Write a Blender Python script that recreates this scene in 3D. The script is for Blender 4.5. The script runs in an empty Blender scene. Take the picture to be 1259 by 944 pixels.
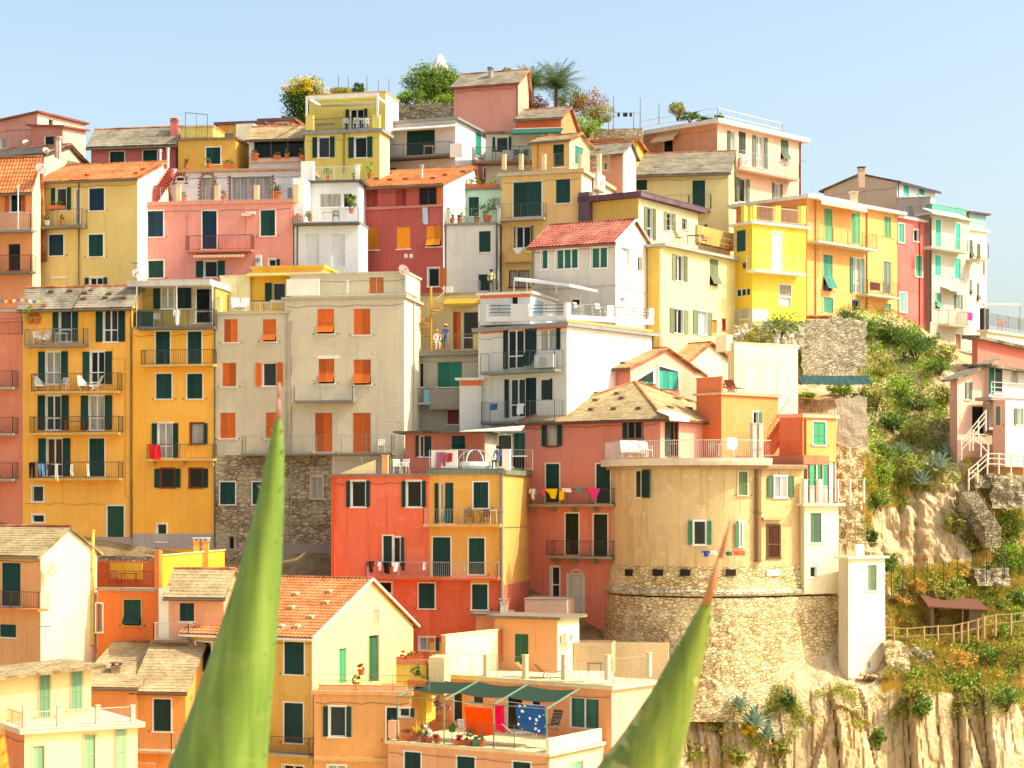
import bpy, math, random
from mathutils import Vector, noise
random.seed(7)
R = math.radians
D = bpy.data
scene = bpy.context.scene
COL = scene.collection
# ------------------------------------------------------------------ camera, sky, sun, exposure
F, CX, YH, ZC = 2400.0, 629.5, 620.0, 45.0      # focal length in photo pixels, principal point, eye height
cam = D.objects.new('camera', D.cameras.new('camera')); COL.objects.link(cam)
cam.location = (0, 0, ZC); cam.rotation_euler = (R(90), 0, 0)
cam.data.sensor_width = 36; cam.data.lens = 36*F/1259; cam.data.shift_y = (YH-472)/1259
cam.data.clip_start = 0.1; cam.data.clip_end = 9000
cam.data.dof.use_dof = True; cam.data.dof.focus_distance = 125; cam.data.dof.aperture_fstop = 22
scene.camera = cam
SUN_EL, SUN_S = 46, 13            # elevation; degrees the sun stands in front of the plane of the facades
w = D.worlds.new('World'); scene.world = w; w.use_nodes = True
nt = w.node_tree; bg = nt.nodes['Background']; sky = nt.nodes.new('ShaderNodeTexSky')
sky.sky_type = 'NISHITA'; sky.sun_disc = False; sky.sun_elevation = R(SUN_EL); sky.sun_rotation = R(90+SUN_S)
sky.air_density = 1.0; sky.dust_density = 4.0; sky.ozone_density = 1.6; sky.altitude = 50
nt.links.new(sky.outputs[0], bg.inputs[0]); bg.inputs[1].default_value = 0.132
sv = Vector((math.cos(R(SUN_S))*math.cos(R(SUN_EL)), -math.sin(R(SUN_S))*math.cos(R(SUN_EL)), math.sin(R(SUN_EL))))
sl = D.lights.new('sun', 'SUN'); sl.energy = 2.5; sl.angle = R(0.53); sl.color = (1, .92, .76)
so = D.objects.new('sun', sl); COL.objects.link(so); so.rotation_euler = sv.to_track_quat('Z', 'Y').to_euler(); so.location = (60, 0, 120)
vs = scene.view_settings; vs.view_transform = 'Standard'; vs.look = 'None'; vs.gamma = 1; vs.use_curve_mapping = False
vs.exposure = 1.2
vs.use_white_balance = True; vs.white_balance_temperature = 7300; vs.white_balance_tint = 6
scene.cycles.max_bounces = 8; scene.cycles.diffuse_bounces = 6

# ------------------------------------------------------------------ helpers
def lin(c):
    if isinstance(c, str):
        c = tuple(int(c[i:i+2], 16)/255 for i in (0, 2, 4))
        c = tuple((v/12.92 if v <= .04045 else ((v+.055)/1.055)**2.4) for v in c)
    return (c[0], c[1], c[2], 1)
def ray(px, py, Y): return Vector(((px-CX)/F*Y, Y, ZC+(YH-py)/F*Y))
def tag(o, label=None, cat=None, group=None, kind=None):
    if label: o['label'] = label
    if cat: o['category'] = cat
    if group: o['group'] = group
    if kind: o['kind'] = kind
    return o
def empty(name, loc, label, cat, group=None):
    o = D.objects.new(name, None); COL.objects.link(o); o.location = loc; o.empty_display_size = .2
    return tag(o, label, cat, group)

class MB:
    """collects faces, builds ONE mesh object"""
    def __init__(s): s.v = []; s.f = []; s.uv = []; s.hasuv = False
    def poly(s, pts, uv=None):
        n = len(s.v); s.v += [Vector(p) for p in pts]; s.f.append(tuple(range(n, n+len(pts))))
        if uv: s.hasuv = True
        s.uv.append(uv or [(0, 0)]*len(pts)); return s
    def hexa(s, b, t):      # bottom 4, top 4 (same winding, ccw from above)
        n = len(s.v); s.v += [Vector(p) for p in b]+[Vector(p) for p in t]
        for q in ((3,2,1,0),(4,5,6,7),(0,1,5,4),(1,2,6,5),(2,3,7,6),(3,0,4,7)):
            s.f.append(tuple(n+i for i in q)); s.uv.append([(0, 0)]*4)
        return s
    def box(s, x0, x1, y0, y1, z0, z1):
        return s.hexa([(x0,y0,z0),(x1,y0,z0),(x1,y1,z0),(x0,y1,z0)], [(x0,y0,z1),(x1,y0,z1),(x1,y1,z1),(x0,y1,z1)])
    def bar(s, a, b, r, n=4, r2=None, cap=True):
        a = Vector(a); b = Vector(b); d = b-a
        if d.length < 1e-6: return s
        d.normalize(); q = Vector((0,0,1)) if abs(d.z) < .9 else Vector((1,0,0))
        e1 = d.cross(q).normalized(); e2 = d.cross(e1); r2 = r if r2 is None else r2
        m = len(s.v); off = math.pi/4 if n == 4 else 0
        for (c, rr) in ((a, r), (b, r2)):
            for k in range(n):
                t = 2*math.pi*k/n+off; s.v.append(c+(e1*math.cos(t)+e2*math.sin(t))*rr)
        for k in range(n):
            k2 = (k+1) % n; s.f.append((m+k, m+k2, m+n+k2, m+n+k)); s.uv.append([(0,0)]*4)
        if cap:
            s.f.append(tuple(m+k for k in reversed(range(n)))); s.uv.append([(0,0)]*n)
            s.f.append(tuple(m+n+k for k in range(n))); s.uv.append([(0,0)]*n)
        return s
    def path(s, pts, r, n=6):
        for a, b in zip(pts, pts[1:]): s.bar(a, b, r, n)
        return s
    def lathe(s, c, prof, n=12):
        c = Vector(c); m = len(s.v)
        for (r, z) in prof:
            for k in range(n):
                t = 2*math.pi*k/n; s.v.append(c+Vector((r*math.cos(t), r*math.sin(t), z)))
        for i in range(len(prof)-1):
            for k in range(n):
                k2 = (k+1) % n; s.f.append((m+i*n+k, m+i*n+k2, m+(i+1)*n+k2, m+(i+1)*n+k)); s.uv.append([(0,0)]*4)
        s.f.append(tuple(m+k for k in reversed(range(n)))); s.uv.append([(0,0)]*n)
        s.f.append(tuple(m+(len(prof)-1)*n+k for k in range(n))); s.uv.append([(0,0)]*n)
        return s
    def grid(s, fn, nu, nv, uvfn=None):
        m = len(s.v)
        for j in range(nv+1):
            for i in range(nu+1): s.v.append(Vector(fn(i/nu, j/nv)))
        for j in range(nv):
            for i in range(nu):
                a = m+j*(nu+1)+i; s.f.append((a, a+1, a+nu+2, a+nu+1))
                if uvfn:
                    s.hasuv = True
                    s.uv.append([uvfn(i/nu, j/nv), uvfn((i+1)/nu, j/nv), uvfn((i+1)/nu, (j+1)/nv), uvfn(i/nu, (j+1)/nv)])
                else: s.uv.append([(0,0)]*4)
        return s
    def mesh(s, name, mat, off=Vector((0,0,0)), smooth=False):
        me = D.meshes.new(name); me.from_pydata([v-off for v in s.v], [], s.f)
        if mat: me.materials.append(mat)
        if s.hasuv:
            ul = me.uv_layers.new(name='uv')
            flat = [c for f in s.uv for uvv in f for c in uvv]; ul.data.foreach_set('uv', flat)
        if smooth: me.polygons.foreach_set('use_smooth', [True]*len(me.polygons))
        me.update(); return me
    def build(s, name, mat, parent=None, smooth=False, off=None):
        """parent: a thing or part; vertices given in world space, stored relative to the thing's base"""
        if off is None:
            off = Vector((0,0,0)); p = parent
            while p is not None: off = off+p.location; p = p.parent
        o = D.objects.new(name, s.mesh(name, mat, off, smooth)); COL.objects.link(o)
        if parent is not None: o.parent = parent
        return o
    def thing(s, name, mat, loc, label, cat, group=None, smooth=False):
        loc = Vector(loc); o = D.objects.new(name, s.mesh(name, mat, loc, smooth)); COL.objects.link(o); o.location = loc
        return tag(o, label, cat, group)

# ------------------------------------------------------------------ materials
MC = {}
def newmat(name, col, rough=.8, metal=0, spec=.3):
    m = D.materials.new(name); m.use_nodes = True; b = m.node_tree.nodes['Principled BSDF']
    b.inputs['Base Color'].default_value = lin(col); b.inputs['Roughness'].default_value = rough
    b.inputs['Metallic'].default_value = metal; b.inputs['Specular IOR Level'].default_value = spec
    return m, m.node_tree, b
def N(nt, t, **k):
    n = nt.nodes.new('ShaderNode'+t)
    for a, v in k.items():
        if a in n.inputs.keys(): n.inputs[a].default_value = v
        else: setattr(n, a, v)
    return n
def mixc(nt, fac, a, b, mode='MIX'):
    n = nt.nodes.new('ShaderNodeMix'); n.data_type = 'RGBA'; n.blend_type = mode
    for i, v in ((0, fac), (6, a), (7, b)):
        if hasattr(v, 'links'): nt.links.new(v, n.inputs[i])
        else: n.inputs[i].default_value = v
    return n.outputs[2]
def ramp(nt, src, stops):
    n = nt.nodes.new('ShaderNodeValToRGB'); nt.links.new(src, n.inputs[0]); e = n.color_ramp.elements
    while len(e) < len(stops): e.new(.5)
    for x, (p, c) in zip(e, stops): x.position = p; x.color = lin(c) if isinstance(c, str) else (c, c, c, 1)
    return n.outputs[0]
def coords(nt, scale=(1,1,1), kind='Object'):
    t = nt.nodes.new('ShaderNodeTexCoord'); m = nt.nodes.new('ShaderNodeMapping')
    m.inputs['Scale'].default_value = scale; nt.links.new(t.outputs[kind], m.inputs[0]); return m.outputs[0]
def tex(nt, kind, vec, **k):
    n = N(nt, kind, **k); nt.links.new(vec, n.inputs['Vector']); return n
def bump(nt, b, h, strength, dist=.02):
    n = N(nt, 'Bump', Strength=strength, Distance=dist); nt.links.new(h, n.inputs['Height']); nt.links.new(n.outputs[0], b.inputs['Normal'])
def sc(c, k):
    c = lin(c) if isinstance(c, str) else c; return (min(c[0]*k, 1), min(c[1]*k, 1), min(c[2]*k, 1), 1)
def stucco(col, age=.5):
    key = ('st', col, age)
    if key in MC: return MC[key]
    m, nt, b = newmat('stucco', col, .92, spec=.15); c = lin(col)
    g = (c[0]+c[1]+c[2])/3
    c = tuple(v*.93+.045 for v in c[:3])+(1,)
    fade = (c[0]*.80+g*.12+.03, c[1]*.80+g*.12+.028, c[2]*.80+g*.12+.02, 1)
    n1 = tex(nt, 'TexNoise', coords(nt, (.35,.35,.35)), Scale=1.0, Detail=6, Roughness=.6)
    n2 = tex(nt, 'TexNoise', coords(nt, (1.6,1.6,.16)), Scale=1.0, Detail=5, Roughness=.65)
    n3 = tex(nt, 'TexNoise', coords(nt, (2.2,2.2,2.2)), Scale=1.0, Detail=8, Roughness=.7)
    x = mixc(nt, ramp(nt, n1.outputs[0], [(.42, 0.), (.68, .5*age+.1)]), c, fade)
    x = mixc(nt, ramp(nt, n2.outputs[0], [(.47, 0.), (.70, .55*age)]), x, sc(col, .66))
    x = mixc(nt, ramp(nt, n3.outputs[0], [(.57, 0.), (.61, .6*age)]), x, (min(c[0]*1.1+.04,1), min(c[1]*1.1+.04,1), min(c[2]*1.1+.05,1), 1))
    n5 = tex(nt, 'TexNoise', coords(nt, (4.5,4.5,.22)), Scale=1.0, Detail=4, Roughness=.6); x = mixc(nt, ramp(nt, n5.outputs[0], [(.60, 0.), (.68, .45*age+.1)]), x, sc(col, .58))
    v5 = tex(nt, 'TexVoronoi', coords(nt, (.45,.45,.6)), Scale=1.0, distance='CHEBYCHEV'); s5 = nt.nodes.new('ShaderNodeSeparateColor'); nt.links.new(v5.outputs['Color'], s5.inputs[0])
    x = mixc(nt, ramp(nt, s5.outputs[0], [(.86, 0.), (.87, .28)]), x, (min(c[0]*1.05+.08,1), min(c[1]*1.05+.08,1), min(c[2]*1.05+.08,1), 1))
    nt.links.new(x, b.inputs['Base Color'])
    n4 = tex(nt, 'TexNoise', coords(nt, (9,9,9)), Scale=1.0, Detail=6)
    bump(nt, b, n4.outputs[0], .6, .05)
    MC[key] = m; return m
def paint(col, rough=.5, name='paint', metal=0):
    key = ('p', col, rough, metal)
    if key in MC: return MC[key]
    m, nt, b = newmat(name, col, rough, metal)
    n = tex(nt, 'TexNoise', coords(nt, (3,3,1.5)), Scale=1.0, Detail=6, Roughness=.7)
    x = mixc(nt, ramp(nt, n.outputs[0], [(.35, 0.), (.75, .6)]), lin(col), sc(col, .7)); nt.links.new(x, b.inputs['Base Color'])
    MC[key] = m; return m
def wood(col): return paint(col, .6, 'painted_wood')
def cloth(col, col2=None, scale=6):
    key = ('c', col, col2)
    if key in MC: return MC[key]
    m, nt, b = newmat('cloth', col, .95, spec=.1)
    if col2:
        v = tex(nt, 'TexVoronoi', coords(nt, (scale,)*3), Scale=1.0)
        x = mixc(nt, ramp(nt, v.outputs['Distance'], [(.22, 1.), (.26, 0.)]), lin(col), lin(col2)); nt.links.new(x, b.inputs['Base Color'])
    MC[key] = m; return m
def glassmat(kind):
    if ('g', kind) in MC: return MC[('g', kind)]
    col = {'dark': '0f1516', 'mid': '2c3638', 'curtain': 'a8a69c', 'blue': 'a9c7d6', 'green': '2c6a5c', 'brown': '4a2c1c'}[kind]
    m, nt, b = newmat('glass_'+kind, col, .2, spec=.25)
    wv = tex(nt, 'TexNoise', coords(nt, (5,5,.5)), Scale=1.0, Detail=3)
    x = mixc(nt, ramp(nt, wv.outputs[0], [(.4, 0.), (.65, .8)]), lin(col), sc(col, .55)); nt.links.new(x, b.inputs['Base Color'])
    MC[('g', kind)] = m; return m
def roofmat(kind):
    if ('r', kind) in MC: return MC[('r', kind)]
    if kind == 'slate': cs = ('968d7c', '7c7466', 'aea48e', '645e52')
    elif kind == 'slatewarm': cs = ('b6a07a', 'a08a66', 'c8b38a', '84704f')
    elif kind == 'tile': cs = ('cc7c4c', 'b8683c', 'dc9868', '9c583a')
    elif kind == 'tilered': cs = ('b8685a', 'a05444', 'cc8c78', '844638')
    else: cs = ('6e6a66', '5e5a56', '7a7672', '4c4a48')
    m, nt, b = newmat('roof_'+kind, cs[0], .85, spec=.2)
    uv = coords(nt, (1,1,1), 'UV')
    br = tex(nt, 'TexBrick', uv, Scale=1.0); br.inputs['Color1'].default_value = lin(cs[0]); br.inputs['Color2'].default_value = lin(cs[1])
    br.inputs['Mortar'].default_value = sc(cs[3], .7); br.inputs['Mortar Size'].default_value = .012
    br.inputs['Brick Width'].default_value = .42 if 'slate' in kind else .25; br.inputs['Row Height'].default_value = .22 if 'slate' in kind else .3
    n = tex(nt, 'TexNoise', coords(nt, (.7,.7,.7)), Scale=1.0, Detail=7, Roughness=.7)
    n2 = tex(nt, 'TexNoise', coords(nt, (4,4,4)), Scale=1.0, Detail=5, Roughness=.7)
    x = mixc(nt, ramp(nt, n.outputs[0], [(.42, 0.), (.62, .75)]), br.outputs[0], lin(cs[2]))
    x = mixc(nt, ramp(nt, n2.outputs[0], [(.5, 0.), (.7, .7)]), x, lin(cs[3]))
    nt.links.new(x, b.inputs['Base Color']); bump(nt, b, n2.outputs[0], .5, .04)
    MC[('r', kind)] = m; return m
def stonemat(kind='grey', s=2.2, uv=False):
    if ('s', kind, s, uv) in MC: return MC[('s', kind, s, uv)]
    cs = {'grey': ('aa9878', '8a7860', 'c4b494', '5c4e3c'), 'warm': ('dcc494', 'c0a070', 'efdcae', '8a6c48'),
          'wall': ('a3977f', '83765f', 'c2b698', '4a4232'), 'pale': ('c9bda2', 'aea083', 'e0d6be', '6f6450')}[kind]
    m, nt, b = newmat('stone_'+kind, cs[0], .95, spec=.1)
    w_ = tex(nt, 'TexNoise', coords(nt, (1.5,1.5,1.5)), Scale=1.0, Detail=3)
    co = coords(nt, (s, s, s*1.9))
    add = nt.nodes.new('ShaderNodeMix'); add.data_type = 'RGBA'; add.blend_type = 'ADD'; add.inputs[0].default_value = .5
    nt.links.new(co, add.inputs[6]); nt.links.new(w_.outputs['Color'], add.inputs[7]); co = add.outputs[2]
    v = tex(nt, 'TexVoronoi', co, Scale=1.0); e = tex(nt, 'TexVoronoi', co, Scale=1.0, feature='DISTANCE_TO_EDGE')
    n = tex(nt, 'TexNoise', coords(nt, (.4,.4,.4)), Scale=1.0, Detail=6, Roughness=.7)
    n2 = tex(nt, 'TexNoise', coords(nt, (7,7,7)), Scale=1.0, Detail=5, Roughness=.7)
    sep = nt.nodes.new('ShaderNodeSeparateColor'); nt.links.new(v.outputs['Color'], sep.inputs[0])
    x = ramp(nt, sep.outputs[0], [(0, cs[1]), (.55, cs[0]), (1, cs[2])])
    x = mixc(nt, ramp(nt, e.outputs[0], [(.01, .75), (.07, 0.)]), x, lin(cs[3]))
    x = mixc(nt, ramp(nt, n.outputs[0], [(.48, 0.), (.58, .8)]), x, lin(cs[2]))
    x = mixc(nt, ramp(nt, n2.outputs[0], [(.5, 0.), (.75, .5)]), x, lin(cs[1]))
    nt.links.new(x, b.inputs['Base Color'])
    mth = N(nt, 'Math', operation='MULTIPLY_ADD'); nt.links.new(ramp(nt, e.outputs[0], [(0, 0.), (.12, 1.)]), mth.inputs[0]); mth.inputs[1].default_value = 1; nt.links.new(n2.outputs[0], mth.inputs[2])
    bump(nt, b, mth.outputs[0], .9, .08)
    MC[('s', kind, s, uv)] = m; return m
GREEN, NAVY, TEAL, DKGREEN, ORSH, OLIVE = '143f38', '15354a', '2f9682', '122e2a', 'cc6424', '737c5c'

# ------------------------------------------------------------------ facade planes
class Face:
    def __init__(s, P, u, n, w, root): s.P = Vector(P); s.u = u; s.n = n; s.w = w; s.root = root; s.cuts = []; s.rng = random.Random(int(abs(P[0]*37+P[2]*11)))
    def at(s, px, py, o=0):
        P = s.P+s.n*o; rx = (px-CX)/F
        k = (rx*P.y-P.x)/(s.u.x-rx*s.u.y); Y = P.y+k*s.u.y
        return k, ZC+(YH-py)/F*Y
    def pt(s, k, z, o=0):
        p = s.P+s.u*k+s.n*o; return Vector((p.x, p.y, z))
    def world(s, px, py, o=0): return s.pt(*s.at(px, py, o), o)
    def fb(s, mb, s0, s1, z0, z1, o0, o1):
        return mb.hexa([s.pt(s0,z0,o1), s.pt(s1,z0,o1), s.pt(s1,z0,o0), s.pt(s0,z0,o0)], [s.pt(s0,z1,o1), s.pt(s1,z1,o1), s.pt(s1,z1,o0), s.pt(s0,z1,o0)])
    def rect(s, x0, y0, x1, y1, o=0):
        a = s.at(x0, y0, o)[0]; b = s.at(x1, y0, o)[0]; xm = (x0+x1)/2
        return a, b, s.at(xm, y1, o)[1], s.at(xm, y0, o)[1]
    # ---- a shutter leaf, drawn in the plane at depth o (front), optional tilted-out lower half
    def leaf(s, par, s0, s1, z0, z1, o, col, flap=False):
        mb = MB(); t = .035; fw = min(.06, (s1-s0)*.2)
        def panel(z0, z1, tilt=0):
            H = z1-z0
            def P(k, zz, oo):
                d = z1-zz
                return s.pt(k, z1-d*math.cos(tilt)+oo*math.sin(tilt)*0, o+oo+d*math.sin(tilt))
            def bx(a, b, c, d, e, f):
                mb.hexa([P(a,c,f), P(b,c,f), P(b,c,e), P(a,c,e)], [P(a,d,f), P(b,d,f), P(b,d,e), P(a,d,e)])
            bx(s0, s0+fw, z0, z1, 0, t); bx(s1-fw, s1, z0, z1, 0, t)
            bx(s0+fw, s1-fw, z0, z0+fw, 0, t); bx(s0+fw, s1-fw, z1-fw, z1, 0, t)
            lv = [(z0+fw, z1-fw)]
            if H > 1.3: mid = z0+H*.45; bx(s0+fw, s1-fw, mid-.03, mid+.03, 0, t); lv = [(z0+fw, mid-.03), (mid+.03, z1-fw)]
            for (a, b) in lv:
                n = max(2, int((b-a)/.075))
                for i in range(n):
                    za = a+(b-a)*i/n; zb = a+(b-a)*(i+1)/n
                    mb.poly([P(s0+fw, za, t*.85), P(s1-fw, za, t*.85), P(s1-fw, zb, t*.15), P(s0+fw, zb, t*.15)])
                    mb.poly([P(s0+fw, zb, t*.15), P(s1-fw, zb, t*.15), P(s1-fw, zb, t*.85), P(s0+fw, zb, t*.85)])
        if flap:
            zm = z0+(z1-z0)*.45; panel(zm+.01, z1); panel(z0, zm-.01, R(28))
        else: panel(z0, z1)
        cc = lin(col); q = s.rng.choice((.82, 1, 1, 1.15, 1.3)); cc = tuple(round(v*q, 4) for v in cc[:3])
        return mb.build('shutter', wood(cc), par)
    def win(s, st, x0, y0, x1, y1, c=None, sur='e8e2d2', sash='e9e6de', g=None, cut=True, o=0, sill=True, lc=None, rw=1.0, name='window'):
        c = c or s.shc; a, b, z0, z1 = s.rect(x0, y0, x1, y1, o)
        if b < a: a, b = b, a
        r = s.rng
        if st in 'S' and r.random() < .22: st = 'F'
        if st == 'C': st = 'S'
        if z1 > getattr(s, 'zmax', 1e9)-.03 and o == 0: cut = False; o = .012
        if cut and o == 0: s.cuts.append((a, b, z0, z1))
        deep = .16 if (cut and o == 0) else 0
        f = o; mb = MB(); sw = .08
        if sur:
            s.fb(mb, a-sw, a, z0-.02, z1+sw, f-.01, f+.03); s.fb(mb, b, b+sw, z0-.02, z1+sw, f-.01, f+.03); s.fb(mb, a, b, z1, z1+sw, f-.01, f+.028)
        if sill: s.fb(mb, a-sw-.03, b+sw+.03, z0-.07, z0, f-.01, f+.07)
        if deep:      # reveals
            for q in ([(a,z0,0),(a,z1,0),(a,z1,-deep),(a,z0,-deep)], [(b,z0,-deep),(b,z1,-deep),(b,z1,0),(b,z0,0)],
                      [(a,z1,0),(b,z1,0),(b,z1,-deep),(a,z1,-deep)], [(a,z0,-deep),(b,z0,-deep),(b,z0,0),(a,z0,0)]):
                mb.poly([s.pt(k, z, oo) for (k, z, oo) in q])
        back = f-deep+.004
        glassy = st in ('O', 'W', 'OL', 'OR', 'G')
        if glassy:
            fw = .05; ft = back+.035
            s.fb(mb, a, a+fw, z0, z1, back-.004, ft); s.fb(mb, b-fw, b, z0, z1, back-.004, ft)
            s.fb(mb, a+fw, b-fw, z1-fw, z1, back-.004, ft); s.fb(mb, a+fw, b-fw, z0, z0+fw, back-.004, ft)
            n = max(1, round((b-a)/.62)) if st != 'G' else max(1, round((b-a)/1.2))
            for i in range(1, n): m_ = a+(b-a)*i/n; s.fb(mb, m_-.045, m_+.045, z0+fw, z1-fw, back-.004, ft+.006)
            if z1-z0 > 1.9: s.fb(mb, a+fw, b-fw, z0+.75, z0+.82, back-.004, ft-.006)
        wn = mb.build(name, paint(sur if (sur and not glassy) else sash, .6), s.root)
        if glassy:
            pm = MB(); pm.poly([s.pt(a,z0,back), s.pt(b,z0,back), s.pt(b,z1,back), s.pt(a,z1,back)])
            pm.build('pane', glassmat(g or r.choice(['dark','dark','dark','mid','curtain'])), wn)
        if st in ('S', 'F'):
            m_ = (a+b)/2; rec = f-.05 if deep else f+.008
            if deep:
                pm = MB(); pm.poly([s.pt(a,z0,back), s.pt(b,z0,back), s.pt(b,z1,back), s.pt(a,z1,back)]); pm.build('pane', glassmat('dark'), wn)
            if b-a < .5: s.leaf(wn, a+.01, b-.01, z0+.01, z1-.01, rec, c, st == 'F')
            else:
                s.leaf(wn, a+.01, m_-.004, z0+.01, z1-.01, rec, c, st == 'F'); s.leaf(wn, m_+.004, b-.01, z0+.01, z1-.01, rec, c, st == 'F' and r.random() < .8)
        if st == 'D':
            pm = MB(); s.fb(pm, a, b, z0, z1, back, back+.04); m_ = (a+b)/2; s.fb(pm, m_-.03, m_+.03, z0, z1, back+.04, back+.055)
            pm.build('door_leaf', wood(c), wn)
        if st in ('S', 'F') and sur is not None or (st in ('S', 'F') and c == ORSH):
            for k in (a-.26, b+.26):
                hk = MB(); s.fb(hk, k-.03, k+.03, z0-.03, z0+.02, f, f+.07); hk.build('shutter_hook', paint('3a3028', .6), wn)
        lw = (b-a)*.5*rw
        if st in ('O', 'OL'): s.leaf(wn, a-lw-.06, a-.06, z0, z1, f+.04, lc or c)
        if st in ('O', 'OR'): s.leaf(wn, b+.06, b+lw+.06, z0, z1, f+.04, lc or c)
        return wn
    def wins(s, lst, **k):
        for t in lst:
            kk = dict(k); 
            if isinstance(t[-1], dict): kk.update(t[-1]); t = t[:-1]
            s.win(*t, **kk)
    # ---- railings: vertical bars, horizontal rails, or both, between two points on an offset plane
    def rail(s, par, pts, z0, z1, style='bars', col='3a3833', sp=.12, name='railing'):
        mb = MB(); th = .018
        for (k0, o0), (k1, o1) in zip(pts, pts[1:]):
            A = s.pt(k0, 0, o0); B = s.pt(k1, 0, o1); L = (B-A).length
            up = Vector((0, 0, 1))
            if style in ('bars', 'both', 'thin'):
                mb.bar(A+up*z1, B+up*z1, .024 if style != 'thin' else .012); mb.bar(A+up*(z0+.08), B+up*(z0+.08), th*.8)
                n = max(1, int(L/(sp if style != 'thin' else .16)))
                for i in range(n+1):
                    p = A.lerp(B, i/n); mb.bar(p+up*z0, p+up*z1, .010 if style != 'thin' else .007, 4, cap=False)
            if style in ('rails', 'both'):
                for q in (.35, .65, 1.0): mb.bar(A+up*(z0+(z1-z0)*q), B+up*(z0+(z1-z0)*q), .022)
            n = max(1, int(L/1.6))
            for i in range(n+1): p = A.lerp(B, i/n); mb.bar(p+up*z0, p+up*z1, .024)
        return mb.build(name, paint(col, .5, 'railing_paint', .2), par)
    def balcony(s, x0, x1, ys, yt, d=.95, slab='cfc6b2', col='3a3833', style='bars', th=.13, brackets=False, solid=None):
        a = s.at(x0, ys, d)[0]; b = s.at(x1, ys, d)[0]; xm = (x0+x1)/2; zs = s.at(xm, ys, d)[1]; zt = s.at(xm, yt, d)[1]
        mb = MB(); s.fb(mb, a, b, zs-th, zs, 0, d); s.fb(mb, a-.03, b+.03, zs-.035, zs+.012, .002, d+.03)
        if brackets:
            n = max(2, int((b-a)/1.6)+1)
            for i in range(n):
                k = a+.25+(b-a-.5)*i/(n-1)
                mb.hexa([s.pt(k-.1,zs-th-.35,.12), s.pt(k+.1,zs-th-.35,.12), s.pt(k+.1,zs-th-.35,0), s.pt(k-.1,zs-th-.35,0)],
                        [s.pt(k-.1,zs-th,d*.75), s.pt(k+.1,zs-th,d*.75), s.pt(k+.1,zs-th,0), s.pt(k-.1,zs-th,0)])
        bo = mb.build('balcony', stucco(slab, .6), s.root)
        if solid:
            m2 = MB(); s.fb(m2, a, b, zs, zt, d-.1, d); s.fb(m2, a, a+.1, zs, zt, 0, d-.1); s.fb(m2, b-.1, b, zs, zt, 0, d-.1)
            m2.build('parapet', stucco(solid), bo)
        else: s.rail(bo, [(a+.03, 0), (a+.03, d-.03), (b-.03, d-.03), (b-.03, 0)], zs, zt, style, col)
        bo['zs'] = zs; return (a, b, zs, zt)
    def edge_rail(s, x0, x1, y0, y1, o=-.1, **k):
        a = s.at(x0, y1, o)[0]; b = s.at(x1, y1, o)[0]; xm = (x0+x1)/2
        return s.rail(s.root, [(a, o), (b, o)], s.at(xm, y1, o)[1], s.at(xm, y0, o)[1], **k)
    def block(s, x0, y0, x1, y1, o0, o1, mat, name='trim', par=None):
        a, b, z0, z1 = s.rect(x0, y0, x1, y1, o1); mb = MB(); s.fb(mb, a, b, z0, z1, o0, o1)
        return mb.build(name, mat if not isinstance(mat, str) else stucco(mat), par or s.root)
    def posts(s, xs, y0, y1, wd=.28, o0=-.3, o1=0, col='e8c9a0'):
        for x in xs:
            k = s.at(x, y0, o1)[0]; z0 = s.at(x, y1, o1)[1]; z1 = s.at(x, y0, o1)[1]
            mb = MB(); s.fb(mb, k-wd/2, k+wd/2, z0, z1, o0, o1); s.fb(mb, k-wd/2-.03, k+wd/2+.03, z1, z1+.05, o0-.03, o1+.03); mb.build('railing_post', stucco(col), s.root)
    def pipe(s, x, y0, y1, col='6f6558', r=.05, o=.07, x2=None):
        a = s.world(x, y0, o); b = s.world(x2 or x, y1, o)
        mb = MB(); mb.bar(a, b, r, 8); n = max(1, int((a.z-b.z)/2))
        for i in range(n+1): p = a.lerp(b, i/n); mb.bar(p-Vector((0,0,.03)), p+Vector((0,0,.03)), r*1.35, 8)
        mb.build('downpipe', paint(col, .5), s.root, smooth=False)
    def wire(s, pts, o=.03, r=.012, col='3a3530', name='cable'):
        mb = MB(); P = [s.world(x, y, o) for x, y in pts]; mb.path(P, r, 4); mb.build(name, paint(col, .6), s.root)
    def awning(s, x0, x1, yt, yb, d, col, col2=None, val=.18, name='awning'):
        a = s.at(x0, yb, d)[0]; b = s.at(x1, yb, d)[0]; xm = (x0+x1)/2; zt = s.at(xm, yt, 0)[1]; zb = s.at(xm, yb, d)[1]
        n = max(2, int((b-a)/.12)); parts = [MB(), MB()]
        for i in range(n):
            k0 = a+(b-a)*i/n; k1 = a+(b-a)*(i+1)/n; mb = parts[(i % 2) if col2 else 0]
            mb.poly([s.pt(k0,zb,d), s.pt(k1,zb,d), s.pt(k1,zt,.02), s.pt(k0,zt,.02)])
            mb.poly([s.pt(k0,zt-.02,.02), s.pt(k1,zt-.02,.02), s.pt(k1,zb-.02,d), s.pt(k0,zb-.02,d)])
            s.fb(mb, k0, k1, zb-val-(.04 if i % 2 else 0), zb+.01, d-.006, d+.008)
        aw = parts[0].build(name, cloth(col), s.root)
        if col2: parts[1].build('stripe', cloth(col2), aw)
        m3 = MB(); m3.bar(s.pt(a,zt,.03), s.pt(b,zt,.03), .05, 6)
        for k in (a+.05, b-.05): m3.bar(s.pt(k,zt-.05,.03), s.pt(k,zb-.03,d-.05), .018)
        m3.build('awning_arm', paint('c8c4ba', .4), aw)
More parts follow.
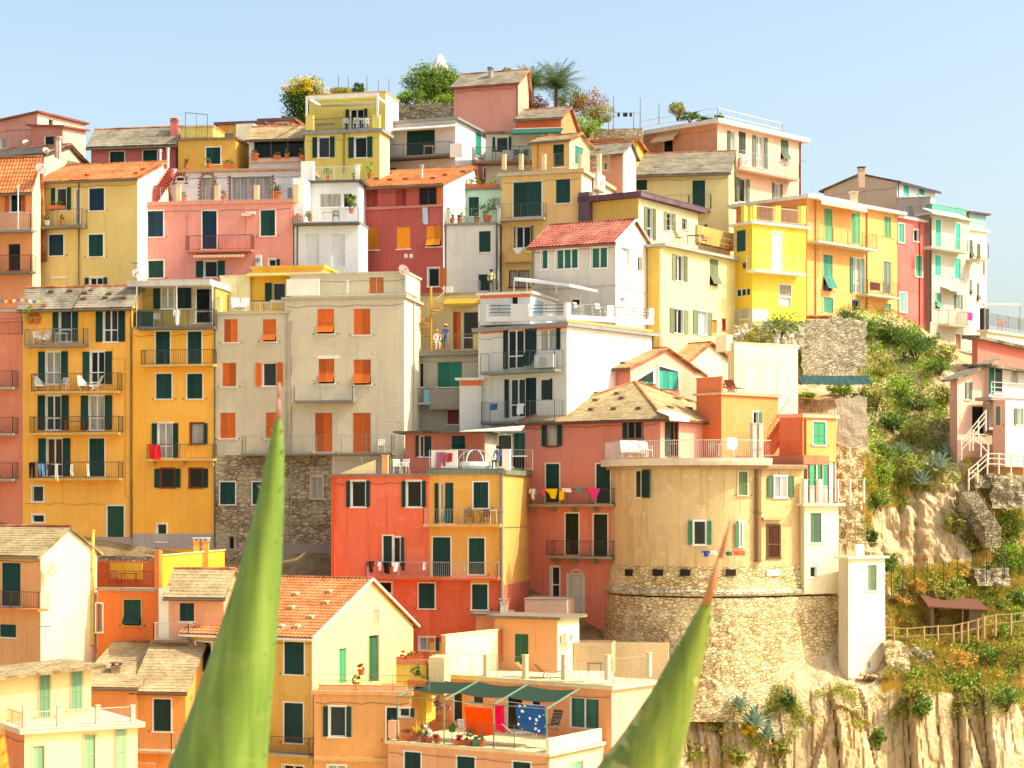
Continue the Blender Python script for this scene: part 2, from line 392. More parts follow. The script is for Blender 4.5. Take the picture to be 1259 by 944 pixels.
    def dish(s, x, y, r=.35, col='a07d6a', o=.35):
        p = s.world(x, y, o); mb = MB(); prof = [(r, .12), (r*.8, .07), (r*.5, .03), (.02, 0), (.02, -.01), (r*.5, .02), (r*.82, .055), (r*1.01, .115)]
        mb.lathe((0,0,0), prof, 18)
        q = Vector((.55, -.75, .35)).to_track_quat('Z', 'Y')
        for i in range(len(mb.v)): mb.v[i] = q @ mb.v[i]+p
        mb.bar(p, s.pt(s.at(x,y)[0], p.z-.15, -.02), .025, 6); mb.bar(p, p+q @ Vector((0, 0, r*.9)), .012); mb.lathe(p+q @ Vector((0,0,r*.9)), [(.04,-.04),(.05,.04)], 8)
        mb.build('satellite_dish', paint(col, .4), s.root)
    def acunit(s, x0, y0, x1, y1, d=.35):
        a, b, z0, z1 = s.rect(x0, y0, x1, y1, d+.1); mb = MB(); s.fb(mb, a, b, z0, z1, .1, d+.1); s.fb(mb, a+.1, a+.15, z0-.08, z0, 0, d); s.fb(mb, b-.15, b-.1, z0-.08, z0, 0, d)
        ac = mb.build('air_conditioner', paint('dcd9d0', .5), s.root)
        m = MB(); c = s.pt((a+b)/2-.05, (z0+z1)/2, d+.105); rr = min((b-a), (z1-z0))*.4
        for k in range(5):
            r_ = rr*(k+1)/5
            P = [c+s.u*(r_*math.cos(t*math.pi/6))+Vector((0,0,r_*math.sin(t*math.pi/6))) for t in range(13)]; m.path(P, .008, 4)
        m.build('fan_grille', paint('5a5a58', .5), ac)

# ------------------------------------------------------------------ roofs
def roof_panel(e0, e1, r1, r0, kind, thick=.10, rowlen=.33):
    """sloping slab of courses: eave e0->e1, ridge r0->r1"""
    e0, e1, r1, r0 = map(Vector, (e0, e1, r1, r0)); mb = MB(); tile = 'tile' in kind
    if not tile: rowlen = .24
    L = (e1-e0).length; H = max(((r0-e0).length+(r1-e1).length)/2, .3); Lr = (r1-r0).length
    nrm = (e1-e0).cross((r0+r1)/2-(e0+e1)/2).normalized()
    if nrm.z < 0: nrm = -nrm
    rows = max(2, int(H/rowlen)); cols = max(4, int(max(L, Lr)/(.24/6 if tile else .42)))
    if tile and cols > 420: cols = 420
    rng = random.Random(int(L*1000)); wc = max(L, Lr)/.24
    step = .035 if tile else .016
    jit = [[rng.uniform(-.006, .006) for _ in range(cols+2)] for _ in range(rows+1)]
    def P(u, v, h): return e0.lerp(e1, u).lerp(r0.lerp(r1, u), v)+nrm*h
    m = 0
    for j in range(rows):
        for half in (0, 1):
            pass
    def hh(i, j, lowedge):
        u = i/cols
        h = (step if lowedge else 0)
        if tile: h += .022*math.cos(2*math.pi*u*wc)
        else: h += jit[j][i]
        return h
    base = len(mb.v)
    lines = []
    for j in range(rows):
        lines.append((j/rows, j, True)); lines.append(((j+1)/rows, j, False))
    for (v, j, lo) in lines:
        for i in range(cols+1): mb.v.append(P(i/cols, v, hh(i, j, lo)+.01))
    W = cols+1
    for q in range(len(lines)-1):
        for i in range(cols):
            a = q*W+i; mb.f.append((a, a+1, a+W+1, a+W)); v0 = lines[q][0]*H; v1 = lines[q+1][0]*H
            mb.uv.append([(i/cols*L, v0), ((i+1)/cols*L, v0), ((i+1)/cols*L, v1), (i/cols*L, v1)])
    mb.hasuv = True
    # underside and rims
    B = [p-nrm*thick for p in (e0, e1, r1, r0)]; T = [e0, e1, r1, r0]
    mb.poly([B[3], B[2], B[1], B[0]])
    for i in range(4):
        k = (i+1) % 4; mb.poly([B[i], B[k], T[k]+nrm*.02, T[i]+nrm*.02])
    return mb

class House:
    """box with a shaded left-hand face (L) ending at corner pixel xc and a right-hand face (R) receding from it"""
    def __init__(s, label, xl, xc, xr, yt, yb, Y, a, wall, roof=None, cat='house', depth=7, wl=None, of=None, shc=GREEN, name='house', ext=1.5, wallR=None, age=.5, group=None, mat=None, matR=None, wname='wall'):
        if isinstance(Y, tuple):      # (px0, Y0): same facade line as that anchor
            x0, Y0 = Y; P0 = ray(x0, 620, Y0); ux, uy = math.cos(R(a+5)), -math.sin(R(a+5)); rx = (xc-CX)/F
            k = (rx*P0.y-P0.x)/(ux-rx*uy); Y = P0.y+k*uy
        a = R(a+5 if a < 15 and a > -20 else a); C = ray(xc, yt, Y); zt = C.z; zb = ray(xc, yb, Y).z-ext
        uL = Vector((math.cos(a), -math.sin(a), 0)); uR = Vector((math.sin(a), math.cos(a), 0))
        nL = Vector((-math.sin(a), -math.cos(a), 0)); nR = Vector((math.cos(a), -math.sin(a), 0))
        def hit(px, u):
            rx = (px-CX)/F; return (rx*C.y-C.x)/(u.x-rx*u.y)
        wL = -hit(xl, uL) if xl is not None else (wl or 6)
        wR = min(hit(xr, uR), 30) if xr is not None else depth
        if wR < 0: print('BAD R', label, wR); wR = depth
        if wL < 0: print('BAD L', label, wL); wL = 6
        s.zt, s.zb, s.wL, s.wR, s.uL, s.uR, s.nL, s.nR = zt, zb, wL, wR, uL, uR, nL, nR
        s.C = Vector((C.x, C.y, zb)); s.wall = wall; s.wallR = wallR; s.age = age; s.mat = mat; s.matR = matR; s.wname = wname
        if of is None: s.root = empty(name, s.C, label, cat, group)
        else: s.root = of.root
        Lp = s.C-uL*wL
        s.L = Face(Lp, uL, nL, wL, s.root); s.R = Face(s.C, uR, nR, wR, s.root); s.L.shc = s.R.shc = shc
        s.roof = roof or ('flat', {}); s.C2 = C; s.vq = []
        hl, hc, hr, hb = s.heights(); s.L.zmax = min(hl, hc); s.R.zmax = min(hc, hr)
        HOUSES.append(s)
    def heights(s):
        """top heights at L, C, Rr, B plus gable peak info"""
        k = s.roof[0]; z = s.zt
        if k == 'shed':
            zl = s.L.at(s.L_px(0), s.roof[1])[1]; zr = s.R.at(s.R_px(s.wR), s.roof[2])[1]
            return zl, z, zr, zl+zr-z
        return z, z, z, z
    def L_px(s, k): p = s.L.pt(k, 0); return CX+F*p.x/p.y
    def R_px(s, k): p = s.R.pt(k, 0); return CX+F*p.x/p.y
    def finish(s):
        k = s.roof[0]; opt = s.roof[-1] if isinstance(s.roof[-1], dict) else {}
        mL = s.mat or stucco(s.wall, s.age); mR = s.matR or (stucco(s.wallR, s.age) if s.wallR else mL)  # wallR: often the wall's lighter tone, sunlight put into the right face's colour
        hl, hc, hr, hb = s.heights(); zb = s.zb
        if k in ('gR', 'gL'):
            f = s.R if k == 'gR' else s.L; pk, pz = f.at(s.roof[1], s.roof[2]); pk = min(max(pk, .15*f.w), .85*f.w)
            if opt.get('mid', True): pk = pk if abs(pk/f.w-.5) > .3 else pk
            s.pk, s.pz = pk, pz
        def wallgrid(f, z0, z1):
            mb = MB(); xs = {0, f.w}; zs = {z0, z1}; cuts = [(max(a,0.02), min(b, f.w-.02), max(c, z0+.01), min(d, z1-.01)) for a, b, c, d in f.cuts]
            cuts = [c for c in cuts if c[1] > c[0] and c[3] > c[2]]
            for c in cuts: xs |= {c[0], c[1]}; zs |= {c[2], c[3]}
            xs = sorted(xs); zs = sorted(zs)
            for i in range(len(xs)-1):
                if xs[i+1]-xs[i] < 1e-4: continue
                for j in range(len(zs)-1):
                    if zs[j+1]-zs[j] < 1e-4: continue
                    xm = (xs[i]+xs[i+1])/2; zm = (zs[j]+zs[j+1])/2
                    if any(c[0] < xm < c[1] and c[2] < zm < c[3] for c in cuts): continue
                    mb.poly([f.pt(xs[i],zs[j]), f.pt(xs[i+1],zs[j]), f.pt(xs[i+1],zs[j+1]), f.pt(xs[i],zs[j+1])])
            return mb
        zl = min(hl, hc); zr = min(hc, hr)
        mb = wallgrid(s.L, zb, zl)
        if k == 'gL': mb.poly([s.L.pt(0,zl), s.L.pt(s.wL,zl), s.L.pt(s.pk,s.pz)])
        elif abs(hl-hc) > .01: mb.poly([s.L.pt(0,zl), s.L.pt(s.wL,zl), s.L.pt(s.wL,hc), s.L.pt(0,hl)] if hl > zl+.001 and hc > zl+.001 else ([s.L.pt(0,zl), s.L.pt(s.wL,zl), s.L.pt(s.wL,hc)] if hc > hl else [s.L.pt(0,zl), s.L.pt(s.wL,zl), s.L.pt(0,hl)]))
        B = s.C-s.uL*s.wL+s.uR*s.wR; Lp = s.L.P; Rp = s.C+s.uR*s.wR
        V = lambda p, z: Vector((p.x, p.y, z))
        mb.poly([V(B,zb), V(Lp,zb), V(Lp,hl), V(B,hb)]); mb.poly([V(Rp,zb), V(B,zb), V(B,hb), V(Rp,hr)])
        if k == 'gR':
            q = B-s.uR*(s.wR-s.pk); mb.poly([V(Lp,hl), V(B,hb), V(q,s.pz)])
        if k == 'gL':
            q = Lp+s.uL*s.pk+s.uR*s.wR; mb.poly([V(Rp,hr), V(B,hb), V(q,s.pz)])
        wl = mb.build(s.wname, mL, s.root)
        mb = wallgrid(s.R, zb, zr)
        if k == 'gR': mb.poly([s.R.pt(0,zr), s.R.pt(s.wR,zr), s.R.pt(s.pk,s.pz)])
        elif abs(hc-hr) > .01: mb.poly([s.R.pt(0,zr), s.R.pt(s.wR,zr), s.R.pt(s.wR,hr)] if hr > hc else [s.R.pt(0,zr), s.R.pt(s.wR,zr), s.R.pt(0,hc)])
        mb.build(s.wname, mR, s.root)
        s.build_roof(k, opt, hl, hc, hr, hb)
        if s.wL > 5 and s.roof[0] != 'none' and s.mat is None and s.wname == 'wall':
            mb = MB(); n = 10; z0 = s.L.zmax-.42; P = [s.L.pt(.1+(s.wL-.2)*i/n, z0-.05*(i % 2)-.04*math.sin(i*1.7), .03) for i in range(n+1)]; mb.path(P, .012, 4); mb.build('cable', paint('4a4038', .6), s.root)
        for a_, k_ in s.vq: s.vents_now(*a_, **k_)
    def build_roof(s, k, opt, hl, hc, hr, hb):
        if k == 'none': return
        V = lambda p, z: Vector((p.x, p.y, z)); kind = opt.get('kind', 'slate'); oh = opt.get('oh', .35); ov = opt.get('ov', .2); th = opt.get('th', .12)
        L, C = s.L.P, s.C; Rr = C+s.uR*s.wR; B = L+s.uR*s.wR; gut = opt.get('gutter', '6a5f55')
        if k in ('flat', 'shed'):
            col = opt.get('col', 'd8cfbd'); th = opt.get('th', .2); oh = opt.get('oh', .15)
            q_ = opt.get('side', oh); P = [L-s.uL*q_-s.uR*oh, C+s.uL*q_-s.uR*oh, Rr+s.uL*q_+s.uR*oh, B-s.uL*q_+s.uR*oh]; hs = [hl, hc, hr, hb]
            # extend heights linearly over the overhang
            gx = (hc-hl)/s.wL; gy = (hr-hc)/s.wR
            hs = [hl-gx*oh-gy*oh, hc+gx*oh-gy*oh, hr+gx*oh+gy*oh, hb-gx*oh+gy*oh]
            if opt.get('kind'):
                mb = roof_panel(V(P[0],hs[0]+th), V(P[1],hs[1]+th), V(P[2],hs[2]+th), V(P[3],hs[3]+th), kind, th)
                rf = mb.build('roof', roofmat(kind), s.root)
            else:
                mb = MB(); mb.hexa([V(p,h+.003) for p, h in zip(P, hs)], [V(p,h+th) for p, h in zip(P, hs)])
                mb.hexa([V(p,h+th+.001) for p, h in zip([P[0]+(s.uL+s.uR)*-.02, P[1]+(s.uL-s.uR)*.02, P[2]+(s.uL+s.uR)*.02, P[3]+(s.uR-s.uL)*.02], hs)],
                        [V(p,h+th+.035) for p, h in zip([P[0]+(s.uL+s.uR)*-.02, P[1]+(s.uL-s.uR)*.02, P[2]+(s.uL+s.uR)*.02, P[3]+(s.uR-s.uL)*.02], hs)])
                rf = mb.build('roof', stucco(col, .8), s.root)
            s.rf = rf; s.slope = (V(P[0],hs[0]+th+.03), V(P[1],hs[1]+th+.03), V(P[3],hs[3]+th+.03))
            return
        if k in ('gR', 'gL'):
            pz, pk = s.pz, s.pk
            if k == 'gR': A, u, vdir, W, Ln = L, s.uL, s.uR, s.wR, s.wL
            else: A, u, vdir, W, Ln = C, s.uR, -s.uL, s.wL, s.wR; 
            if k == 'gL': pk = s.wL-pk
            z = s.zt; sl = (pz-z)/pk; sl2 = (pz-z)/(W-pk)
            e0 = A-u*ov-vdir*oh; e1 = A+u*(Ln+ov)-vdir*oh; r0 = A-u*ov+vdir*pk; r1 = A+u*(Ln+ov)+vdir*pk
            f0 = A-u*ov+vdir*(W+oh); f1 = A+u*(Ln+ov)+vdir*(W+oh)
            t = th
            pts = (V(e0, z-sl*oh+t), V(e1, z-sl*oh+t), V(r1, pz+t), V(r0, pz+t))
            rf = roof_panel(*pts, kind, t).build('roof', roofmat(kind), s.root)
            s.slope = (pts[0], pts[1], pts[3])
            p2 = (V(f1, z-sl2*oh+t), V(f0, z-sl2*oh+t), V(r0, pz+t), V(r1, pz+t))
            roof_panel(*p2, kind, t).build('roof', roofmat(kind), s.root)
            s.slope2 = (p2[0], p2[1], p2[3])
            mb = MB(); n = int((pts[2]-pts[3]).length/.4)
            for i in range(n): a = pts[3].lerp(pts[2], i/n); b = pts[3].lerp(pts[2], (i+1.08)/n); mb.bar(a+Vector((0,0,.01)), b+Vector((0,0,.01)), .10, 8, .085)
            if opt.get('ridge', 1): mb.build('ridge', roofmat(opt.get('ridgekind', 'tile' if kind != 'tilered' else kind)), rf)
            vg = opt.get('verge')
            if vg:      # barge tiles / boards along the gable edge that faces the camera
                mb = MB(); q0, q1, q2 = (pts[1], pts[2], p2[0]) if k == 'gR' else (pts[0], pts[3], p2[1])
                for a, b in ((q0, q1), (q1, q2)):
                    n = int((b-a).length/.4)
                    for i in range(n): mb.bar(a.lerp(b, i/n)+Vector((0,0,-.02)), a.lerp(b, (i+1)/n)+Vector((0,0,-.02)), .085, 6)
                mb.build('verge', roofmat('tile') if vg == 'tile' else paint(vg, .6), rf)
            if gut:
                mb = MB(); mb.bar(pts[0]+Vector((0,0,-t)), pts[1]+Vector((0,0,-t)), .075, 8); mb.build('gutter', paint(gut, .4), s.root)
            s.rf = rf
        if k == 'hip':
            t = th; py = s.roof[2]; ax, z = s.roof[1], s.zt
            # ridge: parallel to the longer side, height from the pixel where the hip meets it
            in_ = min(s.wL, s.wR)/2; long_L = s.wL >= s.wR
            if long_L: ra = L+s.uL*in_+s.uR*in_; rb = C-s.uL*in_+s.uR*in_
            else: ra = C-s.uL*in_+s.uR*in_; rb = Rr-s.uL*in_-s.uR*in_
            yy = rb.y if long_L else ra.y; pz = ZC+(YH-py)/F*yy; sl = (pz-z)/in_
            E = [V(L-(s.uL+s.uR)*oh, z-sl*oh+t), V(C+(s.uL-s.uR)*oh, z-sl*oh+t), V(Rr+(s.uL+s.uR)*oh, z-sl*oh+t), V(B+(s.uR-s.uL)*oh, z-sl*oh+t)]
            ra = V(ra, pz+t); rb = V(rb, pz+t)
            if long_L: pan = [(E[0],E[1],rb,ra), (E[1],E[2],rb,rb), (E[2],E[3],ra,rb), (E[3],E[0],ra,ra)]; hips = [(E[1],rb),(E[0],ra),(E[2],rb),(ra,rb)]
            else: pan = [(E[0],E[1],ra,ra), (E[1],E[2],rb,ra), (E[2],E[3],rb,rb), (E[3],E[0],ra,rb)]; hips = [(E[1],ra),(E[0],ra),(E[2],rb),(ra,rb)]
            rf = None
            for q in pan:
                o = roof_panel(*q, kind, t).build('roof', roofmat(kind), s.root); rf = rf or o
            mb = MB()
            for a, b in hips:
                n = max(1, int((b-a).length/.4))
                for i in range(n): mb.bar(a.lerp(b, i/n)+Vector((0,0,.03)), a.lerp(b, (i+1.1)/n)+Vector((0,0,.03)), .10, 8, .085)
            mb.build('ridge', roofmat('tile'), rf)
            mb = MB(); mb.path([E[0]+Vector((0,0,-t)), E[1]+Vector((0,0,-t)), E[2]+Vector((0,0,-t))], .075, 8); mb.build('gutter', paint(gut, .4), s.root)
            s.rf = rf; s.slope = (E[0], E[1], ra); s.slope2 = (E[1], E[2], rb)
    def vents(s, *a, **k): s.vq.append((a, k))
    def vents_now(s, pts, which='slope', col='75604c', size=.4, name='roof_vent'):
        p0, p1, p2 = getattr(s, which); n = (p1-p0).cross(p2-p0).normalized(); e = (p1-p0).normalized(); up = n.cross(e).normalized()
        if up.z < 0: up = -up
        for (px, py) in pts:
            d = Vector(((px-CX)/F, 1, (YH-py)/F)); o = Vector((0, 0, ZC)); den = d.dot(n)
            if abs(den) < 1e-6: continue
            t = (p0-o).dot(n)/den; P = o+d*t; nn = n if n.z > 0 else -n; mb = MB(); h = size
            mb.hexa([P-e*h*.6-up*h*.5, P+e*h*.6-up*h*.5, P+e*h*.5+up*h*.8, P-e*h*.5+up*h*.8],
                    [P-e*h*.45-up*h*.42+nn*h*.5, P+e*h*.45-up*h*.42+nn*h*.5, P+e*h*.4+up*h*.7+nn*.06, P-e*h*.4+up*h*.7+nn*.06])
            mb.build(name, paint(col, .9), s.rf)
    def chimney(s, px, y0, y1, Y, wd=.5, col='c9a58c', cap='6a6058', par=None, pots=0, dp=None):
        P = ray(px, y1, Y); z0 = P.z-1.0; z1 = ray(px, y0, Y).z; h = wd/2; mb = MB(); hy = (dp or wd)/2
        mb.box(P.x-h, P.x+h, Y-hy, Y+hy, z0, z1-.18); mb.box(P.x-h-.05, P.x+h+.05, Y-hy-.05, Y+hy+.05, z1-.18, z1-.13)
        ch = mb.build('chimney', stucco(col, .9), par or s.root); m = MB()
        for dx in (-h*.8, h*.8):
            for dy in (-hy*.8, hy*.8): m.box(P.x+dx-.04, P.x+dx+.04, Y+dy-.04, Y+dy+.04, z1-.13, z1)
        m.box(P.x-h-.08, P.x+h+.08, Y-hy-.08, Y+hy+.08, z1, z1+.05); m.build('cap', stucco(cap, .8), ch)
    def flue(s, px, y0, y1, Y, r=.11, col='c9c6c0'):
        P = ray(px, y1, Y); z1 = ray(px, y0, Y).z; mb = MB(); mb.bar((P.x,Y,P.z-.6), (P.x,Y,z1-.15), r, 10)
        for i in range(3): mb.lathe((P.x,Y,z1-.18+i*.08), [(r*1.5,0),(r*1.5,.035),(r*1.1,.05)], 10)
        mb.build('flue', paint(col, .4, metal=.3), s.root)
HOUSES = []
def antenna(px, y0, y1, Y, label, rod='7a7672'):
    P = ray(px, y1, Y); z1 = ray(px, y0, Y).z; mb = MB(); mb.bar((P.x,Y,P.z-.2), (P.x,Y,z1), .02)
    for i, L in enumerate((.7,.6,.5,.45,.4)): mb.bar((P.x-L/2,Y+i*.14-.3,z1-.08), (P.x+L/2,Y+i*.14-.3,z1-.08), .01)
    mb.bar((P.x,Y-.35,z1-.08), (P.x,Y+.35,z1-.08), .012)
    mb.thing('antenna', paint(rod, .4), (P.x,Y,P.z-.2), label, 'antenna', 'aerials on the roofs')

# ------------------------------------------------------------------ leaves and plants
def leafmat(cols, name='foliage', trans=.25):
    key = ('leaf', tuple(cols))
    if key in MC: return MC[key]
    m, nt, b = newmat(name, cols[0], .6, spec=.25)
    g = nt.nodes.new('ShaderNodeNewGeometry'); n = tex(nt, 'TexNoise', coords(nt, (.9,.9,.9)), Scale=1.0, Detail=2)
    r1 = ramp(nt, g.outputs['Random Per Island'], [(i/(len(cols)-1), c) for i, c in enumerate(cols)])
    x = mixc(nt, ramp(nt, n.outputs[0], [(.4, 0.), (.6, .5)]), r1, lin(cols[-1])); nt.links.new(x, b.inputs['Base Color'])
    tr = N(nt, 'BsdfTranslucent'); nt.links.new(x, tr.inputs[0]); mx = nt.nodes.new('ShaderNodeMixShader'); mx.inputs[0].default_value = trans
    out = nt.nodes['Material Output']; nt.links.new(b.outputs[0], mx.inputs[1]); nt.links.new(tr.outputs[0], mx.inputs[2]); nt.links.new(mx.outputs[0], out.inputs[0])
    MC[key] = m; return m
GRN = ('3a5a20', '557a26', '70903a', '93a850'); LIME = ('6f9a26', '8fb436', 'b0cc4c', '5c8428'); DRY = ('c4903c', 'd8ac50', 'a88438', 'e4c46c')
DKG = ('2c4a24', '3f602a', '587a34', '708c40'); YEL = ('e0bc20', 'f0d030', 'c8a41c', 'f4dc50'); OLV = ('8c9240', 'a8a448', 'bcac54', '6f8034'); MIXF = ('4a6424', 'b0502c', '7d8a3c', 'c86a34')
def leaves(mb, c, rad, n, size, rng, shell=.35, up=0):
    c = Vector(c); rad = Vector(rad)
    # clumps, so that the outline is uneven and has gaps
    cl = []
    for i in range(max(7, n//40)):
        d = Vector((rng.gauss(0,1), rng.gauss(0,1), rng.gauss(0,1)+up)).normalized(); cl.append((d*(rng.uniform(.35, 1)), rng.uniform(.24, .46)))
    for i in range(n):
        q, cr = rng.choice(cl); v = Vector((rng.gauss(0,1), rng.gauss(0,1), rng.gauss(0,1))).normalized()*cr*rng.random()**.4+q
        p = c+Vector((v.x*rad.x, v.y*rad.y, v.z*rad.z)); sz = size*rng.uniform(.6, 1.4)
        a = Vector((rng.gauss(0,1), rng.gauss(0,1), rng.gauss(0,.7))).normalized(); b = a.cross(Vector((rng.gauss(0,1), rng.gauss(0,1), rng.gauss(0,1)))).normalized()
        mb.poly([p-a*sz, p-b*sz*.4, p+a*sz, p+b*sz*.4])
BUSH = {}
def bush(P, rx, rz, cols, label, cat='shrub', name='shrub', group=None, n=1400, leaf=.11, ry=None, variant=0):
    """a shrub whose base stands at P: stems and a crown of leaf-sized faces"""
    key = (tuple(cols), variant, n, leaf, round(rx/rz, 1), int(rx*2))
    root = empty(name, P, label, cat, group); rng = random.Random(sum(map(ord, "".join(cols)))+variant*31+n)
    if key not in BUSH:
        mb = MB(); leaves(mb, (0,0,rz*.95), (rx, ry or rx*.8, rz), n, leaf, rng)
        st = MB()
        for i in range(7):
            t = rng.uniform(0, 6.28); e = Vector((math.cos(t)*rx*.6, math.sin(t)*rx*.5, rz*rng.uniform(.7, 1.3))); mdl = e*.5+Vector((0,0,rz*.1)); st.bar((0,0,-.2), mdl, .05, 5, .035); st.bar(mdl, e, .035, 5, .012)
        BUSH[key] = (mb.mesh('foliage', leafmat(cols)), st.mesh('stem', paint('5a4a38', .9)))
    a, b = BUSH[key]; rz_ = rng.uniform(0, 6.28)
    for nm, me in (('foliage', a), ('stem', b)):
        o = D.objects.new(nm, me); COL.objects.link(o); o.parent = root
    root.rotation_euler = (0, 0, random.uniform(-.5, .5)); return root
def agave(P, r, label, name='agave', cols=('6f8c7c', '8aa592', '5c7868', 'a4b8a4'), n=26, group=None, cat='plant'):
    mb = MB(); rng = random.Random(int(P[0]*100)); P = Vector(P)
    for i in range(n):
        t = i*2.4; el = R(12+70*(i/n)); L = r*rng.uniform(.8, 1.05); d = Vector((math.cos(t)*math.cos(el), math.sin(t)*math.cos(el), math.sin(el)))
        sd = Vector((-math.sin(t), math.cos(t), 0)); upn = d.cross(sd); 
        if upn.z < 0: upn = -upn
        prev = None; wd = r*.10
        for k in range(7):
            q = k/6; c = P+d*L*q+Vector((0,0,-r*.18*q*q)); w_ = wd*(.6+1.2*q)*(1-q)**.55+.004
            cur = (c-sd*w_+upn*w_*.4, c-upn*w_*.15, c+sd*w_+upn*w_*.4)
            if prev:
                mb.poly([prev[0], prev[1], cur[1], cur[0]]); mb.poly([prev[1], prev[2], cur[2], cur[1]])
            prev = cur
    return mb.thing(name, leafmat(cols, 'agave', .05), P, label, cat, group)
def pot_plant(P, label, h=.5, pot='c46a3c', cols=GRN, kind='bush', pr=.2, ph=.32, leaf=.07, n=160, name='potted_plant', group='potted plants on the terraces', box=None):
    root = empty(name, P, label, 'plant', group); mb = MB()
    if box: mb.hexa([(-box/2,-.14,0),(box/2,-.14,0),(box/2,.14,0),(-box/2,.14,0)], [(-box/2-.03,-.17,.25),(box/2+.03,-.17,.25),(box/2+.03,.17,.25),(-box/2-.03,.17,.25)]); ph = .25
    else: mb.lathe((0,0,0), [(pr*.7,0),(pr*.95,ph*.85),(pr*1.1,ph*.86),(pr*1.1,ph),(pr*.9,ph-.03)], 12)
    mb.build('pot', paint(pot, .7, 'terracotta'), root, off=Vector((0,0,0)))
    m2 = MB(); rng = random.Random(int(P[0]*77)); 
    if kind == 'palm':
        for i in range(16):
            t = i*2.4; el = R(20+50*(i/16)); pr_ = None
            for k in range(7):
                q = k/6; c = Vector((math.cos(t)*h*q*math.cos(el), math.sin(t)*h*q*math.cos(el), ph+h*q*math.sin(el)-h*.35*q*q)); sd = Vector((-math.sin(t), math.cos(t), 0))*(.09*h*(1-q)+.01)
                if pr_: m2.poly([pr_[0]-pr_[1], pr_[0]+pr_[1], c+sd, c-sd])
                pr_ = (c, sd)
    else: leaves(m2, (0,0,ph+h*.4), (box/2 if box else h*.45, .2 if box else h*.45, h*.5), n, leaf, rng)
    m2.build('foliage', leafmat(cols), root, off=Vector((0,0,0))); return root
# ------------------------------------------------------------------ furniture, laundry, people
def place(o, P, rot=0): o.location = P; o.rotation_euler = (0,0,R(rot)); return o
def chair(P, rot, label, col='e8e6e0', kind='chair', group='chairs on the terraces'):
    root = empty('lounge_chair' if kind == 'deck' else 'chair', (0,0,0), label, 'chair', group); Z = Vector((0,0,0)); m = paint(col, .5, 'plastic')
    s_ = MB(); b_ = MB(); l_ = MB()
    if kind == 'deck':
        s_.hexa([(-.27,-.5,.30),(.27,-.5,.30),(.27,.1,.24),(-.27,.1,.24)], [(-.27,-.5,.34),(.27,-.5,.34),(.27,.1,.28),(-.27,.1,.28)])
        for i in range(5): z = .26+i*.15; y = .12+i*.075; b_.hexa([(-.27,y,z),(.27,y,z),(.27,y+.03,z),(-.27,y+.03,z)], [(-.27,y+.065,z+.13),(.27,y+.065,z+.13),(.27,y+.095,z+.13),(-.27,y+.095,z+.13)])
        l_.bar((-.27,.25,.02),(.27,.25,.02),.014)
        for x in (-.27,.27): l_.bar((x,-.5,.3),(x,.25,0),.018); l_.bar((x,-.35,0),(x,.35,.62),.018); l_.bar((x,-.4,.5),(x,.28,.55),.02)
    else:
        s_.box(-.22,.22,-.22,.2,.42,.45)
        for i in range(5): x = -.18+i*.09; b_.hexa([(x-.025,.2,.45),(x+.025,.2,.45),(x+.025,.22,.45),(x-.025,.22,.45)], [(x-.025,.3,.82),(x+.025,.3,.82),(x+.025,.32,.82),(x-.025,.32,.82)])
        b_.box(-.22,.22,.29,.33,.80,.86)
        l_.bar((-.21,.23,.2),(.21,.23,.2),.012)
        for x in (-.2,.2): l_.bar((x,-.2,.42),(x*1.1,-.24,0),.018); l_.bar((x,.2,.42),(x*1.1,.26,0),.018); l_.bar((x*1.1,-.2,.63),(x*1.1,.26,.65),.018); l_.bar((x*1.1,-.2,.42),(x*1.1,-.2,.63),.014)
    s_.build('seat', m, root, off=Z); b_.build('backrest', m, root, off=Z); l_.build('frame', m, root, off=Z); return place(root, P, rot)
def table(P, label, col='e8e6e0', w=.8, d=.6, h=.72, rnd=False, group='tables on the terraces', rot=0):
    root = empty('table', (0,0,0), label, 'table', group); Z = Vector((0,0,0)); m = paint(col, .5, 'plastic'); t = MB()
    if rnd: t.lathe((0,0,h-.03), [(w/2,0),(w/2,.03)], 20)
    else: t.box(-w/2,w/2,-d/2,d/2,h-.03,h)
    t.build('tabletop', m, root, off=Z)
    for sx in (-1,1):
        for sy in (-1,1):
            l = MB(); l.bar((sx*(w/2-.08)*(.7 if rnd else 1),sy*(d/2-.08),h-.03),(sx*(w/2-.05),sy*(d/2-.05),0),.02); l.build('leg', m, root, off=Z)
    return place(root, P, rot)
def lounger(P, rot, label, col='e8e0d0', cloth_='d9d4c6'):
    root = empty('sun_lounger', (0,0,0), label, 'lounger', None); Z = Vector((0,0,0)); f = MB()
    f.bar((-.3,-.95,.32),(.3,-.95,.32),.02); f.bar((-.3,.95,.75),(.3,.95,.75),.02)
    for x in (-.3,.3):
        f.bar((x,-.95,.32),(x,.45,.32),.02); f.bar((x,.45,.32),(x,.95,.75),.02)
        for y in (-.8,.3): f.bar((x,y,.32),(x,y+.1,0),.018)
    f.build('frame', paint(col, .5), root, off=Z); m = MB(); m.grid(lambda u, v: (-.29+.58*u, -.93+1.36*v, .33-.03*math.sin(math.pi*v)), 2, 6); m.grid(lambda u, v: (-.29+.58*u, .45+.5*v, .33+.43*v), 2, 4)
    m.build('fabric', cloth(cloth_), root, off=Z); return place(root, P, rot)
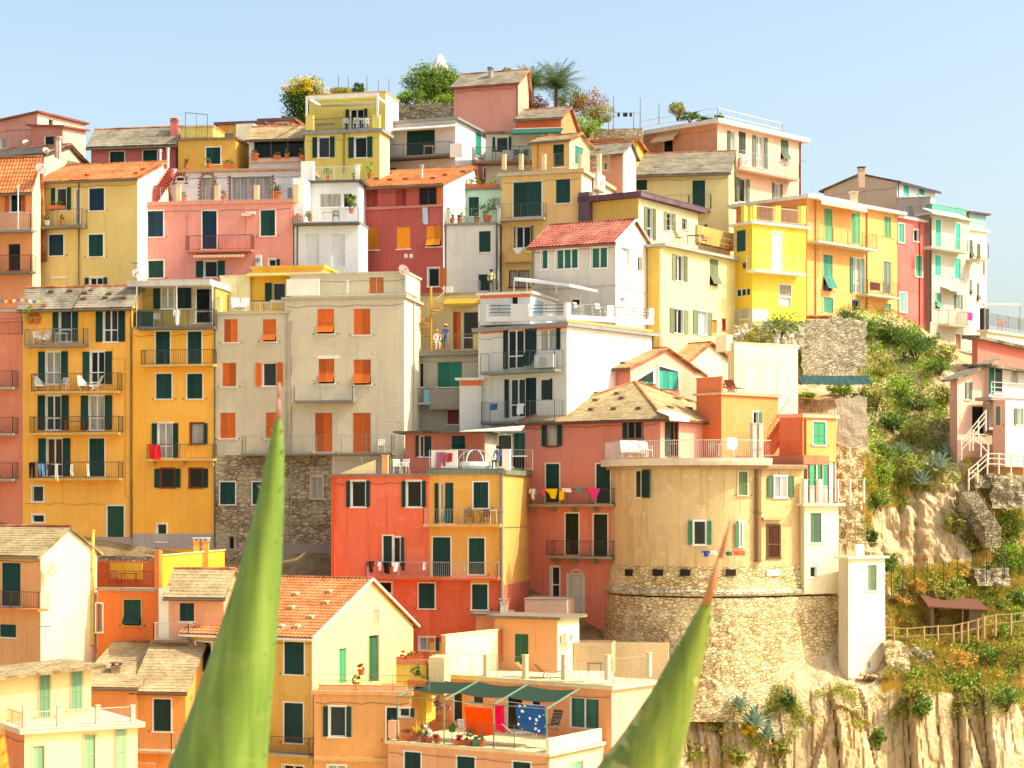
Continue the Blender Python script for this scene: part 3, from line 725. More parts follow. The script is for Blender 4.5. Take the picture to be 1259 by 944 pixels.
def laundry(f, x0, y0, x1, y1, col, label, kind='towel', o=1.02, cat='laundry', group='washing hung out to dry', col2=None, name=None, scale=6):
    """hung piece of washing on plane offset o of a facade"""
    a, b, z0, z1 = f.rect(x0, y0, x1, y1, o); W = b-a; H = z1-z0; mb = MB(); rng = random.Random(int(x0*13+y0)); ph = rng.uniform(0, 6)
    def P(u, v): return f.pt(a+W*(u+.03*math.sin(v*5+ph)), z1-H*v*(1+.05*math.sin(u*5+ph)), o+.04*math.sin(u*7+ph)*v+.02*math.sin(u*13+v*3))
    def pc(u0, u1, v0, v1, u2=None, u3=None):
        u2 = u0 if u2 is None else u2; u3 = u1 if u3 is None else u3
        mb.grid(lambda u, v: P((u0+(u1-u0)*u)*(1-v)+(u2+(u3-u2)*u)*v, v0+(v1-v0)*v), 8, 8)
    if kind == 'trousers': pc(0, 1, 0, .3); pc(0, .46, .3, 1, .08, .4); pc(.54, 1, .3, 1, .6, .92)
    elif kind == 'shirt': pc(.2, .8, 0, 1); pc(0, .2, .0, .45, 0, .14); pc(.8, 1, .0, .45, .86, 1)
    elif kind == 'triangle': pc(0, 1, 0, 1, .45, .75)
    else: pc(0, 1, 0, 1)
    nm = name or {'trousers': 'trousers', 'shirt': 'shirt', 'towel': 'towel', 'triangle': 'folded_cloth'}[kind]
    ob = mb.thing(nm, cloth(col, col2, scale), f.pt(a, z0, o), label, cat, group, smooth=True)
    return ob
def person(P, rot, label, top, legs, skin='c8906c', hair='3a2a20', seated=False, hat=None, arm=0):
    root = empty('person', (0,0,0), label, 'person', 'people on the terraces'); Z = Vector((0,0,0))
    if seated: J = {'pel': (0,0,.50), 'spine': (0,.03,.78), 'chest': (0,0,1.02), 'neck': (0,-.01,1.17), 'head': (0,-.04,1.26), 'crown': (0,-.03,1.38),
        'hl': (-.1,-.02,.5), 'kl': (-.12,-.42,.50), 'fl': (-.12,-.40,.07), 'tl': (-.13,-.55,.03), 'hr': (.1,-.02,.5), 'kr': (.12,-.42,.5), 'fr': (.12,-.38,.07), 'tr': (.13,-.53,.03),
        'sl': (-.19,0,1.07), 'el': (-.25,-.06,.8), 'wl': (-.15,-.28,.66), 'pl': (-.12,-.36,.64), 'sr': (.19,0,1.07), 'er': (.25,-.06,.8), 'wr': (.15,-.28,.66), 'pr': (.12,-.36,.64)}
    else: J = {'pel': (0,0,.95), 'spine': (0,.01,1.15), 'chest': (0,0,1.35), 'neck': (0,-.01,1.5), 'head': (0,-.03,1.58), 'crown': (0,-.02,1.70),
        'hl': (-.09,0,.9), 'kl': (-.1,-.03,.5), 'fl': (-.1,.02,.08), 'tl': (-.12,-.14,.03), 'hr': (.09,0,.9), 'kr': (.11,.02,.5), 'fr': (.12,.05,.08), 'tr': (.14,-.1,.03),
        'sl': (-.19,0,1.4), 'el': (-.25,.03,1.13), 'wl': (-.22,-.14,.95), 'pl': (-.21,-.2,.88), 'sr': (.19,0,1.4), 'er': (.26,0,1.14), 'wr': (.2,-.22,1.05), 'pr': (.18,-.3,1.03)}
    ks = list(J); rad = dict(pel=.13, spine=.11, chest=.13, neck=.05, head=.085, crown=.07, hl=.085, kl=.055, fl=.04, tl=.035, sl=.055, el=.04, wl=.028, pl=.03)
    E = [('pel','spine'),('spine','chest'),('chest','neck'),('neck','head'),('head','crown')]
    for q in 'lr': E += [('pel','h'+q),('h'+q,'k'+q),('k'+q,'f'+q),('f'+q,'t'+q),('chest','s'+q),('s'+q,'e'+q),('e'+q,'w'+q),('w'+q,'p'+q)]
    me = D.meshes.new('body'); me.from_pydata([J[k] for k in ks], [(ks.index(a), ks.index(b)) for a, b in E], []); ob = D.objects.new('body', me); COL.objects.link(ob)
    md = ob.modifiers.new('skin', 'SKIN'); me.skin_vertices.new() if not me.skin_vertices else None
    for i, k in enumerate(ks):
        r = rad.get(k) or rad.get(k[0]+'l') or .05; sv_ = me.skin_vertices[0].data[i]; sv_.radius = (r, r*.8 if k in ('pel','spine','chest') else r); sv_.use_root = (k == 'pel')
    sub = ob.modifiers.new('sub', 'SUBSURF'); sub.levels = 1; sub.render_levels = 1
    dg = bpy.context.evaluated_depsgraph_get(); bm_ = D.meshes.new_from_object(ob.evaluated_get(dg)); D.objects.remove(ob)
    body = D.objects.new('body', bm_); COL.objects.link(body); body.parent = root
    body.data.materials.clear()
    for c in (skin, top, legs): body.data.materials.append(cloth(c))
    zw = J['pel'][2]+.04; zn = J['neck'][2]-.03
    for p in body.data.polygons:
        c = p.center; p.use_smooth = True
        if c.z > zn or ('w' and min((c-Vector(J['wl'])).length, (c-Vector(J['wr'])).length) < .12): p.material_index = 0
        elif c.z > zw and not (seated and c.y < -.2 and c.z < zw+.12 and False): p.material_index = 1
        else: p.material_index = 2 if c.z > .12 else 0
        if seated and c.y < -.15 and c.z > zw: p.material_index = 1
    hd = Vector(J['head'])+Vector((0,.015,.02)); h = MB(); h.lathe(hd, [(.10,-.02),(.105,.05),(.085,.11),(.04,.14)], 12)
    for i, v in enumerate(h.v): h.v[i] = Vector((v.x, v.y+.02, v.z))
    h.build('hair', cloth(hair), root, off=Z, smooth=True)
    fc = MB(); fy = hd.y-.105
    for x in (-.03,.03): fc.box(x-.012, x+.012, fy, fy+.02, hd.z-.01, hd.z+.005)
    fc.build('eye', cloth('20140f'), root, off=Z)
    if hat: q = MB(); q.lathe(hd+Vector((0,.01,.06)), [(.2,0),(.2,.012),(.11,.02),(.10,.1),(.03,.12)], 16); q.build('hat', cloth(hat), root, off=Z)
    return place(root, P, rot)
# ------------------------------------------------------------------ the houses (pixel measures from enlarged crops, each on its own real plane)
S = 4.842
CR = dict(A1=(0,120), A2=(240,80), A3=(420,60), A4=(600,60), A5=(760,110), A6=(999,180), B1=(0,300), B2=(180,180), B3=(240,300), B4=(420,220), B5=(440,360), B6=(620,200), B7=(780,240), B8=(620,360),
          C1=(0,480), C2=(200,460), C3=(400,520), C4=(600,500), C5=(800,400), C6=(840,540), C7=(999,360), C8=(999,540), D1=(0,620), D2=(0,749), D3=(200,640), D4=(300,749), D5=(440,660), D6=(460,749))
def K(cr, *lst):
    ox, oy = CR[cr]; out = []
    for t in lst:
        x0, y0, x1, y1 = [v/S for v in t[1:5]]; out.append((t[0], ox+x0, oy+y0, ox+x1, oy+y1)+tuple(t[5:]))
    return out
def k2(cr, x, y): return CR[cr][0]+x/S, CR[cr][1]+y/S
def dd(**k): return k
RA, AA = (350, 126), 5

# ---- lower left row: salmon, two yellow, beige
sal = House('tall salmon red house at the left edge with three grey balconies and a flagged veranda', -60, 28, None, 383, 650, RA, AA, 'da7a58', ('flat', dict(col='b8b0a4', th=.15, oh=.1)), depth=7)
for y in (476, 533, 589): sal.L.balcony(-30, 15.5, y, y-20, .9, 'a8a294', '5a4a40')
sal.L.wins([('S', -20, 440, -4, 474), ('S', -20, 498, -4, 530), ('S', -20, 553, -4, 586)])
sal.L.edge_rail(-40, 28, 396, 412, o=.0, style='bars', col='7a3a2c', sp=.1)
sal.L.posts([27], 388, 412, wd=.12, col='a8a294')
y1 = House('tall yellow house with four stacked balconies and paired green shutters', 28, 162, None, 372, 672, RA, AA, 'f8b23c', ('gR', 166, 353, dict(kind='slate', oh=.5, th=.14, verge=None)), depth=7)
y1.L.wins(K('B1', ('O',355,395,425,580), ('O',618,392,700,582), ('O',275,640,360,835,dd(rw=.95)), ('O',540,640,622,835), ) +
          K('C1', ('O',275,30,362,235), ('O',532,30,620,235), ('O',280,285,370,510,dd(g='brown')), ('C',532,285,622,512), ('W',192,568,258,662,dd(g='mid')), ('W',192,740,262,785), ('D',638,688,738,935,dd(c='1d4a36'))))
y1.L.balcony(30, 103, 424, 404, .8, '8a877c', '8a8a84')
y1.L.balcony(38, 145, 481, 459, .8, 'd8b060', '5a4a30'); y1.L.balcony(36, 146, 532, 512, .8, 'd8b060', '4a4030'); y1.L.balcony(36, 146, 588, 568, .8, 'd8b060', '4a4030')
y1.L.pipe(161, 372, 660, '7a6238'); y1.L.wire([(138,427),(138,441),(154,441),(154,610),(163,612),(163,656)], col='a88438'); y1.L.wire([(30,619),(55,618),(60,621),(70,618),(95,621),(110,619),(130,620)], .04, col='9a7838')
y1.L.block(116, 660, 162, 672, 0, .035, 'a89684', 'plinth')
veg = []
y1.vents([(64,358),(87,357),(113,357)], size=.36)
y1b = House('', 98, 162, None, 373, 378, (350,125.6), AA, 'f0c06a', ('gR', 172, 353, dict(kind='slate', oh=.5, th=.14)), depth=3.4, of=y1, ext=0)
y1b.vents([(104,367),(130,366),(153,366),(105,360),(135,361)], size=.36)
y2 = House('tall yellow house with a flat white veranda roof and a red towel on one balcony', 163, 265, None, 403, 672, RA, AA, 'fdb22c', ('flat', dict(col='a9a296', th=.12, oh=.05)), depth=7)
y2.L.wins(K('B1', ('C',928,520,1012,716), ('C',1118,520,1200,716), ('C',930,772,1022,920), ('C',1115,772,1205,920)) +
          K('C1', ('O',942,195,1026,402,dd(g='curtain',rw=.75)), ('OR',1135,195,1212,318,dd(g='curtain',sash='8c4a30',rw=.5)), ('O',958,465,1038,578,dd(sash='8c4a30',rw=.8)), ('OR',1128,465,1204,578,dd(sash='8c4a30',rw=.8)), ('W',935,795,990,900,dd(g='mid')), ('W',1150,860,1224,930)))
y2.L.balcony(173, 262, 448, 430, .75, 'dcb45c', '4a4a44'); y2.L.balcony(180, 262, 564, 546, .75, 'e2c07a', '5a5a54', brackets=True)
y2.L.pipe(264, 400, 672, '5a5a4c'); y2.L.block(163, 656, 265, 674, 0, .035, 'ada096', 'plinth')
v2 = House('', 168, 265, None, 353, 402, (350,127.6), AA, 'b9a04a', ('flat', dict(col='d2cdc6', th=.35, oh=1.4, side=.1)), depth=4, of=y2, ext=0)
v2.L.wins(K('B1', ('OL',960,258,1040,385,dd(sash='e6e4e0')), ('S',1055,258,1140,385,dd(c=DKGREEN)), ('G',1152,262,1250,470,dd(sash='e6e4e0'))) + K('B3', ('G',0,262,100,470,dd(sash='e6e4e0'))), sur=None)
y2.L.balcony(168, 263, 402, 381, .7, '6c6c66', '4a4a48')
v2.L.posts([168, 217, 261], 350, 402, wd=.07, o0=1.3, o1=1.37, col='e8e6e0')
v2.L.block(166, 392-9, 186, 402, .9, 1.3, paint(GREEN), 'cabinet')
bg1 = House('broad beige house with orange shutters on a rubble stone basement', 265, 355, None, 385, 558, RA, AA, 'cdbd9e', ('flat', dict(col='c6b89c', th=.14, oh=.12)), depth=8, shc=ORSH)
OS = dict(sur=None)
bg1.L.wins(K('B3', ('C',172,447,252,585), ('F',403,447,482,580), ('C',162,707,243,848), ('O',402,707,482,845,dd(rw=.9,g='mid'))) + K('C2', ('C',342,230,433,382), ('C',614,228,690,382)), sur=None)
bg2 = House('', 350, 497, 517, 366, 558, RA, AA, 'd3c4a6', ('flat', dict(col='b9b3a4', th=.13, oh=.18)), of=bg1, shc=ORSH, wallR='e6dcc0')
bg2.L.wins(K('B3', ('F',727,385,826,533), ('C',944,385,1042,540), ('F',735,682,828,830), ('F',942,687,1045,838)) + K('C2', ('C',908,230,1010,465), ('C',1132,230,1238,468)), sur=None)
bg2.L.balcony(361, 434, 492, 473, .8, '8c8a80', 'c8c6be', brackets=False); bg2.L.balcony(297, 482, 557, 535, .8, '8a8c80', '8f8a78', 'thin')
bg2.L.pipe(358, 395, 690, 'a59a84', .045); bg2.R.pipe(509, 366, 540, 'b8b2a4', .06)
bg2.L.block(390, 437, 418, 441, .0, .012, 'ece4d2', 'plaster_patch')
b2s = House('', 265, 407, None, 559, 716, (350,125.95), AA, '85786a', ('none',), depth=8, of=bg1, mat=stonemat('grey', 2.4), wname='stone_wall')
b2s.L.wins(K('C2', ('C',342,642,432,775), ('C',535,642,600,775), ('W',885,605,952,740,dd(sash='cdbd98',g='curtain'))) + K('D3', ('W',392,92,425,170,dd(sash='b0a488'))))
b2s.L.block(330, 668, 407, 716, 0, .05, '8f8272', 'plinth')
# roof terrace structures of the beige house
bt = House('', 357, 500, None, 336, 364, (350,128.6), AA, 'd8caa6', ('flat', dict(col='cfc6b0', th=.1, oh=.1)), depth=4, of=bg1, shc=ORSH, ext=0)
bt.L.wins(K('B3', ('D',1035,197,1122,296,dd(c=ORSH))), sur=None); bg2.L.edge_rail(395, 497, 341, 362, style='thin', col='a8a294')
bg2.L.posts([427], 345, 362, wd=.1, o0=-.2, o1=-.1, col='f2eee4'); bg2.L.block(352, 343, 392, 363, -.3, -.15, 'efe8d8', 'parapet')
bt.R.block(500, 341, 514, 362, 0, .1, 'efe8d8', 'parapet')
byl = House('', 310, 397, None, 329, 385, (350,131), AA, 'ecbc14', ('flat', dict(col='ddb53a', th=.15, oh=.12)), depth=4, of=bg1, ext=0)
byl.L.wins(K('B3', ('OL',462,230,535,340,dd(rw=1.1))), sur=None); byl.L.awning(300, 395, 335, 338, 1.0, 'd8a050', val=.05)
bcr = House('', 271, 307, None, 340, 385, (350,130.6), AA, 'f0e4a8', ('flat', dict(col='e8dca8', th=.08, oh=.05)), depth=3, of=bg1, ext=0)
bg1.L.posts([268], 366, 384, wd=.35, o0=-.3, o1=0, col='efdf98'); bg1.L.edge_rail(290, 350, 372, 384, o=-.1, style='bars', col='d8d4c8')

# ---- second row: left peach, yellow, wide pink, white, red
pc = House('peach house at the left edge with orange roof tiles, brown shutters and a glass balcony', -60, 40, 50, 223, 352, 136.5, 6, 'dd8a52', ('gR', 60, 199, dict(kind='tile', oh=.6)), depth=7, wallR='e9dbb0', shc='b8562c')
pc.L.wins(K('A1', ('O',58,568,125,680,dd(rw=.7))) + K('B1', ('G',52,0,120,155,dd(sash='6a3a30'))), sur=None)
pc.L.wins([('C', -30, 240, -12, 262)]); pc.L.balcony(-40, 38, 283, 262, .8, '8c8a84', 'c4c4c4', 'bars'); pc.L.balcony(-40, 38, 334, 314, .8, '7a6a5c', '6a4438')
pc.L.posts([22], 228, 283, wd=.07, o0=.7, o1=.77, col='e8e8e4'); pc.L.dish(50, 208, .42, '7a4448', .3)
yl = House('mustard yellow house with an orange tiled roof, a plant filled balcony and dark shuttered windows', 48, 169, 207, 219, 352, 137, 8, 'e2c070', ('gR', 207, 203, dict(kind='tile', oh=.45)), wallR='efe9df', depth=7)
yl.L.wins(K('A1', ('O',335,538,395,670,dd(rw=.8)), ('W',452,545,474,750,dd(g='mid')), ('C',532,540,620,672,dd(c=NAVY)), ('C',292,815,378,940,dd(c=NAVY)), ('C',528,815,614,945)) + K('B1', ('O',535,200,612,250,dd(rw=.6))))
yl.L.balcony(40, 101, 278, 257, .85, '807868', '6a6458', 'thin'); yl.L.pipe(97, 222, 352, '6a5a3c'); yl.L.block(62, 340, 82, 342, 0, .08, 'e8e2d0', 'sill')
yl.vents([(108,216),(168,214),(177,209)], col='c4602c', size=.36)
pk = House('wide pink house with three rows of shutters and a wrought iron balcony in its middle', 170, 360, 366, 249, 352, 137.2, 3, 'e59282', ('flat', dict(col='e0987c', th=.22, oh=.1)), depth=4)
pk.L.wins(K('A1', ('C',880,675,972,828,dd(c=NAVY)), ('C',1204,675,1290,902,dd(c=NAVY))) + K('B2', ('C',680,380,766,532), ('C',12,680,102,782), ('O',345,682,420,778,dd(rw=1.15)), ('OR',728,672,770,712,dd(rw=1))))
pk.L.balcony(228, 309, 307, 289, .7, 'd8866c', '6a3a34', 'bars'); pk.L.awning(238, 301, 311, 314, .8, 'e8d4b0', 'd8906c', val=.12)
pk.L.wire([(230,262),(230,290)], .05); pk.L.wire([(302,262),(302,290)], .05); pk.L.acunit(314, 313, 321, 327)
for x, y in ((305,261),(300,263)): pk.L.block(x-3, y-1, x+8, y+2, .05, .3, 'e8d8cc', 'antenna')
wa = House('white house on a pink terrace with brick edged arched doors and a wide curtained window', 205, 374, None, 209, 249, 141.5, 3, 'dfe0e2', ('flat', dict(col='c9a088', th=.12, oh=.35)), depth=5)
wa.L.wins(K('B2', ('W',328,185,400,318,dd(g='curtain',sash='b8c0c4')), ('W',510,180,740,318,dd(g='curtain',sash='b8c0c4')), ('C',838,245,868,318,dd(c='a8a8a4'))), sur=None, sill=False)
def brick_arch(f, cx, cy, rx, ybase, half=True, par=None, col='8c4a48', o=.02, n=11, smooth=False):
    """individual bricks set round an opening, toothed outwards"""
    mb = MB(); rr = rx
    k, z = f.at(cx, cy); r = abs(f.at(cx+rx, cy)[0]-k); zb = f.at(cx, ybase)[1]
    for i in range(n):
        t = math.pi*i/(n-1); a = Vector((math.cos(t), math.sin(t))); l = .16 if smooth else (.30 if i % 2 else .2)
        p0 = a*(r+.02); p1 = a*(r+l); sd = Vector((-a.y, a.x))*(.09 if smooth else .045)
        q = [p0-sd, p1-sd, p1+sd, p0+sd]; mb.hexa([f.pt(k+v.x, z+v.y, o-.03) for v in q], [f.pt(k+v.x, z+v.y, o+.02) for v in q])
    zz = z-.06; i = 0
    while zz > zb+.05:
        l = .16 if smooth else (.28 if i % 2 else .16)
        for sgn in (-1, 1): f.fb(mb, *sorted((k+sgn*(r+.02), k+sgn*(r+l))), zz-.09, zz, o-.03, o+.02)
        zz -= .13; i += 1
    mb.build('brick_edging', paint(col, .9, 'brick'), par or f.root)
brick_arch(wa.L, 221.5, 221.5, 5.2, 226); brick_arch(wa.L, 255.3, 222.5, 7.2, 246); brick_arch(wa.L, 309, 217, 24.5, 246, n=2)
wa.L.wins(K('B2', ('W',178,182,228,208,dd(g='mid'))), sur='e8e4dc', sill=True, cut=False, o=.01)
tm = MB(); f = pk.L   # terrace guard of the pink house
pk.L.posts([219, 266.5, 315, 364], 228, 248, wd=.34, o0=-.25, o1=0, col='efc09a'); pk.L.edge_rail(170, 364, 229, 247, o=-.12, style='thin', col='b8a8a0')
st = MB(); A_ = pk.L.world(181, 248, -.8); B_ = pk.L.world(209, 206, -.8)
for i in range(13):
    p = A_.lerp(B_, i/13); q = A_.lerp(B_, (i+1)/13); st.box(p.x, q.x+.1, p.y, p.y+1.0, p.z-.5, q.z)
st.build('stairs', paint('9c4438', .9), wa.root); s2 = MB(); s2.hexa([A_+Vector((-.8,1.02,-.2)), A_+Vector((.35,1.02,-.2)), A_+Vector((.35,1.3,-.2)), A_+Vector((-.8,1.3,-.2))], [B_+Vector((-.5,1.02,.1)), B_+Vector((.3,1.02,.1)), B_+Vector((.3,1.3,.1)), B_+Vector((-.5,1.3,.1))]); s2.build('stair_wall', stucco('f2ece2'), wa.root)
# white narrow house
wn_ = House('narrow white house with a blue door panelled wall below a balcony of white rails', 362, 441, None, 274, 345, 136.6, 3, 'dfe2e6', ('flat', dict(col='9c9a96', th=.1, oh=.05)), depth=3)
wn_.L.balcony(360, 441, 274, 256, .5, '5c5a58', 'dcdcd8', 'bars'); wn_.L.pipe(365.5, 278, 330, '5a5a5a')
for x0, x1 in ((376,392),(408,424)): wn_.L.win('D', x0, 288, x1, 328, 'd9dde2', sur=None, sill=False)
wn2 = House('', 372, 441, None, 224, 274, 139, 3, 'd9dadc', ('flat', dict(col='5a5652', th=.12, oh=.3)), depth=5, of=wn_, ext=0)
wn2.L.wins(K('A2', ('G',742,762,868,845,dd(sash='ecebe8')), ('G',880,762,935,845,dd(sash='ecebe8'))), sur=None)
wn2.L.block(360, 219, 373, 274, 0, 2.2, 'ece9e4', 'side_wall'); wn2.L.posts([439], 203, 223, wd=.3, col='f0ece6'); wn2.L.edge_rail(384, 438, 205, 223, style='bars', col='dcdcd8', o=.2); wn2.L.block(370, 198, 385, 223, -.4, .1, 'ece9e4', 'parapet')
# red house
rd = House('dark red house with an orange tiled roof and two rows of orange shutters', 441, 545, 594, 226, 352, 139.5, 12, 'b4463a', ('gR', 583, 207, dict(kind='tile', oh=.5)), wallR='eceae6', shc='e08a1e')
rd.L.wins(K('B4', ('C',148,58,215,168,dd(c='a04034')), ('C',318,58,386,165,dd(c='a04034')), ('OR',462,50,565,158,dd(sash='5a3a28',lc='e0742c',rw=.55)), ('C',140,290,218,422), ('C',330,286,408,416), ('F',508,278,590,402)), sur=None)
rd.L.block(441, 253, 545, 256, 0, .12, 'c47a68', 'cornice'); rd.L.wins(K('B4', ('OR',515,530,580,640,dd(lc='e07a2c',rw=1))))
for cx in (499, 503.5+2): rd.L.block(cx-2, 312, cx+2, 317, 0, .03, 'e8e0d8', 'vent')
rd.vents([(464,221),(480,222),(499,221),(533,220),(480,214),(548,216),(570,212)], col='9c5a3c', size=.36); rd.flue(518.5, 203, 215, 142.5)
nw = House('narrow pale grey house with green shutters and a planted terrace beside the red house', 549, 612, None, 276, 362, 139, 5, 'd9d4c8', ('flat', dict(col='8f8c86', th=.12, oh=.1)), depth=4)
nw.L.wins(K('B4', ('C',818,310,887,435), ('C',815,567,887,665)), sur=None); nw.L.pipe(611, 275, 355, '4a4c50', .07); nw.L.edge_rail(549, 611, 256, 274, style='thin', col='8a8c8c')
nw.L.posts([551, 613], 256, 275, wd=.2, col='c0bdb6')
mt = House('mint green house behind the planted terrace with dark green windows', 563, 617, None, 233, 278, 144, 5, 'b5dcc8', ('flat', dict(col='8a8c88', th=.12, oh=.12)), depth=5)
mt.L.wins(K('B4', ('C',757,107,817,222), ('W',892,110,946,160)), sur=None)
# ---- top left
hp = House('pink gabled house highest at the left edge against the sky', -40, 46, 104, 139, 215, 157, 20, 'e09684', ('shed', 158, 153, dict(col='8c4a44', th=.1, oh=.3)), wallR='eec9ae')
hp.L.wins(K('A1', ('G',0,240,35,300), ('G',258,225,322,285)), sur=None); hp.R.wins([('W', 60, 147, 65, 154)], sur=None, sash='a8a098')
hp2 = House('', 38, 77, 105, 156, 215, 154, 20, 'd98573', ('shed', 155, 161, dict(col='9a5850', th=.1, oh=.3)), of=hp, wallR='eeb8a0')
hp2.L.wins(K('A1', ('G',262,225,322,285)), sur=None); hp.L.dish(32, 177, .35, 'c8a898', .3)
hc_ = House('low cream house with brown eaves below the pink gabled one', -40, 54, 108, 191, 225, 150, 22, 'cf9a4c', ('gR', 85, 181, dict(kind='grey', oh=.5, th=.25, verge='tile', gutter='7a4c3c')), wallR='eadcb8')
hc_.flue(69, 168, 184, 149, .14, 'b09078'); hc_.flue(73, 168, 186, 149.3, .14, 'd8cfc4'); hc_.R.dish(56, 186, .28, 'c8a898', .3)
cr_ = House('crimson pink house with a grey slate roof and a pink chimney', 112, 217, None, 173, 215, 150, 5, 'c46460', ('gR', 222, 158, dict(kind='slate', oh=.6, th=.2)), depth=8)
cr_.L.wins(K('A1', ('C',655,322,740,402), ('C',852,312,935,395))); cr_.chimney(214.5, 146, 165, 150.5, .55, 'c4605c', 'e0d0c8'); cr_.L.pipe(217, 176, 205, '7a4a44')
cr_.flue(197, 184, 200, 143, .1, 'e0dcd4'); cr_.flue(206.5, 182, 200, 143, .1, 'e0dcd4')
ym = House('mustard house with a railed roof terrace and one dark green door', 219, 290, None, 171, 212, 147, 4, 'd3a53c', ('flat', dict(col='8a7450', th=.12, oh=.15)), depth=5)
ym.L.wins(K('A2', ('C',65,490,150,590,dd(c=GREEN)))); ym.L.wins(K('A1', ('C',1225,300,1258,370)), cut=False) if False else None
ym.L.edge_rail(219, 266, 154, 170, style='thin', col='6a6a64'); ym.L.wins([], )
ymb = House('', 222, 262, None, 156, 170, 149, 4, 'ead068', ('flat', dict(col='e8a860', th=.06, oh=.05)), depth=3, of=ym, ext=0)
pg = MB(); q = [ym.L.world(228,171,-.1), ym.L.world(255,171,-.1)]; zt_ = ym.L.at(228, 138)[1]
for p in q: pg.bar(p, Vector((p.x,p.y,zt_-.2 if p is q[1] else zt_)), .03)
pg.bar(Vector((q[0].x,q[0].y,zt_)), Vector((q[1].x,q[1].y,zt_-.2)), .03); pm_ = (q[0]+q[1])/2; pg.bar(pm_, Vector((pm_.x,pm_.y,zt_-.1)), .02); pg.build('pergola', paint('6a6a66', .5), ym.root)
oc = House('ochre house with a purple roof edge beside a white stair wall', 268, 323, None, 152, 205, 151.5, 6, 'd2a23c', ('flat', dict(col='5c3c50', th=.18, oh=.25)), depth=6)
oc.L.wins(K('A2', ('G',150,398,228,432)), sur=None); oc.L.block(290, 152, 312, 206, 0, 1.2, 'ece4cc', 'side_wall')
slm = House('small salmon house under a brown roof edge behind the glass veranda', 320, 361, None, 148, 175, 153.5, 4, 'dc8a68', ('flat', dict(col='8c5c48', th=.16, oh=.2)), depth=5)
slm.L.wins(K('A2', ('W',482,345,552,362)))
gv = House('grey veranda house with one long dark window under a shallow slate roof', 306, 376, None, 168, 210, 146.5, 4, 'c9ced0', ('gR', 382, 156, dict(kind='slatewarm', oh=.4, gutter='55504c')), depth=6)
gv.L.wins(K('A2', ('G',350,450,648,545)), sur=None, sash='5a5652', g='dark')
gv.L.block(306, 194, 374, 199, 0, .3, 'c8a890', 'ledge')
# yellow tower house
yt_ = House('tall pale yellow house with a white pergola on its upper terrace and green shutters', 375, 467, 479, 162, 232, 144, 8, 'd9c55a', ('flat', dict(col='8c9094', th=.2, oh=.25)), wallR='f2e6a0')
yt_.L.wins(K('A2', ('O',732,428,798,550,dd(g='mid',rw=.85)), ('O',950,428,1020,550,dd(rw=.9)))); yt_.L.pipe(423, 164, 212, '8a7a3c')
yt2 = House('', 380, 474, 490, 114, 162, 147.5, 8, 'd8c458', ('flat', dict(col='d8a058', th=.1, oh=.05)), wallR='f4ecd8', of=yt_, ext=0)
yt2.L.wins(K('A2', ('O',922,262,1002,380,dd(rw=.5))), sur=None)
yt_.L.posts([380, 462], 142, 160, wd=.55, o0=-.4, o1=0, col='e0cc66'); yt_.L.edge_rail(384, 458, 145, 159, style='bars', col='5a5c5c')
pg = MB(); L_ = yt_.L
for y0, y1_, o in ((116,123,0),): L_.fb(pg, *[L_.at(376,120,0)[0], L_.at(465,120,0)[0]], L_.at(400,121)[1], L_.at(400,117)[1], -.1, .05)
for x in (377, 464):
    k = L_.at(x, 130)[0]; L_.fb(pg, k-.07, k+.07, L_.at(x,145)[1] if x > 400 else L_.at(x,143)[1], L_.at(x,118)[1], -.1, .04); L_.fb(pg, k-.06, k+.06, L_.at(x,121)[1], L_.at(x,118)[1], -3.2, -.1)
pg.build('pergola', paint('ece9e4', .5), yt_.root); L_.awning(384, 460, 121, 128, -.6, 'dcdcd8') if False else None
aw = MB(); aw.poly([L_.pt(.6, L_.at(400,127)[1], -.4), L_.pt(5.0, L_.at(400,127)[1], -.4), L_.pt(5.0, L_.at(400,122)[1], -2.8), L_.pt(.6, L_.at(400,122)[1], -2.8)]); aw.build('awning', cloth('e4e2de'), yt_.root)
# grey white house with green garage shutter
gw = House('grey white flat roofed house with a wide green shutter behind its balcony', 477, 560, 600, 147, 212, 148, 14, 'c9c4c2', ('flat', dict(col='8c8e90', th=.14, oh=.3)), wallR='dfe0e2')
gw.L.wins(K('A3', ('S',388,485,555,632,dd(sur=None)))); gw.L.balcony(467, 553, 192, 176, 1.0, '5c5856', '4a4c4c', 'bars', solid=None); gw.L.awning(478, 558, 155, 157, .8, 'e4e0d8', val=.06)
gw.L.wins(K('A3', ('G',265,705,325,722), ('G',480,702,560,716)), sur=None, sill=False); gw.R.wins(K('A3', ('C',795,500,830,640,dd(c=TEAL))))
gw.R.balcony(562, 572, 197, 178, 1.0, '6a6866', solid='eae8e6') if False else gw.L.block(553, 176, 568, 193, .9, 1.0, 'eae8e6', 'parapet')
# salmon tower
tw = House('windowless salmon pink tower with a slate roof and a striped chimney', 558, 637, 650, 101, 160, 154, 14, 'e0947f', ('gR', 652, 90, dict(kind='slate', oh=.35, gutter='8a3c34', verge='tile')), wallR='e2a08c')
tw.flue(603.5, 83, 94, 156, .2, 'a8a8a6'); tw.L.pipe(636, 102, 157, '8a4a44', .06)
ol = House('low orange house with a tiled roof edge beside the salmon tower', 636, 690, 709, 144, 165, 151, 10, 'd8622c', ('gR', 700, 134, dict(kind='slate', oh=.4, verge='tile')), wallR='e08850')
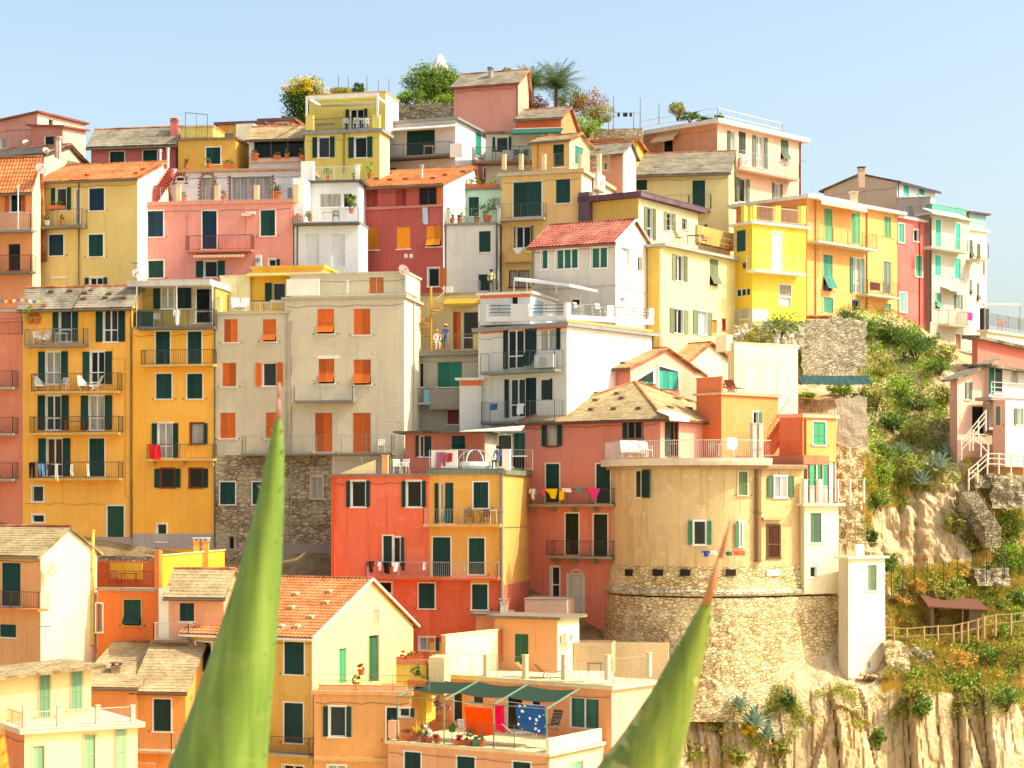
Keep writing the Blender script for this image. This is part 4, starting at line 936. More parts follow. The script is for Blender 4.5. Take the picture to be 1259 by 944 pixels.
# green awning terrace house
ga = House('cream house with a dark green awning and a balcony of green iron rails', 597, 668, None, 163, 205, 147, 4, 'cfcabc', ('flat', dict(kind='slate', th=.14, oh=.3)), depth=5)
ga.L.wins(K('A3', ('O',920,525,990,605,dd(rw=.45)))); ga.L.balcony(580, 668, 198, 180, 1.2, '8c5a48', '40605a', 'bars'); ga.L.awning(628, 690, 158, 163, 1.4, '2c5c50', val=.1)
ga2 = House('', 585, 653, None, 203, 232, 148.5, 4, 'b07060', ('none',), depth=5, of=ga); ga2.L.wins(K('A3', ('C',848,708,928,770)))
# ---- ochre centre house
oh_ = House('ochre house with a very wide dark green shutter behind a slim balcony', 617, 715, 780, 212, 352, 138, 18, 'e4bc74', ('flat', dict(col='c9b896', th=.22, oh=.25)), wallR='f0e2bc')
oh_.L.wins(K('B6', ('C',55,115,222,320,dd(sur='e2ddd0',c='1a4038')), ('C',308,98,392,240)) + K('B6', ('O',70,378,155,505,dd(sur=None,rw=.1,lc=DKGREEN)), ('G',28,640,75,740,dd(sash='8c3a28')), ('G',80,640,150,740,dd(sash='8c4a34')) ), sur=None)
oh_.L.balcony(612, 668, 268, 250, .8, 'b8ad98', '6a6a62', 'thin'); oh_.L.balcony(620, 652, 320, 306, .5, 'd8a860', '7a7060', 'thin', solid='dba858'); oh_.L.pipe(655, 278, 340, '7a7466')
oh_.R.acunit(735, 214, 744, 234); oh_.R.wins(K('A4', ('D',622,790,648,842,dd(c='8c6a48'))), sur=None, sill=False)
oh_.L.posts([619, 640, 668, 713], 190, 208, wd=.26, o0=-.3, o1=0, col='e9cc98'); oh_.L.edge_rail(619, 713, 190, 206, style='thin', col='9c8a6a')
oh_.R.posts([739, 760, 778], 190, 213, wd=.26, o0=-.3, o1=0, col='ecdab4'); oh_.R.edge_rail(716, 778, 190, 212, style='thin', col='a89878')
ot = House('', 654, 700, 725, 172, 208, 141, 26, 'e0a85c', ('gR', 713, 166, dict(kind='slatewarm', oh=.3, verge='tile')), wallR='f0d090', of=oh_, ext=0)
ot.L.wins(K('A4', ('C',388,568,452,702)), sur=None); ot.R.wins(K('A4', ('C',515,582,565,692,dd(c=TEAL)))); ot.L.pipe(661, 175, 206, 'c07a3c')
pv = House('pinkish house with a grey slate roof seen behind the ochre terrace', 724, 766, 782, 187, 216, 146, 28, 'd99a82', ('gR', 775, 176, dict(kind='slate', oh=.4)), wallR='ece4dc')
pv.L.wins(K('A4', ('G',628,672,655,702), ('G',685,672,708,720)), sur=None); pv.vents([(737,184)], size=.36)
yv = House('small golden yellow house with a brown tiled edge high behind the terraces', 722, 783, None, 174, 200, 152, 6, 'e2b224', ('flat', dict(kind='tile', th=.16, oh=.3)), depth=5)
# ---- yellow houses to the right of the centre
yp = House('pale yellow house with a purple edged roof, long railed balcony and grey green shutters', 796, 815, 905, 303, 430, 131.5, 36, 'd9b54c', ('flat', dict(col='a9a7a2', th=.16, oh=.45)), wallR='efe39a', shc=OLIVE)
yp.R.wins(K('B7', ('O',245,358,290,510,dd(rw=.9,lc=OLIVE,sur=None)), ('F',448,380,500,540,dd(sur=None)), ('O',238,678,290,822,dd(rw=1.0)), ('O',378,690,430,830,dd(rw=1.0,g='blue')), ('D',458,740,490,822,dd(c='e08a2c')), ('G',522,738,540,802,dd(sash='b05840'))), sur='e6ddc0')
yp.R.edge_rail(816, 917, 279, 303, o=.35, style='rails', col='9a9a96'); yp.L.block(811, 306, 815.3, 430, .0, .03, 'f0ecd8', 'corner_pilaster')
yq = House('', 722, 785, 858, 243, 300, 135.5, 34, 'd9bb50', ('flat', dict(col='5a3c4c', th=.35, oh=.5)), wallR='efe4ac', of=yp, ext=0, shc=OLIVE)
yq.R.wins(K('B7', ('O',75,75,105,262,dd(rw=1.1)), ('O',192,105,222,210,dd(rw=1.1)), ('OL',290,140,315,205,dd(rw=.5))), sur=None)
yq.L.block(711, 236, 724, 272, 0, .5, '5a3c4c', 'side_fascia')
yq.R.block(858, 300-18, 905, 303, -.3, .2, 'd0a84c', 'wall')
yw = House('cream yellow house with a slate roof, a tall green shutter and a small corner balcony', 781, 896, None, 212, 305, 149, 5, 'd6c68a', ('gR', 905, 197, dict(kind='slate', oh=.5, th=.16)), depth=7)
yw.L.wins(K('A5', ('C',98,538,172,600), ('C',442,540,518,718)), sur=None); yw.L.balcony(846, 874, 257, 239, .7, 'b0a894', '4a4c48', 'thin'); yw.L.wire([(820,240),(848,239)], .5)
yw.L.wins(K('B7', ('O',385,175,412,215,dd(rw=1.2,c=DKGREEN))), sur=None)
tp = House('large peach house against the sky with a white flat roof, railings and a wide balcony', 781, 882, 985, 152, 265, 157, 44, 'dd9a70', ('flat', dict(col='ece6dc', th=.3, oh=.55)), wallR='eec2a0', shc='5a6c5c')
tp.L.wins(K('A5', ('G',265,300,325,415)), sur=None, g='dark'); tp.L.awning(800, 828, 165, 171, .9, 'e0c090'); tp.L.balcony(800, 832, 195, 189, .7, '8a7058', '4a4038', 'thin')
tp.R.wins(K('A5', ('OL',668,250,695,375,dd(rw=1.2,g='curtain')), ('S',717,252,760,385,dd(c='3a3834')), ('O',820,280,865,465,dd(rw=.85)), ('F',968,300,1015,425), ('O',722,530,760,668,dd(rw=.9)), ('O',930,560,962,650,dd(rw=.7,g='curtain'))), sur=None)
tp.R.balcony(909, 983, 213, 192, 1.0, 'd8b09a', 'c8c0b8', 'thin'); tp.R.pipe(984, 170, 240, '7a3c3c', .06); tp.R.acunit(913, 193, 922, 205)
tp.R.wire([(945,200),(991,198)], .9, .02)
rr = MB(); L_ = tp.L; Rr_ = tp.R; z = lambda x, y, f: f.at(x, y, -.2)[1]
P0 = tp.L.pt(tp.wL*.05, tp.zt+.35, -.3); P1 = tp.L.pt(tp.wL-.2, tp.zt+.35, -.3); P2 = tp.R.pt(tp.wR*.8, tp.zt+.35, -.3); P3 = P2+(P0-P1)*.6
for a, b in ((P0,P1),(P1,P2),(P2,P3)):
    for h in (.5, 1.0): rr.bar(a+Vector((0,0,h)), b+Vector((0,0,h)), .025)
    n = 4
    for i in range(n+1): p = a.lerp(b, i/n); rr.bar(p, p+Vector((0,0,1.0)), .02)
rr.build('railing', paint('c8c6c0', .4), tp.root)
by = House('bright yellow house with white balconies standing on the stone retaining wall', 902, 925, 991, 275, 393, 138, 56, 'e6c032', ('flat', dict(col='e8e2d2', th=.16, oh=.25)), wallR='f0d43c', shc='bcdcc4')
by.R.wins(K('B7', ('C',820,222,875,448), ('C',862,535,932,605,dd(c='a89a8c')), ('D',862,608,930,660,dd(c='e8e4dc'))), sur='e8e4c8', sill=False)
by.R.balcony(928, 991, 334, 316, .9, 'ece8dc', 'd8d4c0', 'thin'); by.L.wins(K('B7', ('C',608,208,662,335,dd(c='1c5a5a')), ('W',602,555,688,600)), sur=None, sill=False)
by.L.posts([913, 924], 254, 273, wd=.35, o0=-.3, o1=0, col='f0d850'); by.R.posts([926, 957, 988], 254, 275, wd=.45, o0=-.35, o1=0, col='f2da50'); by.R.edge_rail(926, 988, 256, 274, style='bars', col='d8d4cc')
by.L.block(902, 380, 925, 396, 0, .05, 'bdb8b0', 'plinth'); by.R.block(925, 380, 945, 396, 0, .05, 'c8c4bc', 'plinth'); by.L.wins(K('B7', ('C',638,678,675,735,dd(c='a8a49c'))), cut=False, o=.06, sur=None)
lp = MB(); p = by.L.world(915.5, 325, .0); q = by.L.world(915.5, 325, .5); lp.bar(p, q, .02); lp.lathe(q+Vector((0,0,-.3)), [(.05,0),(.14,.1),(.16,.35),(.04,.45)], 8); lp.build('wall_lamp', paint('3a3a36', .4), by.root)
oj = House('large orange house with green shutters, two balconies and a scalloped awning', 905, 992, 1104, 244, 402, 142, 45, 'd98a48', ('flat', dict(col='dcd6cc', th=.2, oh=.5)), wallR='eda75c', shc='5aa070')
oj.R.wins(K('A6', ('C',68,370,118,568), ('C',232,388,280,580), ('C',425,418,465,545), ('F',62,645,118,860,dd(c='3c8c78')), ('O',240,665,290,875,dd(c='2f8070',rw=.55,g='curtain')), ('C',422,685,464,875,dd(c='6a7c74')), ('C',65,900,122,990,dd(c='3c8c78'))) + K('C7', ('G',232,40,282,145,dd(sash='d8d0c0')), ('C',432,65,466,162,dd(c='4a8478')), ('G',360,165,396,190)), sur='eebc80', sill=False)
oj.R.balcony(1006, 1078, 301, 282, 1.0, 'd8d0c4', 'a86a48', 'thin'); oj.R.balcony(1067, 1106, 363, 346, 1.0, 'cfc8bc', '8a5a40', 'thin'); oj.R.awning(1010, 1066, 246, 251, 1.0, 'efe0d0', 'd8907c', val=.28)
oj.R.pipe(1003, 248, 396, 'c08850'); oj.R.pipe(1066, 262, 396, 'b87848'); oj.chimney(1049.5, 237, 246, 146, .55, 'dcc0a0', 'e8e0d0'); oj.R.wire([(999,305),(1006,305),(1006,340)], .05)
co = House('narrow coral red house between the orange and the grey ones', 1098, 1104, 1143, 268, 418, 150.2, 45, 'c4504c', ('flat', dict(col='c8c4bc', th=.16, oh=.25)), wallR='e0625a', shc='58b894')
co.R.wins(K('A6', ('C',512,460,545,572), ('W',602,495,632,565), ('C',612,650,652,775)) + K('A6', ('C',518,870,560,985,dd(c='8cc8b4'))) + K('C7', ('G',582,225,618,262)), sur='e8e4dc')
co.R.pipe(1131, 275, 400, '7a5a54')
wg = House('tall grey white house with turquoise shutters and a teal roof parapet', 1130, 1144, 1192, 264, 432, 152.6, 47, '8f7c70', ('flat', dict(col='b8b4ae', th=.16, oh=.25)), wallR='c2bba8', shc='30c0aa')
wg.R.wins(K('A6', ('C',732,435,762,602), ('C',850,458,878,615), ('C',728,648,762,768), ('C',845,668,880,785), ('F',730,868,762,940,dd(c='5aa88c'))) + K('C7', ('F',730,0,762,90,dd(c='5aa88c')), ('O',855,10,880,95,dd(c='4a8c78',rw=.6)), ('C',735,235,758,302,dd(c='4a8c78')), ('D',850,245,882,335,dd(c='a87858'))), sur='e0dccc', sill=False)
wg.R.balcony(1145, 1190, 306, 291, .9, 'c0bcb0', 'b0b4ac', 'thin'); wg.R.balcony(1166, 1190, 399, 382, .9, 'c4bcac', '9a8c74', 'bars', sp=.07) if False else wg.R.balcony(1166, 1190, 399, 382, .9, 'c4bcac', '9a8c74', 'bars')
wg.R.awning(1146, 1190, 262, 264, .9, 'e8e6e0', val=.1); wg.R.awning(1167, 1189, 355, 357, .8, 'c8c0b4', val=.08); wg.R.pipe(1142.5+2, 268, 395, '5a4c44', .07)
wgp = House('', 1138, 1146, 1188, 251, 268, 153.2, 47, '5c8c80', ('flat', dict(col='7ab0a4', th=.05, oh=.02)), wallR='4fa08e', of=wg, ext=0)
gh = House('grey gabled house with turquoise shutters highest on the right', 1013, 1103, 1150, 224, 290, 160, 40, 'b5aa9c', ('gL', 1058, 215, dict(kind='grey', oh=.4, gutter='4a3c54')), wallR='dfe2e4', shc='38bca6')
gh.R.wins(K('A6', ('C',542,230,572,298), ('C',632,245,664,292)), sur='dcdcdc'); gh.chimney(1059, 206, 216, 158, .5, 'c8a890', '6a5a50'); gh.L.pipe(1104.5, 222, 242, '3a3440')
gh2 = House('', 1103, 1143, None, 243, 290, 156.5, 7, 'a89e92', ('flat', dict(col='b4aca0', th=.08, oh=.05)), of=gh, depth=3)
gh2.L.wins(K('A6', ('G',548,350,610,420)), sur=None)
cm = House('narrow cream house at the right end of the upper row with hinged shutters', 1186, 1191, 1213, 283, 425, 156.5, 52, 'b8a884', ('flat', dict(col='dcd6c8', th=.14, oh=.2)), wallR='ece0c0', shc='6a6a60')
cm.R.wins([('S',1192,295,1196,318), ('F',1201,300,1205,322), ('S',1208,320,1211,338), ('F',1192,344,1195,362), ('F',1201,348,1204,370)], sur=None)
cm2 = House('', 1184, 1192, 1212, 262, 284, 158.5, 52, '9c8430', ('flat', dict(col='5a4450', th=.1, oh=.3)), wallR='8ab0ac', of=cm)
cm.R.balcony(1205, 1216, 318, 300, 1.6, 'c8c0ac', 'a8a8a8', 'thin')
# ---- centre: white house with orange bands, gable, recess, red-orange, pink
wg2 = House('white cottage storey with a red tiled gable roof and four green tinted windows', 655, 757, 803, 296, 385, 127.5, 26, 'cfc6b8', ('gR', 779, 272, dict(kind='tilered', oh=.5, verge='dcd2c4', gutter='8c4a44')), wallR='ece6dc')
wg2.L.wins(K('B6', ('W',220,515,258,632,dd(g='green')), ('W',308,512,438,630,dd(g='green')), ('W',518,502,612,626,dd(g='green')), ('G',398,810,450,855)), sur='dcd6ca')
wg2.R.wins(K('B6', ('W',695,505,742,638,dd(g='blue')), ('W',792,562,816,645), ('W',682,802,716,855,dd(g='blue'))), sur='ece8e0'); wg2.L.block(655, 352.5, 757, 354, 0, .06, 'b8b0a4', 'string_course'); wg2.R.block(757, 354, 803, 356, 0, .06, 'd8d0c4', 'string_course'); wg2.L.pipe(655.5, 300, 350, '8a8680')  # string course lighter on the right: the sunlit side put into its colour
wb = House('white house with orange bands, dark green shutters and a slotted terrace parapet', 588, 697, 804, 401, 530, 121.5, 38, 'd6d3cc', ('flat', dict(col='8e8c8c', th=.22, oh=.3)), wallR='eeeae0', shc=DKGREEN)
DS = dict(sash='ecebe6')
wb.L.wins(K('B5', ('OL',900,218,995,450,dd(sash='ecebe6',rw=.55)), ('S',998,208,1065,450), ('OR',1080,215,1180,345,dd(sash='ecebe6',rw=.45)), ('OL',905,512,995,740,dd(sash='ecebe6',rw=.55,g='mid')), ('S',998,505,1062,745), ('OR',1080,512,1142,640,dd(sash='ecebe6',rw=.4,g='mid'))), sur=None, sill=False)
wb.L.balcony(590, 682, 456, 432, .9, '8a8c84', '6a6c68', 'thin'); wb.L.balcony(591, 682, 518, 493, .9, '6a7068', '6a6c68', 'thin'); wb.L.acunit(657, 436, 680, 452)
wb.L.block(591, 399.5, 697, 407, 0, .03, 'e2682a', 'painted_band'); wb.R.block(697, 399, 804, 405, 0, .03, 'efa23a', 'painted_band'); wb.R.pipe(803, 408, 440, '5a5a50', .05)  # orange band paler on the right, sunlight put into its colour
def slotted(f, x0, x1, y0a, y0b, y1a, y1b, slots, o=-.05):
    """low white wall with rail filled gaps"""
    mb = MB(); xs = [x0]+[v for s_ in slots for v in s_]+[x1]
    def q(xa, xb, ta, tb):
        ya0 = y0a+(y0b-y0a)*(xa-x0)/(x1-x0); yb0 = y0a+(y0b-y0a)*(xb-x0)/(x1-x0); ya1 = y1a+(y1b-y1a)*(xa-x0)/(x1-x0); yb1 = y1a+(y1b-y1a)*(xb-x0)/(x1-x0)
        k0 = f.at(xa, 0, o)[0]; k1 = f.at(xb, 0, o)[0]
        Z = lambda x, ya, yb, t: f.at(x, ya+(yb-ya)*t, o)[1]
        f_ = lambda k, z, oo: f.pt(k, z, oo)
        z00, z01, z10, z11 = Z(xa,ya0,ya1,tb), Z(xa,ya0,ya1,ta), Z(xb,yb0,yb1,tb), Z(xb,yb0,yb1,ta)
        mb.hexa([f_(k0,z00,o), f_(k1,z10,o), f_(k1,z10,o-.2), f_(k0,z00,o-.2)], [f_(k0,z01,o), f_(k1,z11,o), f_(k1,z11,o-.2), f_(k0,z01,o-.2)])
    for i in range(len(xs)-1):
        if i % 2: q(xs[i], xs[i+1], .7, 1)
        else: q(xs[i], xs[i+1], 0, 1)
    pr = mb.build('parapet', stucco('eceae4'), f.root)
    for (a, b) in slots:
        m2 = MB(); Q_ = []
        for t in (.08, .28, .48):
            P = []
            for x in (a, b): ya = y0a+(y0b-y0a)*(x-x0)/(x1-x0); yb = y1a+(y1b-y1a)*(x-x0)/(x1-x0); k, z = f.at(x, ya+(yb-ya)*t, o-.1); P.append(f.pt(k, z, o-.1))
            m2.bar(P[0], P[1], .035); Q_.append(P[0].lerp(P[1], .5))
        m2.bar(Q_[0], Q_[-1], .02)
        m2.build('rail', paint('5f6466', .4), pr)
slotted(wb.L, 588, 697, 374, 373, 395.5, 394, [(600,628),(650,693)]); slotted(wb.R, 697, 804, 372, 379, 393, 399, [(702,747),(755,799)])
wbu = House('', 590, 652, 690, 361, 398, 124.5, 20, 'c8ccd0', ('flat', dict(col='e4e4e2', th=.12, oh=.2)), wallR='e6e8ea', of=wb, ext=0)
wbu.L.wins(K('B6', ('G',40,795,80,880)), sur=None); wbu.L.block(590, 361, 652, 366, 0, .03, 'e2682a', 'painted_band'); wbu.R.block(652, 362, 689, 367, 0, .03, 'e2682a', 'painted_band'); wbu.R.wins([('C',655,369,668,392,dict(c='a9c4cc'))], sur=None)
aw = MB(); f = wb.L; aw.hexa([f.world(632,345,-3), f.world(700,352,-2.2), f.world(735,359,-4.5), f.world(668,347,-6)], [p+Vector((0,0,.12)) for p in (f.world(632,343,-3), f.world(700,351,-2.2), f.world(735,359,-4.5), f.world(668,346,-6))])
for x in (632, 648, 684): a = f.world(x, 345+(x-632)*.1, -3); aw.bar(a, f.world(x, 361, -3), .04)
aw.build('sail_awning', cloth('eceae6'), wb.root)
wbl = House('', 565, 592, None, 467, 540, 125.4, 4, 'dcd8ce', ('flat', dict(col='ece8e0', th=.1, oh=.25)), of=wb, depth=1.5); wbl.L.block(566, 468, 592, 474, 0, .03, 'e2682a', 'painted_band')
rc = House('recessed grey house with a green shutter, a curved solid balcony and a yellow terrace above', 497, 592, None, 436, 550, 128.5, 5, 'a8a496', ('flat', dict(col='6c6a64', th=.14, oh=.1)), depth=5)
rc.L.wins(K('B5', ('OL',328,415,392,562,dd(c='2c7c58',rw=.6,g='mid')), ('C',475,412,620,560,dd(c='1e6c5c')), ('G',290,765,350,815), ('D',535,698,600,782,dd(c='7c3428'))), sur=None)
rc.L.balcony(497, 530, 495, 478, .9, 'c8c4b8', '4a5052', 'bars'); rc.L.balcony(528, 566, 501, 478, .9, '8a877c', solid='8c897e')
ru = House('', 512, 590, None, 362, 434, 131.5, 5, 'e0d09c', ('flat', dict(col='a89258', th=.12, oh=.1)), depth=4, of=rc, ext=0)
ru.L.wins(K('B5', ('C',566,112,612,340,dd(c=ORSH)), ('G',625,110,718,335,dd(sash='e8e6e0'))), sur=None); rc.L.edge_rail(512, 588, 411, 431, style='thin', col='c0aa80', o=.3); rc.L.block(510, 431, 590, 437, 0, .5, '7a766c', 'slab')
ru.L.awning(545, 590, 366, 373, .9, 'b09038', val=.12); rc.L.posts([586], 411, 431, wd=.5, col='dcc890'); ru.L.edge_rail(552, 590, 345, 363, style='thin', col='b8b4a8')
ru.L.block(548, 352, 556, 364, -.2, 0, 'e8e0cc', 'parapet')
sp = MB(); c0 = ray(530, 428, 129.5); 
for i in range(16):
    t = i*.42; z = c0.z+i*.2; sp.hexa([c0+Vector((math.cos(t)*.12,math.sin(t)*.12,z-c0.z)), c0+Vector((math.cos(t)*.85,math.sin(t)*.85,z-c0.z)), c0+Vector((math.cos(t+.5)*.85,math.sin(t+.5)*.85,z-c0.z)), c0+Vector((math.cos(t+.5)*.12,math.sin(t+.5)*.12,z-c0.z))],
          [c0+Vector((math.cos(t)*.12,math.sin(t)*.12,z-c0.z+.05)), c0+Vector((math.cos(t)*.85,math.sin(t)*.85,z-c0.z+.05)), c0+Vector((math.cos(t+.5)*.85,math.sin(t+.5)*.85,z-c0.z+.05)), c0+Vector((math.cos(t+.5)*.12,math.sin(t+.5)*.12,z-c0.z+.05))])
    a = c0+Vector((math.cos(t+.25)*.85, math.sin(t+.25)*.85, z-c0.z)); sp.bar(a, a+Vector((0,0,.9)), .02); t2 = t+.42; b = c0+Vector((math.cos(t2+.25)*.85, math.sin(t2+.25)*.85, z-c0.z+.2)); sp.bar(a+Vector((0,0,.9)), b+Vector((0,0,.9)), .03)
sp.bar(c0+Vector((0,0,-.4)), c0+Vector((0,0,4.1)), .07, 8); sp.build('spiral_staircase', paint('cf9a3c', .5), rc.root)
# ---- terrace annex with awning (behind the red-orange house)
an = House('low red annex with green shutters under a grey canopy behind the sun terrace', 498, 596, 648, 532, 590, 117.6, 5, 'c96a50', ('flat', dict(kind='grey', th=.1, oh=.6)), depth=5, wallR='b8b0a4')
an.L.wins(K('C3', ('OL',560,75,585,200,dd(rw=1.3,sash='e8e6e0')), ('S',590,78,630,200), ('S',752,75,832,155)), sur=None); an.L.wins([('G',612,534,630,574),('S',632,532,646,560)], cut=False, o=.02, sur=None)
cn = MB(); f = an.L; cn.hexa([f.world(575,530,.1), f.world(645,524,.1), f.world(640,530,2.4), f.world(565,531,2.4)], [p+Vector((0,0,.06)) for p in (f.world(575,530,.1), f.world(645,524,.1), f.world(640,530,2.4), f.world(565,531,2.4))]); cn.build('canopy', cloth('cfc8b8'), an.root)
ro = House('red house joined to an orange bay, with dark green shutters and two long balconies', 407, 528, None, 585, 790, (617,114), 6, 'e8663a', ('flat', dict(col='8a7a6a', th=.1, oh=.2)), depth=8, age=.8)
rb = House('', 528, 617, 655, 583, 790, 114, 6, 'dfa03a', ('flat', dict(col='66745e', th=.3, oh=.15)), of=ro, age=.6, wallR='d9a34c', depth=8)
ro.L.wins(K('C3', ('O',155,345,238,500,dd(rw=.55,sur='e6dcc8')), ('O',485,345,570,500,dd(rw=.55)), ('C',345,672,402,830), ('OR',405,680,445,830,dd(rw=1.0))) + K('D5', ('W',120,268,200,335), ('OR',365,598,458,675,dd(rw=.45,g='curtain')), ))
rb.L.wins(K('C3', ('OL',680,358,705,600,dd(rw=1.7,sur=None)), ('S',712,355,762,600,dd(sur=None)), ('C',882,352,970,505), ('C',640,680,745,920), ('C',855,685,948,900)) + K('D5', ('C',680,282,772,432)))
rb.L.block(528, 751, 617, 790, 0, .012, 'd2501f', 'painted_band'); rb.L.block(601.5, 713, 617, 751, 0, .012, 'd2501f', 'painted_band'); rb.L.block(528, 713, 578.5, 751, 0, .012, 'd2501f', 'painted_band'); rb.L.win('C', 515, 717, 534.5, 748, cut=False, o=.05); rb.R.block(617, 716, 655, 790, 0, .012, 'c8603c', 'painted_band')
rb.L.balcony(520, 614, 645, 626, .9, 'dca458', 'b0a898', 'thin'); ro.L.balcony(449, 612, 710, 691, .9, 'd8602c', 'a8a49c', 'bars'); rb.L.pipe(617, 585, 760, '8a8278', .09); rb.R.wire([(620,648),(652,647)], .03, .02, '9c8a68'); ro.L.pipe(411, 588, 720, 'e05a2c', .05)
rb.L.edge_rail(528, 655, 553, 578, o=-.1, style='thin', col='b8b4ac'); rb.L.posts([622], 553, 578, wd=.45, o0=-.4, o1=0, col='e8e4dc'); rb.L.block(530, 553, 562, 575, -.25, -.1, 'e9e6e0', 'screen')
ro.L.edge_rail(410, 480, 562, 583, style='bars', col='a8a098', o=-.3); ro.L.posts([473], 560, 583, wd=.35, o0=-.3, o1=0, col='e2a05c')
mbw = MB(); f = ro.L; mbw.poly([f.world(415,583,-.15), f.world(462,583,-.15), f.world(462,565,-.15)]); mbw.poly([f.world(462,565,-.35), f.world(462,583,-.35), f.world(415,583,-.35)]); mbw.build('parapet', stucco('ecd8a0'), ro.root)
rb.chimney(619.5, 737, 757, 112.8, .42, 'c9bfa8', '8c8878'); rb.R.wins([('D',643,722,655,760)], cut=False, o=.01, sur=None) if False else None
# ---- pink centre house
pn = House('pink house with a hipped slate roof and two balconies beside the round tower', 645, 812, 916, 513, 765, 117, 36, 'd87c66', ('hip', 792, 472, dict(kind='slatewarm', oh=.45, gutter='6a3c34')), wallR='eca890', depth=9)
pn.L.wins(K('C4', ('O',352,80,415,235,dd(rw=.75,sash='7a4a34',sur='e2d8c4',g='curtain')), ('OL',835,70,920,190,dd(rw=.6,sash='8a6a4c')), ('C',345,340,425,570), ('C',645,340,728,575), ('C',462,635,540,880,dd(c='1c2c22')), ('C',630,640,712,890,dd(c='1c2c22'))) + K('D5', ('W',1150,178,1200,360,dd(g='mid')), ('D',1250,225,1340,470,dd(c='c4ccc4',sur='e8e2d4'))))
pn.L.balcony(643, 754, 620, 601, .9, '9a8c7c', '5a4a40', brackets=True); pn.L.balcony(671, 753, 684, 665, .9, '8a9080', '5a4440', brackets=True)
pn.R.wins(K('C5', ('OL',110,555,160,780,dd(rw=.9,sash='7a4a34')), ('W',325,560,400,690,dd(g='dark'))), sur='e8dccc'); pn.R.awning(823, 848, 507, 512, .9, 'efe6d8', val=.25); pn.L.pipe(736, 515, 520, '5a3c34') if False else None
pn.vents([(x, y) for x, y in [k2('B8', *p) for p in ((205,700),(375,698),(523,695),(658,690),(806,688),(402,643),(548,640),(704,628),(550,600),(676,600))]], col='7c6850', size=.36)
pn.vents([k2('B8', *p) for p in ((878,552),(935,582),(1028,632),(1098,645),(985,685),(1098,690),(1180,692))], 'slope2', col='86683c', size=.36)
pg_ = House('', 710, 775, 862, 452, 512, 125, 36, 'd47868', ('gR', 818, 430, dict(kind='slatewarm', oh=.45, verge='tile', gutter='6a3c34')), wallR='eca890', of=pn, ext=0)
pg_.vents([k2('B8', *p) for p in ((498,428),(562,425),(628,420),(710,420))], col='7c6850', size=.36)
for st_, q in (('W', (773,432,882,535)), ('W', (915,400,1030,575))):
    x0, y0 = k2('B8', q[0], q[1]); x1, y1_ = k2('B8', q[2], q[3]); 
    tz = MB(); f = pg_.R; a, b, z0, z1 = f.rect(x0, y0+6, x1, y1_); pk_ = f.at(818, 437)[1]; kk = f.at(818,437)[0]
    top = lambda k: pk_-abs(k-kk)*.42-.35
    tz.hexa([f.pt(a,z0,.05), f.pt(b,z0,.05), f.pt(b,z0,0), f.pt(a,z0,0)], [f.pt(a,top(a),.05), f.pt(b,top(b),.05), f.pt(b,top(b),0), f.pt(a,top(a),0)])
    wo = tz.build('window', glassmat('mid'), pg_.root); n = 4
    for i in range(n): f.leaf(wo, a+(b-a)*i/n+.01, a+(b-a)*(i+1)/n-.01, z0+.02, min(top(a), top(b))-.05, .055, TEAL)
    fr = MB(); f.fb(fr, a-.12, a, z0, top(a), 0, .09); f.fb(fr, b, b+.12, z0, top(b), 0, .09)
    fr.hexa([f.pt(a-.12,top(a),.09), f.pt(b+.12,top(b),.09), f.pt(b+.12,top(b),0), f.pt(a-.12,top(a),0)], [f.pt(a-.12,top(a)+.12,.09), f.pt(b+.12,top(b)+.12,.09), f.pt(b+.12,top(b)+.12,0), f.pt(a-.12,top(a)+.12,0)])
    fr.build('frame', paint('ebe8e2'), wo)
# white arch round the door
brick_arch(pn.L, 709, 712, 8, 757, col='dcd6c8', n=15, smooth=True)
tb = House('low grey stone terrace block with white plastic tubs below the pink house', 645, 697, None, 738, 765, 114.5, 6, 'c8a890', ('flat', dict(col='9a8c7c', th=.06, oh=.02)), depth=3)
# ---- cream and orange houses behind the tower
cg = House('cream gabled house with an orange edged roof behind the pink gable', 822, 845, 905, 446, 505, 131, 45, 'd8c49c', ('gR', 872, 423, dict(kind='slatewarm', oh=.3, verge='tile')), wallR='efe2bc')
cw = House('tall plain cream wall house below the retaining wall', 895, 903, 981, 422, 520, 128, 62, 'dcd0a4', ('flat', dict(col='ece2c0', th=.06, oh=.03)), wallR='efe6c0')
cw.L.block(880, 412, 893, 432, 0, .5, 'efe2bc', 'block'); cw.R.flue(955, 412, 425, 130) if False else cw.flue(955, 412, 424, 131, .18, 'c8c4bc')
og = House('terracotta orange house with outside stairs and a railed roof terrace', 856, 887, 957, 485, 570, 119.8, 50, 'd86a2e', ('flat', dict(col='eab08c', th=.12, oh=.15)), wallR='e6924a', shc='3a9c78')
og.R.wins(K('C5', ('OR',610,515,640,610,dd(rw=1)), ), sur='e8e2d6'); og.R.edge_rail(888, 955, 442, 484, style='thin', col='8a8c84'); ogb = House('', 856, 887, 889, 464, 486, 119.9, 50, 'e0702e', ('flat', dict(col='e88a50', th=.05, oh=.02)), of=og, ext=0)
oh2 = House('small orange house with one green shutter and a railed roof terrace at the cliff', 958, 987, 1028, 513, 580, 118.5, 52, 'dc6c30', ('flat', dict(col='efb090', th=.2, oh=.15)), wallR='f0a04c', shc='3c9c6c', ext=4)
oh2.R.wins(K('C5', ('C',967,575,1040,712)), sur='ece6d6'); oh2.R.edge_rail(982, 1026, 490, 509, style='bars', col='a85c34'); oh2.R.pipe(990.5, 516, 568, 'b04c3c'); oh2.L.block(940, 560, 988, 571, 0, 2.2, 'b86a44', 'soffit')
oh3 = House('', 984, 993, 1028, 569, 622, 118.3, 52, 'd8b894', ('none',), wallR='e6dcc4', of=oh2, shc='3c9c6c', ext=0)
